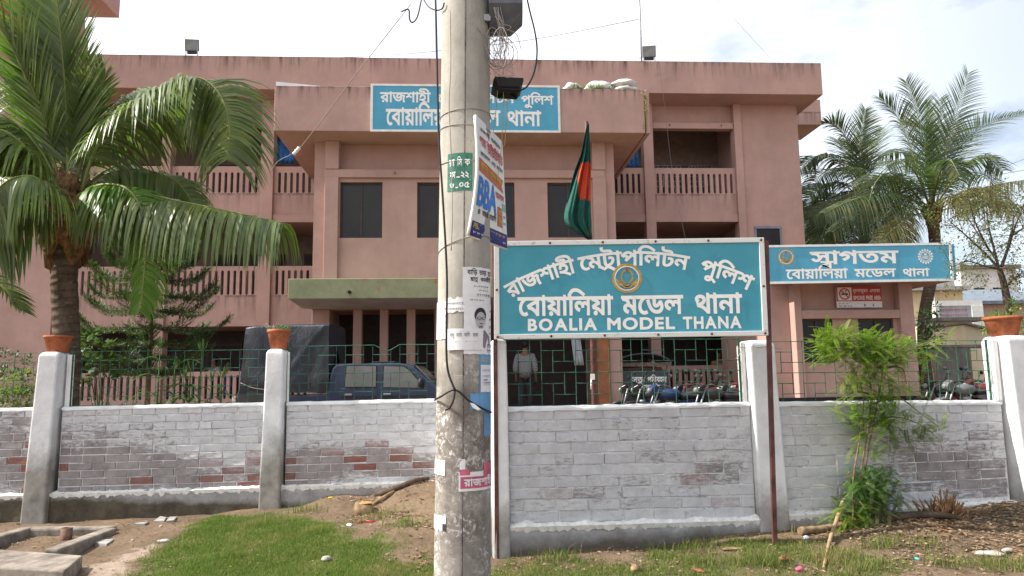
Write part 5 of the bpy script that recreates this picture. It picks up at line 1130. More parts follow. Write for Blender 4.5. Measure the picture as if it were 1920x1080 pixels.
M_PALM = leafmat('palm_leaflets', (.075, .118, .038), (.155, .200, .066), (.20, .26, .055), .38, .40, .5); M_PALMY = leafmat('young_palm_leaflets', (.10, .23, .025), (.17, .31, .04), None, .38, .62, .5)
M_PALMD = leafmat('dusty_palm_leaflets', (.036, .060, .030), (.075, .100, .048), (.12, .12, .05), .45, .3, .35); M_PALMO = leafmat('ageing_palm_leaflets', (.15, .15, .05), (.26, .23, .09), (.22, .14, .06), .5, .35)
M_RACH = flat('green_leaf_rib', (.20, .22, .07), .5, .15, 5); M_SHEATH = flat('palm_fibre', (.20, .115, .055), .95, .4, 12, .1, 0, .01)
s = NT('coconut_trunk'); zz = s.z(); rg = s.n('TexWave', wave_type='BANDS', bands_direction='Z', Scale=3.1, Distortion=5.0, Detail=3); s.l(s.co, rg.inputs['Vector']); n = s.noise(9, 7, .75, (1, 1, .6))
c = s.mix(s.ramp(n, .3, .7), (.048, .034, .025), (.155, .115, .085)); c = s.mix(s.ramp(rg.outputs[0], .75, .95, 0, .5), c, (.045, .03, .022)); c = s.mix(s.ramp(s.noise(5, 5, .7, (1, 1, 3)), .6, .66, 0, .5), c, (.25, .21, .165)); s.bump(rg.outputs[0], .6, .02); M_PTRUNK = s.fin(c, .95, .1)
def palm(label, cen, base, lean, fr, tr, leafmats, seed, crown_r=.3, w=.028, r0=.03, n_sheath=14):
    q = random.Random(seed); t = thing('coconut_palm', label, 'palm tree', base); o = Vec(base); c = Vec(cen)-o
    mb = MB(); C = spline([(0, 0, -.1), (lean*.5, 0, c.z*.4), (c.x*.9, c.y*.9, c.z*.75), c], 16); mb.tube(C, [tr*(1.22-.22*min(1, i/12)+.02*(1 if i % 3 == 0 else 0)+.05*q.random()) for i in range(len(C))], 18); mb.build('trunk', M_PTRUNK, t)
    if n_sheath:
        mb = MB(); mb.blob(c+Vec((0, 0, -.12)), (crown_r*.75, crown_r*.75, crown_r*1.35), seed, .5, 18, 12, 0, None, 4)
        for i in range(n_sheath):
            a = i*2.4+q.random(); d = Vec((cos(a), sin(a), 0)); b = c+Vec((0, 0, -.45+.5*i/n_sheath))+d*tr*.7; L = q.uniform(.35, .6)
            mb.tube(spline([b, b+d*.10+Vec((0, 0, L*.4)), b+d*(.20+.1*q.random())+Vec((0, 0, L))], 4), [.09, .085, .075, .065, .055, .05, .045, .04, .03], 6, 0, True, True, .45)
            for k in range(4): e = b+d*.08+Vec((q.gauss(0, .08), q.gauss(0, .08), q.uniform(-.1, .2))); mb.tube([e, e+d*.05+Vec((q.gauss(0, .05), q.gauss(0, .05), -q.uniform(.1, .3)))], [.012, .003], 4)
        mb.build('fibre_sheath', M_SHEATH, t)
    for F in fr:
        ml = MB(); mr = MB(); kw = dict(F[1]); pts = [Vec(p)-o for p in F[0]]; mi_ = kw.pop('mat', 0)
        frond(ml, mr, pts, q=q, w=kw.pop('w', w), r0=kw.pop('r0', r0), **kw)
        rb = mr.build('frond', M_RACH, t); ml.build('leaflets', leafmats[mi_], rb)
    return t
D0 = 9.2
def fpts(L, D=D0): return [at(p[0], p[1], D+(p[2] if len(p) > 2 else 0)) for p in L]
A = dict
LP = [([(128,350,0),(126,220,-.08),(116,90,-.15),(98,-90,-.2)], A(n=62, Lm=.85, g=.05, hint=(0,-1,0), fwd=.95, mat=0, r0=.036, w=.034)),
 ([(122,350,.05),(112,230,.02),(84,110,-.02),(52,-60,-.05)], A(n=56, Lm=.8, g=.06, hint=(.3,-1,0), fwd=.9, mat=1, w=.034)),
 ([(150,370,0),(182,275,-.1),(238,207,-.2),(310,160,-.2),(372,146,-.2),(414,180,-.25),(430,240,-.3),(425,300,-.3)], A(n=92, Lm=.92, g=.5, fwd=.4, w=.030, tipf=.6)),
 ([(146,365,.3),(172,270,.4),(215,195,.5),(290,165,.6),(360,180,.7),(400,225,.8)], A(n=70, Lm=.95, g=.55, fwd=.5)),
 ([(140,405,-.1),(186,372,-.2),(258,362,-.3),(340,378,-.4),(430,396,-.45),(532,418,-.5)], A(n=96, Lm=.86, g=.95, fwd=.25, tipf=.75, w=.032)),
 ([(135,400,-.15),(175,352,-.3),(230,350,-.45),(262,385,-.5),(274,440,-.5),(270,520,-.5),(262,585,-.45)], A(n=66, Lm=.55, g=.6, fwd=.7, mat=1)),
 ([(150,380,.1),(196,330,.2),(262,318,.3),(330,340,.35),(372,400,.4)], A(n=70, Lm=.8, g=.8)),
 ([(112,340,0),(62,180,-.2),(5,60,-.4),(-70,-20,-.5)], A(n=64, Lm=.9, g=.25, fwd=.7)),
 ([(110,345,.1),(60,235,.2),(0,140,.2),(-90,80,.3)], A(n=64, Lm=.9, g=.3, fwd=.6)),
 ([(112,355,-.1),(74,280,-.2),(22,228,-.3),(-40,218,-.4),(-110,250,-.4)], A(n=66, Lm=.9, g=.7, fwd=.45)),
 ([(108,385,-.1),(66,300,-.5),(6,246,-.7),(-50,262,-.8),(-95,330,-.8)], A(n=60, Lm=.85, g=.75, w=.04, fwd=.5)),
 ([(128,345,.2),(96,200,.25),(56,80,.2),(14,-60,.1)], A(n=56, Lm=.8, g=.12, fwd=.8)),
 ([(140,350,.1),(164,250,.05),(184,180,.0),(198,140,0)], A(n=40, Lm=.5, g=.1, fwd=1.0, tipf=.5)),
 ([(130,350,.4),(112,260,.9),(80,180,1.3),(20,150,1.6)], A(n=56, Lm=.85, g=.4)),
 ([(100,405,-.2),(52,385,-.5),(-12,420,-.7),(-60,510,-.7)], A(n=56, Lm=.8, g=.85)),
 ([(118,395,-.5),(90,350,-.8),(50,330,-1.0),(0,350,-1.1),(-40,420,-1.1)], A(n=60, Lm=.75, g=.85)),
 ([(135,395,.3),(170,340,.7),(230,310,1.0),(300,330,1.2),(350,390,1.3)], A(n=56, Lm=.8, g=.7)),
 ([(108,400,.2),(70,360,.5),(20,370,.6),(-30,440,.6)], A(n=56, Lm=.8, g=.8)),
 ([(-120,470,.3),(-60,500,.2),(0,535,.1),(46,585,0)], A(n=34, Lm=.4, g=.25, fwd=.8))]
pcn = at(124, 430, D0); pbs = at(121, 760, D0)
LF = [(fpts(a), dict({'dens': 1.5}, **{**b, 'w': b.get('w', .028)*1.25, 'Lm': b['Lm']*1.1, **({'g': b['g']*1.7, 'lift': -.75, 'fwd': b.get('fwd', .55)*.6, 'fk': .12} if b['g'] > .3 else {})})) for a, b in LP]
palm('big coconut palm with long drooping fronds behind the left wall', pcn+Vec((0, 0, .25)), (pbs.x, D0, YARD), .0, LF, .148, [M_PALM, M_PALMY], 4, .42, r0=.03)
RP = [([(1748,385),(1770,300),(1790,225),(1815,138)], A(n=44, Lm=.95, g=.12, fwd=.8, hint=(0,-1,.2))), ([(1745,385),(1735,290),(1722,220),(1698,152)], A(n=40, Lm=.9, g=.1, fwd=.85, hint=(0,-1,0))),
 ([(1742,385),(1712,290),(1684,222),(1648,182)], A(n=42, Lm=.9, g=.2, fwd=.7)), ([(1746,380),(1744,290),(1740,192)], A(n=36, Lm=.5, g=.05, fwd=1.2, hint=(0,-1,0), mat=1)),
 ([(1753,385),(1788,295),(1840,240),(1922,212)], A(n=44, Lm=.95, g=.12, fwd=.7, hint=(0,-.6,1))), ([(1755,385,-.5),(1800,318,-1),(1845,292,-1.3),(1882,320,-1.5)], A(n=40, Lm=.9, g=.4)),
 ([(1755,390),(1800,362,-.5),(1836,352,-.8),(1872,366,-1),(1898,405,-1.1)], A(n=40, Lm=.8, g=.6, mat=2)), ([(1758,395),(1812,362),(1872,346),(1940,334)], A(n=48, Lm=.9, g=.7, mat=2)),
 ([(1740,390),(1692,340,-.4),(1642,330,-.7),(1598,352,-.9)], A(n=44, Lm=.9, g=.6)), ([(1740,390),(1704,352,-.9),(1668,324,-1.4),(1640,345,-1.6),(1624,402,-1.7)], A(n=44, Lm=.9, g=.55, mat=0)),
 ([(1742,398),(1722,402,-1),(1700,412,-1.5),(1672,432,-1.7),(1645,458,-1.8)], A(n=34, Lm=.75, g=.5, mat=2)), ([(1738,388),(1684,362,.4),(1622,356,.7),(1562,378,.9),(1522,410,1)], A(n=52, Lm=.9, g=.6)),
 ([(1748,385),(1760,330,-1),(1780,300,-1.7),(1800,330,-2.1)], A(n=40, Lm=.85, g=.4)), ([(1742,385),(1720,330,-1),(1690,300,-1.7),(1660,310,-2)], A(n=40, Lm=.9, g=.4)), ([(1742,390),(1750,330,1),(1740,250,1.6),(1690,230,2)], A(n=40, Lm=.9, g=.3)),
 ([(1750,390),(1800,330,1),(1850,330,1.6),(1890,380,1.8)], A(n=40, Lm=.9, g=.5)), ([(1742,396),(1700,372,-.8),(1650,362,-1.4),(1590,378,-1.8),(1545,400,-2)], A(n=50, Lm=.95, g=.8)), ([(1742,398),(1705,388,-.8),(1660,384,-1.3),(1610,402,-1.6),(1560,435,-1.8)], A(n=50, Lm=.9, g=.8)), ([(1752,396),(1775,370,-1),(1800,372,-1.5),(1822,400,-1.7)], A(n=34, Lm=.7, g=.7, mat=2)), ([(1760,396),(1830,378,-.4),(1890,380,-.6),(1950,400,-.7)], A(n=44, Lm=.8, g=.8, mat=2)), ([(1745,385),(1755,320,.5),(1765,250,.8),(1762,185,1)], A(n=36, Lm=.9, g=.1, fwd=.8, hint=(0,-1,0)))]
c1 = at(1748, 395, 23.5); b1 = at(1737, 690, 23.5)
palm('tall coconut palm standing behind the gatehouse with its trunk showing right of it', c1, (b1.x, 23.5, YARD), .0, [(fpts(a, 23.5), dict(b, dens=1.6, Lm=b['Lm']*1.18, w=.036, **({'g': b['g']*1.5, 'lift': -.5, 'fwd': .35, 'fk': .2} if b['g'] > .3 else {'g': b['g']+.18}))) for a, b in RP], .17, [M_PALMD, M_PALMY, M_PALMO], 8, .34, w=.042, r0=.035)
RP2 = [([(1625,372),(1585,385,-1),(1550,420,-1.6),(1528,500,-2)], A(n=46, Lm=1.0, g=.7)), ([(1630,375),(1610,410,-1),(1600,450,-1.4),(1596,510,-1.6)], A(n=40, Lm=1.0, g=.5)), ([(1635,375),(1665,385,-1.2),(1690,420,-1.8),(1700,480,-2)], A(n=44, Lm=1.0, g=.6)), ([(1625,370),(1570,378,-.5),(1525,395,-.8),(1502,440,-1)], A(n=46, Lm=1.0, g=.8)), ([(1635,372),(1640,400,-1.5),(1636,440,-2),(1640,500,-2.2)], A(n=40, Lm=1.0, g=.5)), ([(1620,370),(1560,400,.5),(1535,440,.9),(1520,510,1.1)], A(n=46, Lm=1.05, g=.7)), ([(1615,350),(1612,280),(1622,205)], A(n=40, Lm=.9, g=.1, fwd=.8, hint=(0,-1,0))), ([(1612,350),(1594,275),(1566,235),(1535,232)], A(n=40, Lm=.95, g=.3)), ([(1610,352),(1572,302),(1532,292),(1498,318)], A(n=44, Lm=.95, g=.5)), ([(1610,355),(1562,342),(1526,362),(1506,408)], A(n=44, Lm=.95, g=.6)),
 ([(1612,358),(1580,382,-.5),(1552,425,-.8),(1542,480,-1)], A(n=40, Lm=.9, g=.5)), ([(1618,350),(1650,292),(1688,285),(1720,310)], A(n=44, Lm=.95, g=.4)), ([(1616,352),(1590,318,-1),(1546,322,-1.5),(1515,362,-1.8)], A(n=44, Lm=.95, g=.5)), ([(1618,358),(1642,382,-.6),(1652,425,-.9),(1650,480,-1)], A(n=40, Lm=.9, g=.4)),
 ([(1612,358),(1600,395,-1),(1592,440,-1.2),(1588,490,-1.3)], A(n=40, Lm=.9, g=.4)), ([(1616,350),(1590,290,1),(1570,262,1.6)], A(n=36, Lm=.95, g=.2)), ([(1616,352),(1660,330,-.8),(1690,345,-1.2),(1705,400,-1.4)], A(n=40, Lm=.95, g=.6)), ([(1614,352),(1632,290,.6),(1655,240,1)], A(n=36, Lm=.9, g=.15)), ([(1612,356),(1570,366,.5),(1530,410,.8),(1515,470,1)], A(n=44, Lm=.95, g=.6)), ([(1616,358),(1670,380,.5),(1690,430,.8),(1690,480,1)], A(n=44, Lm=.95, g=.6))]
c2 = at(1615, 362, 27.5); b2 = at(1610, 690, 27.5)
palm('coconut palm with dense dark crown just right of the station roof', c2, (b2.x, 27.5, YARD), .0, [(fpts(a, 27.5), dict(b, dens=1.6, Lm=b['Lm']*1.15, w=.045, **({'g': b['g']*1.3, 'lift': -.4, 'fwd': .35, 'fk': .2} if b['g'] > .3 else {'g': b['g']+.15}))) for a, b in RP2], .17, [M_PALMD, M_PALMY], 9, .34, w=.046, r0=.035)

# ---------------------------------------------------------------- other plants
M_PINE = leafmat('dark_needles', (.020, .055, .028), (.045, .092, .034), (.075, .125, .03), .5, .25)
q = random.Random(12); DP = 11.6; pb = at(276, 760, DP); pt2 = at(272, 452, DP)
pine = thing('norfolk_pine', 'dark tiered conifer growing under the palm fronds behind the left wall', 'conifer', (pb.x, DP, YARD)); o0 = Vec((pb.x, DP, YARD))
MB().tube([(0, 0, -.1), (0, 0, pt2.z-YARD)], [.055, .015], 8).build('trunk', M_BARK, pine); mbn = MB(); mbb = MB()
for py, ln in ((462, .35), (482, .55), (505, .72), (532, .88), (562, .98), (592, .95), (625, 1.08), (652, 1.02), (680, .95), (706, .7)):
    z = at(274, py, DP).z-YARD+.10; a0 = q.uniform(0, 6)
    for b in range(7):
        a = a0+b*2*pi/7+q.gauss(0, .12); L = ln*q.uniform(.8, 1.1); d = Vec((cos(a), sin(a), 0)); C = spline([Vec((0, 0, z)), d*L*.4+Vec((0, 0, z-.05)), d*L*.8+Vec((0, 0, z-.05)), d*L+Vec((0, 0, z+.07))], 6); mbb.tube(C, [.012*(1-.8*i/len(C)) for i in range(len(C))], 5)
        for i in range(3, len(C)):
            t = (C[min(i+1, len(C)-1)]-C[i-1]).normalized(); s_ = t.cross(Vec((0, 0, 1))).normalized()
            for e in ((-1, 1) if i < len(C)-2 else (-1, 0, 1)):
                tl = .20*(1-.5*i/len(C))*q.uniform(.8, 1.2); td = (s_*e+t*.8+Vec((0, 0, q.uniform(-.25, .2)))).normalized(); p = C[i]
                for k in range(20):
                    f = k/20; c = p+td*tl*f+Vec((0, 0, .06*f*f)); w = q.uniform(0, 2*pi); x1 = td.cross(Vec((0, 0, 1))).normalized(); y1 = td.cross(x1); leafpoint(mbn, c, td*.9+x1*cos(w)*.6+y1*sin(w)*.6, .08, .0062, 0)
mbb.build('branch', M_BARK, pine); mbn.build('needles', M_PINE, pine)
M_CORN = leafmat('corn_leaves', (.06, .14, .045), (.12, .22, .07), (.19, .22, .09), .45, .35)
def corn(px, top, seed, lab, dep=9.9):
    q = random.Random(seed); b = at(px, 760, dep); h = at(px, top, dep).z-YARD; t = thing('corn_plant', lab, 'corn plant', (b.x, dep, YARD), 0, 'corn plants behind the left wall')
    mb = MB().tube([(0, 0, -.05), (.01, 0, h*.5), (.02, 0, h)], [.018, .015, .006], 7); mb.build('stalk', M_CORN, t); mb = MB()
    for i in range(11):
        z = h*(.15+.8*i/11); a = (0 if i % 2 else pi)+q.gauss(0, .5); d = Vec((cos(a), sin(a)*.7, 0)); L = q.uniform(.35, .6)*(1-.35*i/11); P = []
        for k in range(8): f = k/7; c = Vec((.01, 0, z))+d*L*f*.9+Vec((0, 0, L*(.75*f-.95*f*f)*q.uniform(.95, 1.05))); s_ = d.cross(Vec((0, 0, 1)))*(.034*(1-f**2)+.002); P.append([c-s_+Vec((0, 0, .008)), c, c+s_+Vec((0, 0, .008))])
        mb.grid(P)
    for k in range(6): leafpoint(mb, Vec((.02, 0, h*.97)), Vec((q.gauss(0, .35), q.gauss(0, .3), 1)), .2, .012)
    mb.build('leaves', M_CORN, t)
for px, top, sd_, lab in ((293, 648, 1, 'tallest pale corn plant beside the ground-floor column'), (322, 690, 2, 'short corn plant right of the tallest one'), (343, 705, 3, 'low corn plant in the middle of the row'), (372, 655, 4, 'tall thin corn plant with fresh green top leaves'), (352, 690, 5, 'corn plant with drooping leaves left of the thin tall one'), (412, 705, 6, 'small bright corn plant near the tail of the covered pickup'), (392, 712, 7, 'small corn plant between the thin tall one and the bright one')): corn(px, top, sd_, lab)
def bush(name, lab, cat, px, py0, dep, boxes, n, L, w, mat, seed, stem=True, mats2=None):
    """boxes: (px, py, rx_px, ry_px, depth offset) foliage clumps"""
    q = random.Random(seed); b = at(px, py0, dep); t = thing(name, lab, cat, (b.x, dep, YARD)); o = Vec((b.x, dep, YARD)); mb = MB(); ms = MB()
    for cx, cy, rx, ry, dy in boxes:
        c = at(cx, cy, dep+dy)-o; kx = dep/F_PX
        if stem: ms.tube(spline([(0, 0, -.05), (c.x*.3, c.y*.3, c.z*.5), c], 5), [.02*(1-.14*i/1.6) for i in range(11)] if False else [.016-.0012*i for i in range(11)], 5)
        for i in range(int(n*rx*ry/400)+4):
            d = Vec((q.gauss(0, 1), q.gauss(0, 1), q.gauss(0, 1))).normalized(); r = q.random()**.45; p = c+Vec((d.x*rx*kx*r, d.y*rx*kx*r, d.z*ry*kx*r)); leafpoint(mb, p, d+Vec((q.gauss(0, .5), q.gauss(0, .5), -.15)), L*q.uniform(.7, 1.3), w*q.uniform(.7, 1.2))
    if stem: ms.build('stems', M_BARK, t)
    mb.build('foliage', mat, t); return t
M_YG = leafmat('yellow_green_leaves', (.11, .19, .03), (.22, .29, .05), (.06, .13, .03), .45, .4); M_DG = leafmat('dark_leaves', (.02, .05, .02), (.045, .09, .03), None, .45, .2); M_MG = leafmat('mid_green_leaves', (.035, .075, .024), (.075, .125, .035), (.13, .15, .05), .45, .3)
bush('bush', 'yellow green leafy bush at the far left behind the grille', 'bush', 25, 765, 9.4, [(12,725,26,30,0),(45,718,18,28,0),(30,745,34,22,-.1),(-15,735,24,30,0),(55,745,14,20,0)], 95, .055, .016, M_YG, 31)
bush('bush', 'dark bush against the pink wing wall behind the yellow green bush', 'bush', 20, 765, 10.8, [(10,680,30,26,0),(50,690,22,24,.1),(-20,690,24,30,0),(30,720,40,30,.2)], 70, .06, .018, M_DG, 32)
bush('bush', 'broad leaved climbing plant beside the palm trunk', 'bush', 190, 765, 10.2, [(160,650,20,20,0),(200,655,22,18,0),(185,680,24,18,-.1),(160,700,16,20,0),(172,630,16,12,0),(215,690,18,16,0)], 40, .11, .045, M_MG, 33)
bush('bush', 'low mixed weeds at the foot of the pink wall between palm and corn', 'bush', 240, 770, 10.6, [(200,745,28,16,0),(250,748,30,14,0),(310,752,26,12,-.1),(360,755,26,10,-.1)], 40, .07, .012, M_MG, 34)
bush('bush', 'dark leafy shrub beside the palm trunk right of the gatehouse', 'bush', 1752, 690, 22.5, [(1735,600,16,20,0),(1752,580,12,14,0),(1758,625,12,20,0),(1740,640,14,18,0)], 140, .16, .035, M_DG, 35)
bush('bush', 'bright green shrub behind the big right pot', 'bush', 1885, 690, 13, [(1850,612,14,12,0),(1905,600,26,22,0),(1900,570,16,14,0),(1870,590,14,12,0),(1925,620,20,24,0)], 110, .06, .018, M_YG, 36)
# open tree at the right edge
M_OLIVE = leafmat('olive_leaves', (.075, .095, .035), (.15, .15, .06), (.20, .13, .06), .5, .3)
q = random.Random(44); DT = 13.5; b = at(1897, 700, DT); tr = thing('tree', 'open tree with thin spreading branches and small olive leaves at the right edge', 'tree', (b.x, DT, YARD)); o0 = Vec((b.x, DT, YARD))
def tp(px, py, dy=0): return at(px, py, DT+dy)-o0
mb = MB(); ml = MB(); tips = []
mb.tube(spline([Vec((0, 0, -.1)), tp(1892, 600), tp(1884, 540), tp(1874, 505)], 8), [.085-.0016*i for i in range(25)], 10)
def limb(P, r, sub=6):
    C = spline([tp(*p) for p in P], 8); mb.tube(C, [r*(1-.8*i/len(C)) for i in range(len(C))], 6)
    for i in range(6, len(C), max(1, len(C)//sub//1)):
        for e in range(2):
            d = Vec((q.gauss(0, 1), q.gauss(0, .7), q.gauss(.35, .5))).normalized(); L = q.uniform(.25, .6); E_ = spline([C[i], C[i]+d*L*.5, C[i]+d*L+Vec((0, 0, q.uniform(-.1, .1)))], 4); mb.tube(E_, [.007-.0006*k for k in range(len(E_))], 4); tips.append(E_)
    tips.append(C[len(C)//2:])
for P, r in (([(1874,505),(1850,478),(1815,445,-.2),(1778,412,-.4)], .03), ([(1872,500),(1862,460),(1852,415),(1846,360,.2)], .028), ([(1878,500),(1892,460),(1905,420,-.2),(1925,370,-.3)], .034), ([(1876,505),(1850,500,-.4),(1815,490,-.8),(1785,500,-1)], .02), ([(1870,490),(1835,440,.5),(1800,385,.8)], .022), ([(1890,460),(1900,410,.4),(1890,360,.6)], .02), ([(1884,540),(1905,520,-.3),(1930,505,-.5)], .02), ([(1855,470),(1830,420,-.6),(1815,370,-.8)], .018), ([(1900,440),(1930,420),(1960,400)], .02)): limb(P, r, 7)
for E_ in tips:
    for c in E_[len(E_)//3:]:
        for k in range(4): leafpoint(ml, c+Vec((q.gauss(0, .07), q.gauss(0, .07), q.gauss(0, .06))), Vec((q.gauss(0, 1), q.gauss(0, 1), q.gauss(-.3, .6))), q.uniform(.04, .075), q.uniform(.010, .018))
for cx, cy, rx, ry, n in ((1735,395,40,22,110), (1800,400,40,24,90), (1830,520,30,22,170), (1800,505,26,18,90), (1905,470,26,40,120), (1780,455,24,22,50), (1900,540,22,24,120), (1850,440,60,60,200), (1790,540,24,12,40)):
    for i in range(int(n*1.3)): c = tp(cx+q.gauss(0, rx*.55), cy+q.gauss(0, ry*.55), q.gauss(0, .4)); leafpoint(ml, c, Vec((q.gauss(0, 1), q.gauss(0, 1), q.gauss(-.3, .6))), q.uniform(.04, .08), q.uniform(.010, .02))
mb.build('branches', M_BARK if False else flat('dark_bark', (.07, .05, .04), .9), tr); ml.build('crown', M_OLIVE, tr)

# ---------------------------------------------------------------- buildings beyond the yard on the right
s = NT('stained_cement'); n = s.noise(2, 7, .7, (1, 1, .4)); M_STAIN = s.fin(s.mix(s.ramp(n, .3, .7), (.10, .095, .09), (.26, .24, .21)), 1, .05)
M_CREAM = plaster('cream_plaster', (.62, .53, .37), ((3.6, 1.5),), .4); M_CREAM2 = plaster('yellow_cream_plaster', (.64, .54, .34), ((6.0, 1.0),), .4)
def house(name, lab, cat, px0, px1, py_top, dep, D, m, base=YARD-.1):
    a = at(px0, py_top, dep); b = at(px1, py_top, dep); t = thing(name, lab, cat, (a.x, dep, base)); return t, b.x-a.x, a.z-base
t, w, h = house('yard_wall', 'dark stained cement wall closing the yard behind the right motorcycles', 'wall', 1725, 2050, 652, 24.5, .2, M_STAIN); MB().box(0, w, 0, .2, 0, h).build('wall', M_STAIN, t); MB().box(-.05, w, -.05, .25, h, h+.08).build('coping', M_STAIN, t); MB().box(1.6, 2.0, -.10, -.002, 0, h-.05).build('buttress', M_CREAM, t)
t, w, h = house('cream_building', 'low cream building with a flat roof slab above the yard wall', 'building', 1752, 1822, 603, 30, 4, M_CREAM); MB().box(0, w, 0, 5, 0, h).build('wall', M_CREAM, t); MB().box(-.1, w+.5, -.3, 5.2, h, h+.14).build('roof', M_STAIN, t); wx = at(1796, 585, 30).x-t.location.x; MB().box(wx-.2, wx+.2, -.03, -.002, h-.75, h-.1).build('window', M_STAIN, t); MB().tube([(wx-.95, -.1, h-1.6), (wx-.95, -.1, h+1.0)], .03, 6).build('pipe', M_STEEL, t)
t, w, h = house('cream_shed', 'small cream shed with a sloping lean-to roof behind the yard wall', 'building', 1808, 1850, 608, 28, 3, M_CREAM); MB().prism([(0, 0), (w, 0), (w, h-.25), (0, h)], 0, 3, 'y').build('wall', M_CREAM, t); MB().prism([(-.1, h+.01), (w+.15, h-.28), (w+.15, h-.2), (-.1, h+.09)], -.2, 3.2, 'y').build('roof', M_STAIN, t)
t, w, h = house('painted_hoarding', 'large weathered hoarding in a white frame above the cream building', 'hoarding', 1752, 1842, 568, 36, .3, M_CREAM); hz = h-1.15
MB().box(.2, w-.55, .02, .1, hz, h-.15).build('panel', flat('weathered_hoarding', (.36, .37, .40), .8, .15, 2), t); MB().box(0, w, 0, .25, h-.15, h+.1).build('frame', M_WHITE, t); MB().box(w-.55, w, -.02, .25, 0, h-.152).build('post', M_WHITE, t); MB().box(0, .2, -.02, .25, 0, h-.152).build('post', M_WHITE, t)
mb = MB(); lines(mb, lambda x, z: (.3+x*(w-1.0), .012, hz+z*1.0), [(.8, .1, .05, .95), (.55, .08, .05, .95)], 0, 5); mb.build('lettering', M_REDI, t)
t, w, h = house('yellow_house', 'pale yellow house with a grey flat roof seen past the palm trunk', 'building', 1700, 1804, 546, 42, 6, M_CREAM2); MB().box(0, w, 0, 6, 0, h).build('wall', M_CREAM2, t); MB().box(-.3, w+.2, -.5, 6.2, h, h+.22).box(.3, w-.2, .3, 5.5, h+.22, h+.9).build('roof', flat('pale_grey_roof', (.40, .39, .38), .9, .15, 2), t)
t, w, h = house('roofed_shed', 'long shed with a blue grey tin roof behind the open tree', 'building', 1798, 1960, 572, 46, 6, M_CREAM); MB().box(.2, w-.2, 0, 6, 0, h).build('wall', flat('dull_pink_wall', (.42, .30, .25), .9), t); MB().prism([(-.3, h), (3, h+1.2), (6.4, h)], 0, w, 'x').build('roof', flat('blue_tin_roof', (.16, .19, .23), .6, .15, 3), t) if False else MB().prism([(-.5, h), (6.5, h), (6.5, h+.2), (3, h+1.3), (-.5, h+.2)], 0, w, 'x').build('roof', flat('blue_tin_roof', (.16, .19, .23), .6, .15, 3), t)
t, w, h = house('white_building', 'distant whitish building partly hidden by the open tree', 'building', 1800, 1905, 505, 62, 8, M_CREAM); MB().box(0, w, 0, 8, 0, h).build('wall', flat('greyish_white_wall', (.62, .61, .60), .9, .1, 1), t); MB().box(-.2, w+.2, -.4, 8, h, h+.3).build('roof', M_STAIN, t)
mb = MB()
for x in (1.0, 2.6): mb.box(x, x+.9, -.03, -.002, h-3.0, h-1.6)
mb.build('window', M_GLASS, t)

# ---------------------------------------------------------------- pickup with tarpaulin
VD = 16.0
def vx(px, py=720): return at(px, py, VD).x
def vz(px, py): return at(px, py, VD).z-YARD
VX = vx(440); pk = thing('pickup_truck', 'dark blue double cab pickup with a black tarpaulin over its bed', 'pickup truck', (VX, VD, YARD)); LX = lambda px: vx(px)-VX
s = NT('blue_car_paint'); s.b.inputs['Coat Weight'].default_value = .5; s.b.inputs['Coat Roughness'].default_value = .12; M_CARB = s.fin(s.mix(s.ramp(s.noise(3, 5), .3, .7), (.013, .021, .055), (.018, .029, .072)), .42, .4)
M_CGLASS = flat('car_glass', (.16, .16, .15), .12, .15, 1.5, .5); M_PLAST = flat('black_plastic', (.02, .02, .022), .6)
x0, xc0, xc1, xb, xw, xh = LX(497), LX(618), LX(762), LX(706), LX(818), LX(905)
zr, zbelt, zs = vz(700, 681), vz(700, 727), .34
Wd = 1.66
roof = [(xc0, zs), (LX(612), zbelt-.02), (xc0, zbelt), (LX(622), zr-.09), (LX(629), zr-.02), (LX(650), zr), (LX(745), zr), (xc1, zr-.03), (LX(775), zr-.08), (xw, zbelt+.01), (LX(830), zbelt-.03), (xh, zbelt-.12), (xh+.06, zbelt-.3), (xh+.06, zs), ]
mb = MB(); mb.prism([(LX(618), zs), (LX(611), zbelt-.02), (LX(622), zr-.09), (LX(629), zr-.015), (LX(650), zr), (LX(745), zr), (xc1, zr-.025), (LX(776), zr-.08), (xw, zbelt+.01), (xh, zbelt-.12), (xh+.06, zbelt-.3), (xh+.06, zs)], 0, Wd, 'y'); mb.build('body', M_CARB, pk, .045, None, 3)
mb = MB(); mb.box(LX(497), LX(617), .02, Wd-.02, .5, vz(560, 741)); mb.build('cargo_bed', M_CARB, pk, .02)
mb = MB(); mb.prism([(LX(441), .42), (LX(438), .62), (LX(447), vz(450, 729)), (LX(500), vz(500, 728)), (LX(500), .42)], .0, Wd, 'y'); mb.build('tail_body', flat('dark_grey_paint', (.03, .032, .036), .35, .15, 4, .5), pk, .04, None, 3)
MB().box(LX(436.5), LX(443), -.012, .16, .52, vz(440, 744)).build('tail_light', flat('pale_lens', (.55, .5, .48), .3), pk, .01)
def pane(name, poly, m, y=-.006, d=.010, par=None, bev=.02): mb = MB(); mb.prism(poly, y, y+d, 'y'); return mb.build(name, m, par or pk)
def frame_poly(P, e): c = sum((Vec(p) for p in P), Vec((0, 0)))/len(P); return [tuple(Vec(p)+(Vec(p)-c).normalized()*e) for p in P]
Wr = [(LX(647), vz(650, 725)), (LX(705), vz(700, 725)), (LX(705), vz(700, 686.5)), (LX(650), vz(650, 686.5))]; Wf = [(LX(719), vz(720, 726)), (LX(787), vz(780, 727)), (LX(783), vz(780, 713)), (LX(768), vz(768, 695)), (LX(757), vz(757, 687.5)), (LX(720), vz(720, 686.5))]
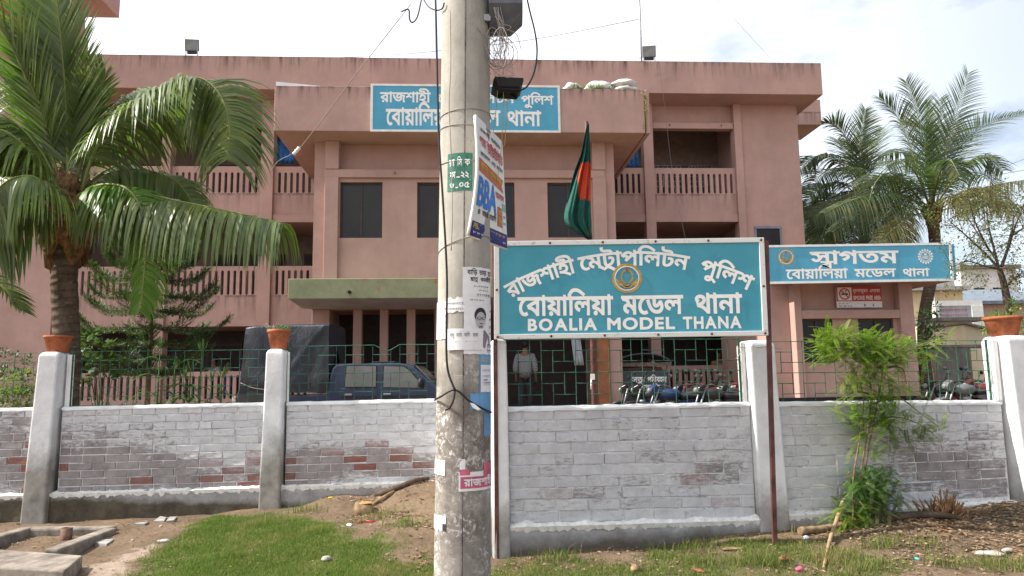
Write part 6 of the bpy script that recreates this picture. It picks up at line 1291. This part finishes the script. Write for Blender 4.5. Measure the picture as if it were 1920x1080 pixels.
for nm, Pw, dx in (('door', Wr, ((LX(638), .42), (LX(708), .42), (LX(708), zbelt), (LX(638), zbelt))), ('door', Wf, ((LX(711), .42), (LX(800), .42), (LX(800), zbelt-.015), (LX(711), zbelt)))):
    dr = pane(nm, dx, M_CARB, -.012, .03); dr.modifiers.new('Bevel', 'BEVEL').width = .012
    pane('window_seal', frame_poly(Pw, .025), M_PLAST, -.010, .012, dr); pane('window', Pw, M_CGLASS, -.016, .012, dr)
    hx = dx[0][0]+.10; MB().box(hx, hx+.16, -.04, -.01, zbelt-.16, zbelt-.12).build('handle', M_CHROME if nm == '' else M_STEEL, dr, .008)
MB().box(LX(716), LX(800), -.022, -.010, zbelt-.22, zbelt-.17).box(LX(640), LX(706), -.022, -.010, zbelt-.22, zbelt-.17).build('side_moulding', M_PLAST, pk)
MB().blob((LX(790), -.10, vz(790, 718)), (.065, .07, .10), 3, .1).tube([(LX(793), 0, vz(790, 728)), (LX(791), -.08, vz(790, 724))], .02, 6).build('mirror', M_PLAST, pk)
mb = MB(); zl_ = zr+.006; mb.box(LX(690), LX(735), .4, 1.25, zr-.01, zr+.05); mb.build('roof_rack', M_PLAST, pk, .015)
MB().prism([(LX(778), zr-.07), (LX(814), zbelt+.03), (LX(816), zbelt+.04), (LX(780), zr-.055)], .10, Wd-.10, 'y').build('windscreen', M_CGLASS, pk)
def wheel(par, x, y, r, w, name='wheel'):
    e = bpy.data.objects.new(name, None); 
    mb = MB().lathe([(r*.62, -w/2), (r*.9, -w/2), (r, -w*.32), (r, w*.32), (r*.9, w/2), (r*.62, w/2), (r*.6, 0), (r*.62, -w/2)], 28, (0, 0, 0), 0, Matrix.Rotation(R(90), 4, 'X')); t_ = mb.build(name, M_TYRE, par, 0, (x, y, r))
    mb = MB().lathe([(0, -w*.2), (r*.2, -w*.25), (r*.5, -w*.1), (r*.62, -w*.42), (r*.62, w*.42), (0, w*.3)], 24, (0, 0, 0), 0, Matrix.Rotation(R(90), 4, 'X')); mb.build('rim', M_STEEL, t_); return t_
for x in (LX(520), LX(840)):
    for y in (.08, Wd-.08): wheel(pk, x, y, .36, .22)
# tarpaulin
s = NT('black_tarpaulin'); n = s.noise(4, 7, .7, (1, 1, 1), (0, 0, 0), .8); c = s.mix(s.ramp(n, .3, .7), (.014, .016, .024), (.028, .032, .044)); c = s.mix(s.ramp(s.noise(2.2, 6, .7), .62, .74, 0, .4), c, (.09, .088, .085)); s.bump(s.noise(5, 5, .6, (1, 1, .5), (0, 0, 0), 1.2), .5, .04); M_TARP = s.fin(c, .42, .45)
x0, x1, zt_, zb_ = LX(456), LX(614), vz(530, 607), vz(530, 737)
P = []
prof = [(0, zb_), (-.02, zb_+.25), (.0, zb_+.6), (.01, zb_+1.0), (.03, zt_-.12), (.09, zt_-.02), (.4, zt_+.01), (.85, zt_+.02), (1.3, zt_+.01), (Wd-.09, zt_-.02), (Wd-.02, zt_-.15), (Wd+.01, zb_+.5), (Wd, zb_)]
prof = spline([(0, a, b) for a, b in prof], 5)
nx2 = 44
for i in range(nx2+1):
    f = i/nx2; row = []
    for p in prof:
        lo = 1-min(1, max(0, (p.z-zb_)/(zt_-zb_))); xx = x0+(x1-x0)*f-(.07*(1-f)*lo)+.04*lo*f; fold = .05*lo*max(0, sin(f*9+p.z*2.2))**3+.03*noise.noise(Vec((f*5, p.z*2, p.y)))+.022*math.exp(-((f-(.97-.62*lo))/.025)**2)*(lo < .98)
        row.append((xx, p.y-(fold if p.y < .5 else 0), p.z+(.05*noise.noise(Vec((f*6, 3, 0))) if lo > .93 else 0)-(.04*(1-f)**6 if lo < .1 else 0)))
    P.append(row)
mb = MB().grid(P)
for side in (0, nx2):
    r_ = P[side]; c_ = tuple(sum(p[k] for p in r_)/len(r_) for k in range(3)); mb.add(list(r_)+[c_], [(i, i+1, len(r_)) for i in range(len(r_)-1)], 0, True)
mb.build('tarpaulin', M_TARP, pk)
MB().tube(spline([(LX(452), -.03, vz(455, 718)), (LX(475), -.05, vz(475, 727)), (LX(500), -.04, vz(500, 731)), (LX(530), -.03, vz(530, 738))], 6), .009, 5).build('tie_rope', M_WIRE, pk)

# ---------------------------------------------------------------- motorcycles
def motorcycle(col, label, grp):
    t = thing('motorcycle', label, 'motorcycle', (0, 0, 0), 0, grp)
    wheel(t, .63, 0, .30, .09); wheel(t, -.63, 0, .30, .11)
    MB().tube([(.63, .07, .30), (.44, .07, .92)], .018, 8).build('fork', M_STEEL, t); MB().tube([(.63, -.07, .30), (.44, -.07, .92)], .018, 8).build('fork', M_STEEL, t)
    MB().tube([(.42, 0, .88), (.20, 0, .42), (-.15, 0, .34), (-.30, 0, .66), (.40, 0, .80)], .028, 7).build('frame', M_BLACK, t)
    mb = MB().blob((.02, 0, .42), (.20, .14, .16), 2, .25, 14, 9, 0, None, 3); mb.lathe([(.06, 0), (.11, .01), (.11, .03), (.07, .04), (.11, .05), (.11, .07), (.07, .08), (.1, .09), (.09, .16), (0, .17)], 14, (0, 0, 0), 0, Matrix.Translation((.12, 0, .5))); mb.build('engine', M_STEEL, t)
    mb = MB().blob((.14, 0, .80), (.25, .13, .115), 4, .12, 18, 12, 0, None, 1.2); mb.build('fuel_tank', col, t)
    mb = MB().prism([(-.72, .80), (-.66, .74), (-.10, .70), (-.08, .78), (-.20, .80), (-.42, .79), (-.70, .86)], -.12, .12, 'y'); mb.build('seat', M_PLAST, t, .03, None, 3)
    mb = MB().prism([(-.86, .80), (-.78, .72), (-.30, .60), (-.12, .62), (-.10, .695), (-.40, .72), (-.70, .755), (-.86, .86)], -.10, .10, 'y'); mb.build('tail_fairing', col, t, .03, None, 2)
    MB().box(-.90, -.86, -.06, .06, .74, .82).build('tail_light', M_SRED, t, .01)
    mb = MB().prism([(.50, .80), (.60, .80), (.63, .88), (.60, .96), (.48, 1.02), (.44, .92)], -.085, .085, 'y'); mb.build('headlight_cowl', col, t, .025, None, 3); MB().lathe([(0, .02), (.04, .014), (.058, -.005), (.06, -.04)], 16, (0, 0, 0), 0, Matrix.Translation((.645, 0, .88)) @ Matrix.Rotation(R(90), 4, 'Y')).build('headlight', M_LENS, t)
    MB().tube(spline([(.30, .37, .98), (.40, .20, 1.02), (.44, 0, .95), (.40, -.20, 1.02), (.30, -.37, .98)], 5), .014, 7).build('handlebar', M_BLACK, t)
    for e in (-1, 1):
        m_ = MB().tube([(.36, .26*e, 1.02), (.34, .33*e, 1.20)], .007, 5).build('mirror_stalk', M_BLACK, t); MB().blob((.34, .36*e, 1.22), (.02, .07, .045), 2, .05).build('mirror', M_PLAST, m_)
    for x, m_ in ((.63, col), (-.63, M_PLAST)):
        P = [[(x+.335*cos(a)*1.0, y, .30+.335*sin(a)) for y in (-.075, -.03, .03, .075)] for a in np.linspace(R(15), R(150), 12)]; o = MB().grid(P).build('mudguard', m_, t); o.modifiers.new('Solidify', 'SOLIDIFY').thickness = .012
    MB().tube([(.12, -.15, .36), (-.10, -.17, .24), (-.45, -.18, .32), (-.85, -.19, .40)], [.025, .025, .05, .045], 9).build('exhaust', M_CHROME, t)
    return t
M_MB = flat('blue_bike_paint', (.014, .035, .12), .4, .15, 5, .5); M_MR = flat('red_bike_paint', (.14, .014, .014), .35, .15, 5, .5); M_MK = flat('black_bike_paint', (.02, .02, .022), .3, .15, 5, .5); M_MG2 = flat('silver_bike_paint', (.12, .125, .13), .4, .12, 5, .5)
GM = 'motorcycles parked before the station'; GR_ = 'motorcycles parked beside the gatehouse'
mb_ = motorcycle(M_MB, 'blue motorcycle parked nearest behind the grille under the signboard', GM); mk_ = motorcycle(M_MK, 'black motorcycle standing behind the blue one near the railing', GM); mr_ = motorcycle(M_MR, 'dark red motorcycle in the middle of the row before the slotted railing', GM)
def placeb(o, px, dep, rot): p = at(px, 720, dep); o.location = (p.x, dep, YARD); o.rotation_euler = (R(-8), 0, R(rot))
placeb(mb_, 1262, 15.6, 197); placeb(mk_, 1300, 17.6, 205); placeb(mr_, 1345, 17.0, 200)
def again(o, px, dep, rot, label, grp): c = copy_tree(o); c['label'] = label; c['group'] = grp; placeb(c, px, dep, rot); return c
again(mk_, 1375, 16.0, 215, 'black motorcycle at the right end of the row, closest to the pillar', GM); again(mr_, 1400, 18.4, 210, 'red motorcycle farthest back at the right end of the row', GM); again(mk_, 1215, 17.4, 160, 'black motorcycle half hidden beside the auto rickshaw', GM)
again(mr_, 1318, 18.2, 196, 'red motorcycle standing behind the row against the left of the slotted railing', GM); again(mk_, 1340, 15.4, 208, 'black motorcycle leaning in the front row right of the blue one', GM); again(mk_, 1365, 18.6, 190, 'black motorcycle farthest back in the middle of the row', GM); again(mk_, 1240, 16.6, 165, 'black motorcycle just left behind the blue one', GM)
again(mk_, 1772, 17.2, 190, 'black motorcycle nearest the gatehouse corner', GR_); again(mr_, 1850, 17.0, 185, 'red motorcycle before the right end pillar', GR_)
ms_ = motorcycle(M_MG2, 'silver tanked motorcycle in the middle of the three beside the gatehouse', GR_); placeb(ms_, 1812, 16.2, 188); again(mk_, 1838, 18.8, 185, 'black motorcycle at the back beside the yard wall', GR_)

# ---------------------------------------------------------------- auto rickshaw seen from behind
RD = 18.6; ar = thing('auto_rickshaw', 'dark auto rickshaw seen from behind with white lettering on its back', 'auto rickshaw', (at(1208, 720, RD).x, RD, YARD)); rx = .62
rz = lambda py: at(1208, py, RD).z-YARD
M_RICK = flat('rickshaw_grey', (.055, .065, .075), .45, .2, 4, .4)
MB().prism([(-rx, .35), (rx, .35), (rx, rz(694)), (-rx, rz(694))], 0, .9, 'y').build('rear_body', M_RICK, ar, .05, None, 3)
mb = MB(); P = [[(rx*1.08*cos(a), y, rz(684)+.26*sin(a)) for a in np.linspace(0, pi, 13)] for y in (-.1, .5, 1.2, 1.7)]; o = mb.grid(P).build('hood', M_RICK, ar); o.modifiers.new('Solidify', 'SOLIDIFY').thickness = .03
MB().box(-rx*1.08, rx*1.08, -.12, -.08, rz(687), rz(680)).build('fringe', flat('fringe_brown', (.14, .10, .08), .8, .3, 20), ar)
for x in (-rx+.03, rx-.03):
    for y in (.03, 1.5): MB().tube([(x, y, .5), (x, y, rz(680))], .018, 6).build('post', M_STEEL, ar)
MB().box(-rx+.06, rx-.06, .45, .60, .6, rz(688)).build('seat_back', flat('seat_maroon', (.22, .09, .07), .6), ar, .04); MB().blob((.03, .55, rz(690)), (.10, .08, .13), 4, .1).build('headrest', flat('seat_maroon', (.22, .09, .07), .6), ar)
for x in (-rx+.1, rx-.1): w_ = wheel(ar, x, .3, .24, .10); w_.rotation_euler.z = R(90)
w_ = wheel(ar, 0, 1.9, .24, .10); w_.rotation_euler.z = R(90); MB().tube([(0, 1.9, .24), (0, 1.65, 1.0)], .025, 6).tube([(-.3, 1.6, 1.0), (.3, 1.6, 1.0)], .015, 6).build('steering_fork', M_STEEL, ar)
mb = MB(); F = lambda x, z: (x, -.006, z)
put(mb, fit(word('\u09b8\u09a4^\u09be', .05), -.30, .02, rz(717), rz(707)), F); put(mb, fit(word('\u09aa\u09bf\u09b0\u09ac\u09b9\u09a8', .05), .08, .56, rz(717), rz(707)), F); put(mb, fit(word('\u09ae\u09be\u09b2\u09bf\u0995', .04), -.1, .4, rz(729), rz(722)), F)
mb.build('lettering', M_LETTER, ar)

# ---------------------------------------------------------------- people
def skin(name, pts, edges, rad, m, par, sub=2, root=0):
    me = bpy.data.meshes.new(name); me.from_pydata(pts, edges, []); me.materials.append(m); o = bpy.data.objects.new(name, me); COL.objects.link(o); o.parent = par
    md = o.modifiers.new('Skin', 'SKIN'); md.use_smooth_shade = True; md.branch_smoothing = .4
    if not me.skin_vertices: return o
    for v, r in zip(me.skin_vertices[0].data, rad): v.radius = r if isinstance(r, tuple) else (r, r)
    me.skin_vertices[0].data[root].use_root = True
    sb_ = o.modifiers.new('Subdivision', 'SUBSURF'); sb_.levels = sub; sb_.render_levels = sub
    return o
def person(label, loc, rz, shirt, trousers, seated=False, arms=0):
    t = thing('person', label, 'person', loc, rz); H = .90 if not seated else .48
    hip = H; sh = hip+.50; nk = hip+.58; hd = hip+.72
    J = [(0, 0, hip), (0, .01, hip+.22), (0, 0, sh-.06), (0, 0, nk), (0, -.02, hd-.04), (0, -.02, hd+.08)]; Rr = [(.15, .105), (.14, .10), (.165, .105), .055, .082, .07]; E_ = [(0, 1), (1, 2), (2, 3), (3, 4), (4, 5)]
    def ch(root, pts, rad):
        k = root
        for p, r in zip(pts, rad): J.append(p); Rr.append(r); E_.append((k, len(J)-1)); k = len(J)-1
        return k
    for e in (-1, 1):
        if arms == 0: w = ch(2, [(e*.19, 0, sh-.03), (e*.24, .03, sh-.30), (e*.25, -.05, sh-.54)], [.055, .044, .03])
        else: w = ch(2, [(e*.19, 0, sh-.03), (e*.25, -.02, sh-.29), (e*.12, -.24, sh-.34)], [.055, .044, .03])
        px_, py_, pz_ = J[w]
        h_ = ch(w, [(px_, py_-.02, pz_-.08)], [.034])
        for k in range(4): ch(h_, [(px_+(k-1.5)*.018, py_-.03, pz_-.13+.008*abs(k-1.5)), (px_+(k-1.5)*.019, py_-.045, pz_-.165+.008*abs(k-1.5))], [.009, .008])
        ch(w, [(px_-e*.035, py_-.03, pz_-.07), (px_-e*.045, py_-.045, pz_-.105)], [.011, .009])
        if seated: ch(0, [(e*.10, -.02, hip-.02), (e*.13, -.44, hip+.0), (e*.13, -.42, .08), (e*.13, -.56, .035)], [.085, .06, .042, .035])
        else: ch(0, [(e*.10, 0, hip-.10), (e*.11, -.01, .48), (e*.11, .03, .08), (e*.12, -.13, .035)], [.085, .06, .042, .035])
    body = skin('body', J, E_, Rr, M_SKIN, t)
    sj = [(0, 0, hip-.10), (0, .01, hip+.22), (0, 0, sh-.05), (0, 0, nk-.03)]; sr = [(.20, .15), (.19, .145), (.20, .14), (.095, .09)]; se = [(0, 1), (1, 2), (2, 3)]
    for e in (-1, 1):
        k = len(sj); sj += [(e*.19, 0, sh-.03), (e*.225, .015, sh-.19)] if arms else [(e*.19, 0, sh-.03), (e*.24, .03, sh-.28), (e*.25, -.02, sh-.46)]; n_ = len(sj)-k; sr += [.085, .082, .072][:n_]; se += [(2, k)]+[(k+i, k+i+1) for i in range(n_-1)]
    skin('shirt', sj, se, sr, shirt, t)
    tj = [(0, 0, hip+.02)]; tr_ = [(.165, .12)]; te = []
    for e in (-1, 1):
        k = len(tj); tj += [(e*.10, -.02, hip-.02), (e*.13, -.44, hip), (e*.13, -.42, .12)] if seated else [(e*.10, 0, hip-.10), (e*.11, -.01, .48), (e*.11, .03, .10)]; tr_ += [.095, .074, .062]; te += [(0, k), (k, k+1), (k+1, k+2)]
    skin('trousers', tj, te, tr_, trousers, t)
    mb = MB().blob((0, .022, hd+.035), (.092, .10, .105), 3, .08); mb.build('hair', M_HAIR, t)
    mb = MB().blob((0, -.108, hd+.0), (.013, .022, .025), 1, .05); mb.build('nose', M_SKIN, t)
    mb = MB().blob((-.032, -.092, hd+.03), (.012, .010, .007), 1, 0).blob((.032, -.092, hd+.03), (.012, .010, .007), 1, 0); mb.build('eyes', M_HAIR, t)
    return t
s = NT('checked_shirt'); ck = s.n('TexChecker', Scale=55); ck.inputs[1].default_value = (.06, .065, .08, 1); ck.inputs[2].default_value = (.30, .30, .31, 1); s.l(s.co, ck.inputs[0]); M_CHECK = s.fin(ck.outputs[0], .9)
s = NT('striped_shirt'); wv = s.n('TexWave', wave_type='BANDS', bands_direction='Z', Scale=9); s.l(s.co, wv.inputs[0]); M_STRIPE = s.fin(s.mix(s.ramp(wv.outputs[0], .45, .55), (.03, .04, .09), (.5, .5, .5)), .9)
M_TR = flat('dark_trousers', (.03, .03, .04), .9); M_KHAKI = flat('khaki_cloth', (.22, .19, .10), .9); M_BLUEC = flat('deep_blue_cloth', (.03, .04, .28), .9)
FLOOR0 = .88
def pfoot(px, dep, z): return (at(px, 680, dep).x, dep, z)
person('person in a grey checked shirt standing in the shade under the signboard', pfoot(985, 18.7, .80), R(172), M_CHECK, M_TR)
person('person in a khaki shirt sitting behind the slotted railing', pfoot(1347, 23.9, 1.1), R(20), M_KHAKI, M_TR, True, 1)
person('person in a striped shirt sitting behind the left ground-floor railing', pfoot(402, 23.6, 1.12), R(-30), M_STRIPE, M_TR, True, 1)
person('person dressed in deep blue beside the striped shirt', pfoot(428, 23.8, 1.02), R(30), M_BLUEC, M_BLUEC, True, 1)
for px, y_, h, lab in ((1347, 24.1, 1.1, 'bench'), (402, 23.8, 1.12, 'bench'), (428, 24.0, 1.02, 'bench')):
    w = .28; t = thing('bench', {1347: 'wooden bench under the person in khaki', 402: 'wooden bench under the person in the striped shirt', 428: 'wooden bench under the person in deep blue'}[px], 'bench', pfoot(px, y_-.12, YARD)); k = h-YARD+.40
    MB().box(-w, w, -.2, .2, k-.05, k-.01).build('seat', M_WOOD, t)
    for a in (-w+.04, w-.04):
        for b in (-.16, .16): MB().box(a-.025, a+.025, b-.025, b+.025, 0, k-.05).build('leg', M_WOOD, t)
    MB().box(-w, w, -.62, -.28, 0, k-.46).build('footboard', M_WOOD, t)
p = at(1080, 685, 18.4); mb = MB().grid([[(-.11+.22*i/10+.02*z_, .03*sin(i*1.6), .75-z_*.75/4*1.0) for z_ in range(5)] for i in range(11)]); o = mb.build('cloth', flat('pale_grey_cloth', (.36, .39, .43), .9), None, 0, (p.x, 18.4, p.z)); o.modifiers.new('Solidify', 'SOLIDIFY').thickness = .008; tag(o, 'pale grey cloth hanging in the dark porch left of the flagpole', 'cloth')
MB_ = None

# ---------------------------------------------------------------- kerbs, slabs and rubbish on the ground
def lay(px, py, dz=0): p = gp(px, py); return Vec((p.x, p.y, p.z+dz))
M_SLAB = flat('dirty_concrete', (.25, .215, .185), .95, .3, 6, .1, 0, .008)
def quad_slab(name, cs, top, label, cat, m=M_SLAB, bev=.012, depth=.12, seed=0):
    P_ = [gp(*c) for c in cs]; z = max(p.z for p in P_)+top; c0 = sum((p for p in P_), Vec((0, 0, 0)))/len(P_); mb = MB(); q = random.Random(seed)
    mb.prism([(p.x-c0.x, p.y-c0.y) for p in P_], -depth, top, 'z'); o = mb.build(name, m, None, bev, (c0.x, c0.y, c0.z)); return tag(o, label, cat)
kf = thing('kerb_frame', 'grey concrete kerb frame of a shallow pit with a pipe stub at the left', 'pit kerb', lay(110, 1020))
K_ = [lay(52, 1003), lay(214, 996), lay(95, 1056), lay(-80, 1052)]
for i, (a, b) in enumerate(((0, 1), (1, 2), (3, 0))):
    A_, B_ = K_[a]-kf.location, K_[b]-kf.location; d = (B_-A_).xy.normalized(); n_ = Vec((-d.y, d.x))*.065; z = .075
    mb = MB(); mb.prism([tuple(A_.xy-n_+d*(.066 if i else -.02)), tuple(B_.xy-n_-d*.0), tuple(B_.xy+n_), tuple(A_.xy+n_+d*(.066 if i else -.02))], -.12, z+.003*i, 'z'); mb.build('kerb', M_SLAB, kf, .02)
pp_ = lay(124, 1012)-kf.location; MB().lathe([(.045, -.05), (.05, 0), (.05, .11), (.04, .11), (.038, .0)], 16, tuple(pp_)).build('pipe_stub', flat('rusty_pipe', (.17, .10, .07), .9, .3, 12), kf)
quad_slab('concrete_slab', [(-60, 1062), (154, 1066), (118, 1100), (-60, 1100)], .13, 'large grey concrete slab in the lower left corner', 'slab', depth=.3)
quad_slab('concrete_block', [(8, 1060), (34, 1049), (64, 1049), (58, 1062)], .05, 'small concrete block lying behind the corner slab', 'block')
for i, (cs, lab) in enumerate((([(288,979),(300,972),(312,972),(308,979)], 'flat grey paving piece near the plinth, left of a pair'), ([(311,980),(318,972),(332,971),(326,979)], 'flat grey paving piece near the plinth, right of a pair'), ([(172,1023),(196,1013),(214,1013),(200,1024)], 'cracked grey slab fragment beside the kerb frame'), ([(250,985),(262,981),(280,981),(272,986)], 'sunken grey slab behind the bare soil by the plinth'))): quad_slab('paving_piece', cs, .018, lab, 'paving piece', flat('grey_stone_piece', (.30, .29, .28), .95, .2, 9), .006, .05)
def bit(name, px, py, r, label, cat, m, seed, rz=0, amp=.35):
    p = lay(px, py); o = MB().blob((0, 0, 0), r, seed, amp, 14, 9, 0, None, 2).build(name, m, None, 0, (p.x, p.y, p.z+r[2]*.5)); o.rotation_euler.z = rz; return tag(o, label, cat)
M_STONE = flat('pale_stone', (.40, .37, .33), .9, .15, 15); M_PINKB = flat('pink_plastic', (.45, .10, .17), .5); M_REDW = flat('red_wrapper_foil', (.30, .012, .03), .35); M_BRICKB = flat('broken_brick', (.30, .11, .07), .95, .25, 14, .1, 0, .004)
for i, a in enumerate(((308, 1014, (.085, .05, .02), 'white flat stone lying at the left edge of the lawn', 'stone', M_STONE), (612, 1046, (.055, .04, .03), 'pale stone lying in the lawn left of the pole', 'stone', M_STONE), (655, 985, (.075, .035, .014), 'thin white scrap on the soil above the lawn', 'scrap', M_PAPER), (694, 979, (.09, .035, .018), 'crumpled dark red wrapper on the soil above the lawn', 'wrapper', M_REDW), (1499, 1055, (.05, .035, .03), 'crumpled pink plastic bag in the grass right of the signboard', 'plastic bag', M_PINKB),
    (1192, 1073, (.05, .05, .05), 'round brown coconut husk at the bottom edge below the signboard', 'husk', M_WOOD), (105, 993, (.03, .025, .02), 'small white pebble behind the kerb frame', 'pebble', M_STONE), (249, 1014, (.022, .018, .014), 'white pebble on the bare soil right of the kerb frame', 'pebble', M_STONE), (302, 988, (.022, .02, .018), 'white pebble before the pair of paving pieces', 'pebble', M_STONE), (675, 961, (.05, .03, .03), 'reddish broken brick bit beside the stump', 'brick bit', M_BRICKB),
    (760, 942, (.06, .04, .025), 'brown stone half sunk in the mound left of the pole', 'stone', flat('brown_stone', (.2, .14, .1), .95, .2, 10)), (1472, 1040, (.07, .05, .03), 'dull brick lump in the grass left of the pink bag', 'brick bit', M_BRICKB), (1512, 1010, (.05, .03, .022), 'white rag scrap below the right leg of the signboard', 'scrap', M_PAPER), (1310, 1072, (.09, .03, .018), 'flat reddish bark piece at the bottom edge', 'bark piece', M_BRICKB), (1375, 1030, (.12, .035, .018), 'long bark piece on the soil under the signboard', 'bark piece', M_WOOD), (620, 955, (.05, .025, .014), 'yellow scrap at the foot of the mound', 'scrap', M_YEL), (1716, 1022, (.04, .02, .016), 'teal plastic scrap in the leaf litter', 'scrap', flat('teal_plastic', (.06, .35, .33), .5)),
    (1852, 1003, (.13, .06, .03), 'pale flat splinter in the litter by the right pillar', 'splinter', M_STONE), (1885, 988, (.09, .04, .02), 'pale bark flake in the litter near the right pillar', 'bark piece', M_STONE), (40, 1045, (.05, .03, .03), 'yellowish stone at the end of the kerb frame', 'stone', M_STONE))): bit('wrapper' if 'wrapper' in a[3] else a[4].replace(' ', '_'), a[0], a[1], tuple(v*.75 for v in a[2]), a[3], a[4], a[5], i+2, i*.9)
def stick(name, P, r, label, cat, m=M_WOOD): C = spline([lay(*p) for p in P], 8); k = len(C); return tag(MB().tube(C, [r*(1-.5*i/k)*(1+.25*noise.noise(Vec((i*.9, r*99, 0)))) for i in range(k)], 8).build(name, m), label, cat)
stick('broken_branch', [(1584, 984, .20), (1572, 1000, .12), (1556, 1025, .04), (1543, 1046, .01)], .022, 'pale broken branch leaning down from the foot of the sapling', 'branch', flat('pale_branch', (.34, .23, .13), .9, .2, 12))
stick('log', [(1500, 1003, .03), (1545, 998, .03), (1590, 990, .04), (1640, 985, .04)], .035, 'pale thin log lying left of the sapling foot', 'log'); stick('log', [(1640, 984, .03), (1700, 976, .04), (1760, 975, .04), (1800, 978, .03)], .04, 'dark log lying right of the sapling under the wall', 'log', flat('dark_dead_wood', (.10, .07, .05), .95, .3, 10))
stick('root', [(705, 930, .01), (740, 922, .03), (780, 922, .035), (820, 926, .03)], .035, 'exposed dark root on the mound left of the pole', 'root', flat('dark_dead_wood', (.10, .07, .05), .95, .3, 10)); stick('root', [(690, 945, .0), (730, 934, .02), (790, 928, .03), (818, 924, .02)], .022, 'thinner root running down the mound to the stump', 'root')
st = lay(681, 948); t = thing('tree_stump', 'small cut stump with orange top on the mound left of the pole', 'stump', st); MB().tube([(0, 0, -.05), (0, 0, .04), (.01, 0, .09)], [.12, .095, .085], 14).build('stump', M_WOOD, t); MB().tube([(.01, 0, .09), (.01, 0, .098)], [.082, .078], 14).build('cut_face', flat('cut_wood', (.42, .22, .09), .9, .3, 20), t)
st = lay(1770, 968); t = thing('wood_stump', 'splintered brown stump heap by the wall right of the sapling', 'stump', st); q = random.Random(5); mb = MB()
for i in range(60): a = Vec((q.gauss(0, .10), q.gauss(0, .05), 0)); d = Vec((a.x*3+q.gauss(0, .4), q.gauss(-.2, .3), 1)).normalized(); L = q.uniform(.08, .26)*(1-min(.7, abs(a.x)*3)); mb.tube([a, a+d*L], [.018, .004], 5)
mb.build('splinters', flat('splintered_wood', (.28, .15, .07), .95, .35, 20), t)
for i, (px, py) in enumerate(((36, 972), (104, 972), (195, 972), (220, 970))):
    p = lay(px, py); mb = MB()
    for k in range(22): leafpoint(mb, Vec((r2.gauss(0, .03), r2.gauss(0, .02), r2.uniform(.0, .10))), Vec((r2.gauss(0, 1), r2.gauss(0, 1), .7)), .05, .017)
    tag(mb.build('seedling', [M_MG, M_YG][i % 2], None, 0, p), ['leafy seedling at the plinth, leftmost of four', 'yellowish seedling at the plinth under the leftmost pillar', 'small green seedling at the plinth, left of a close pair', 'pale seedling at the plinth, right of a close pair'][i], 'seedling')
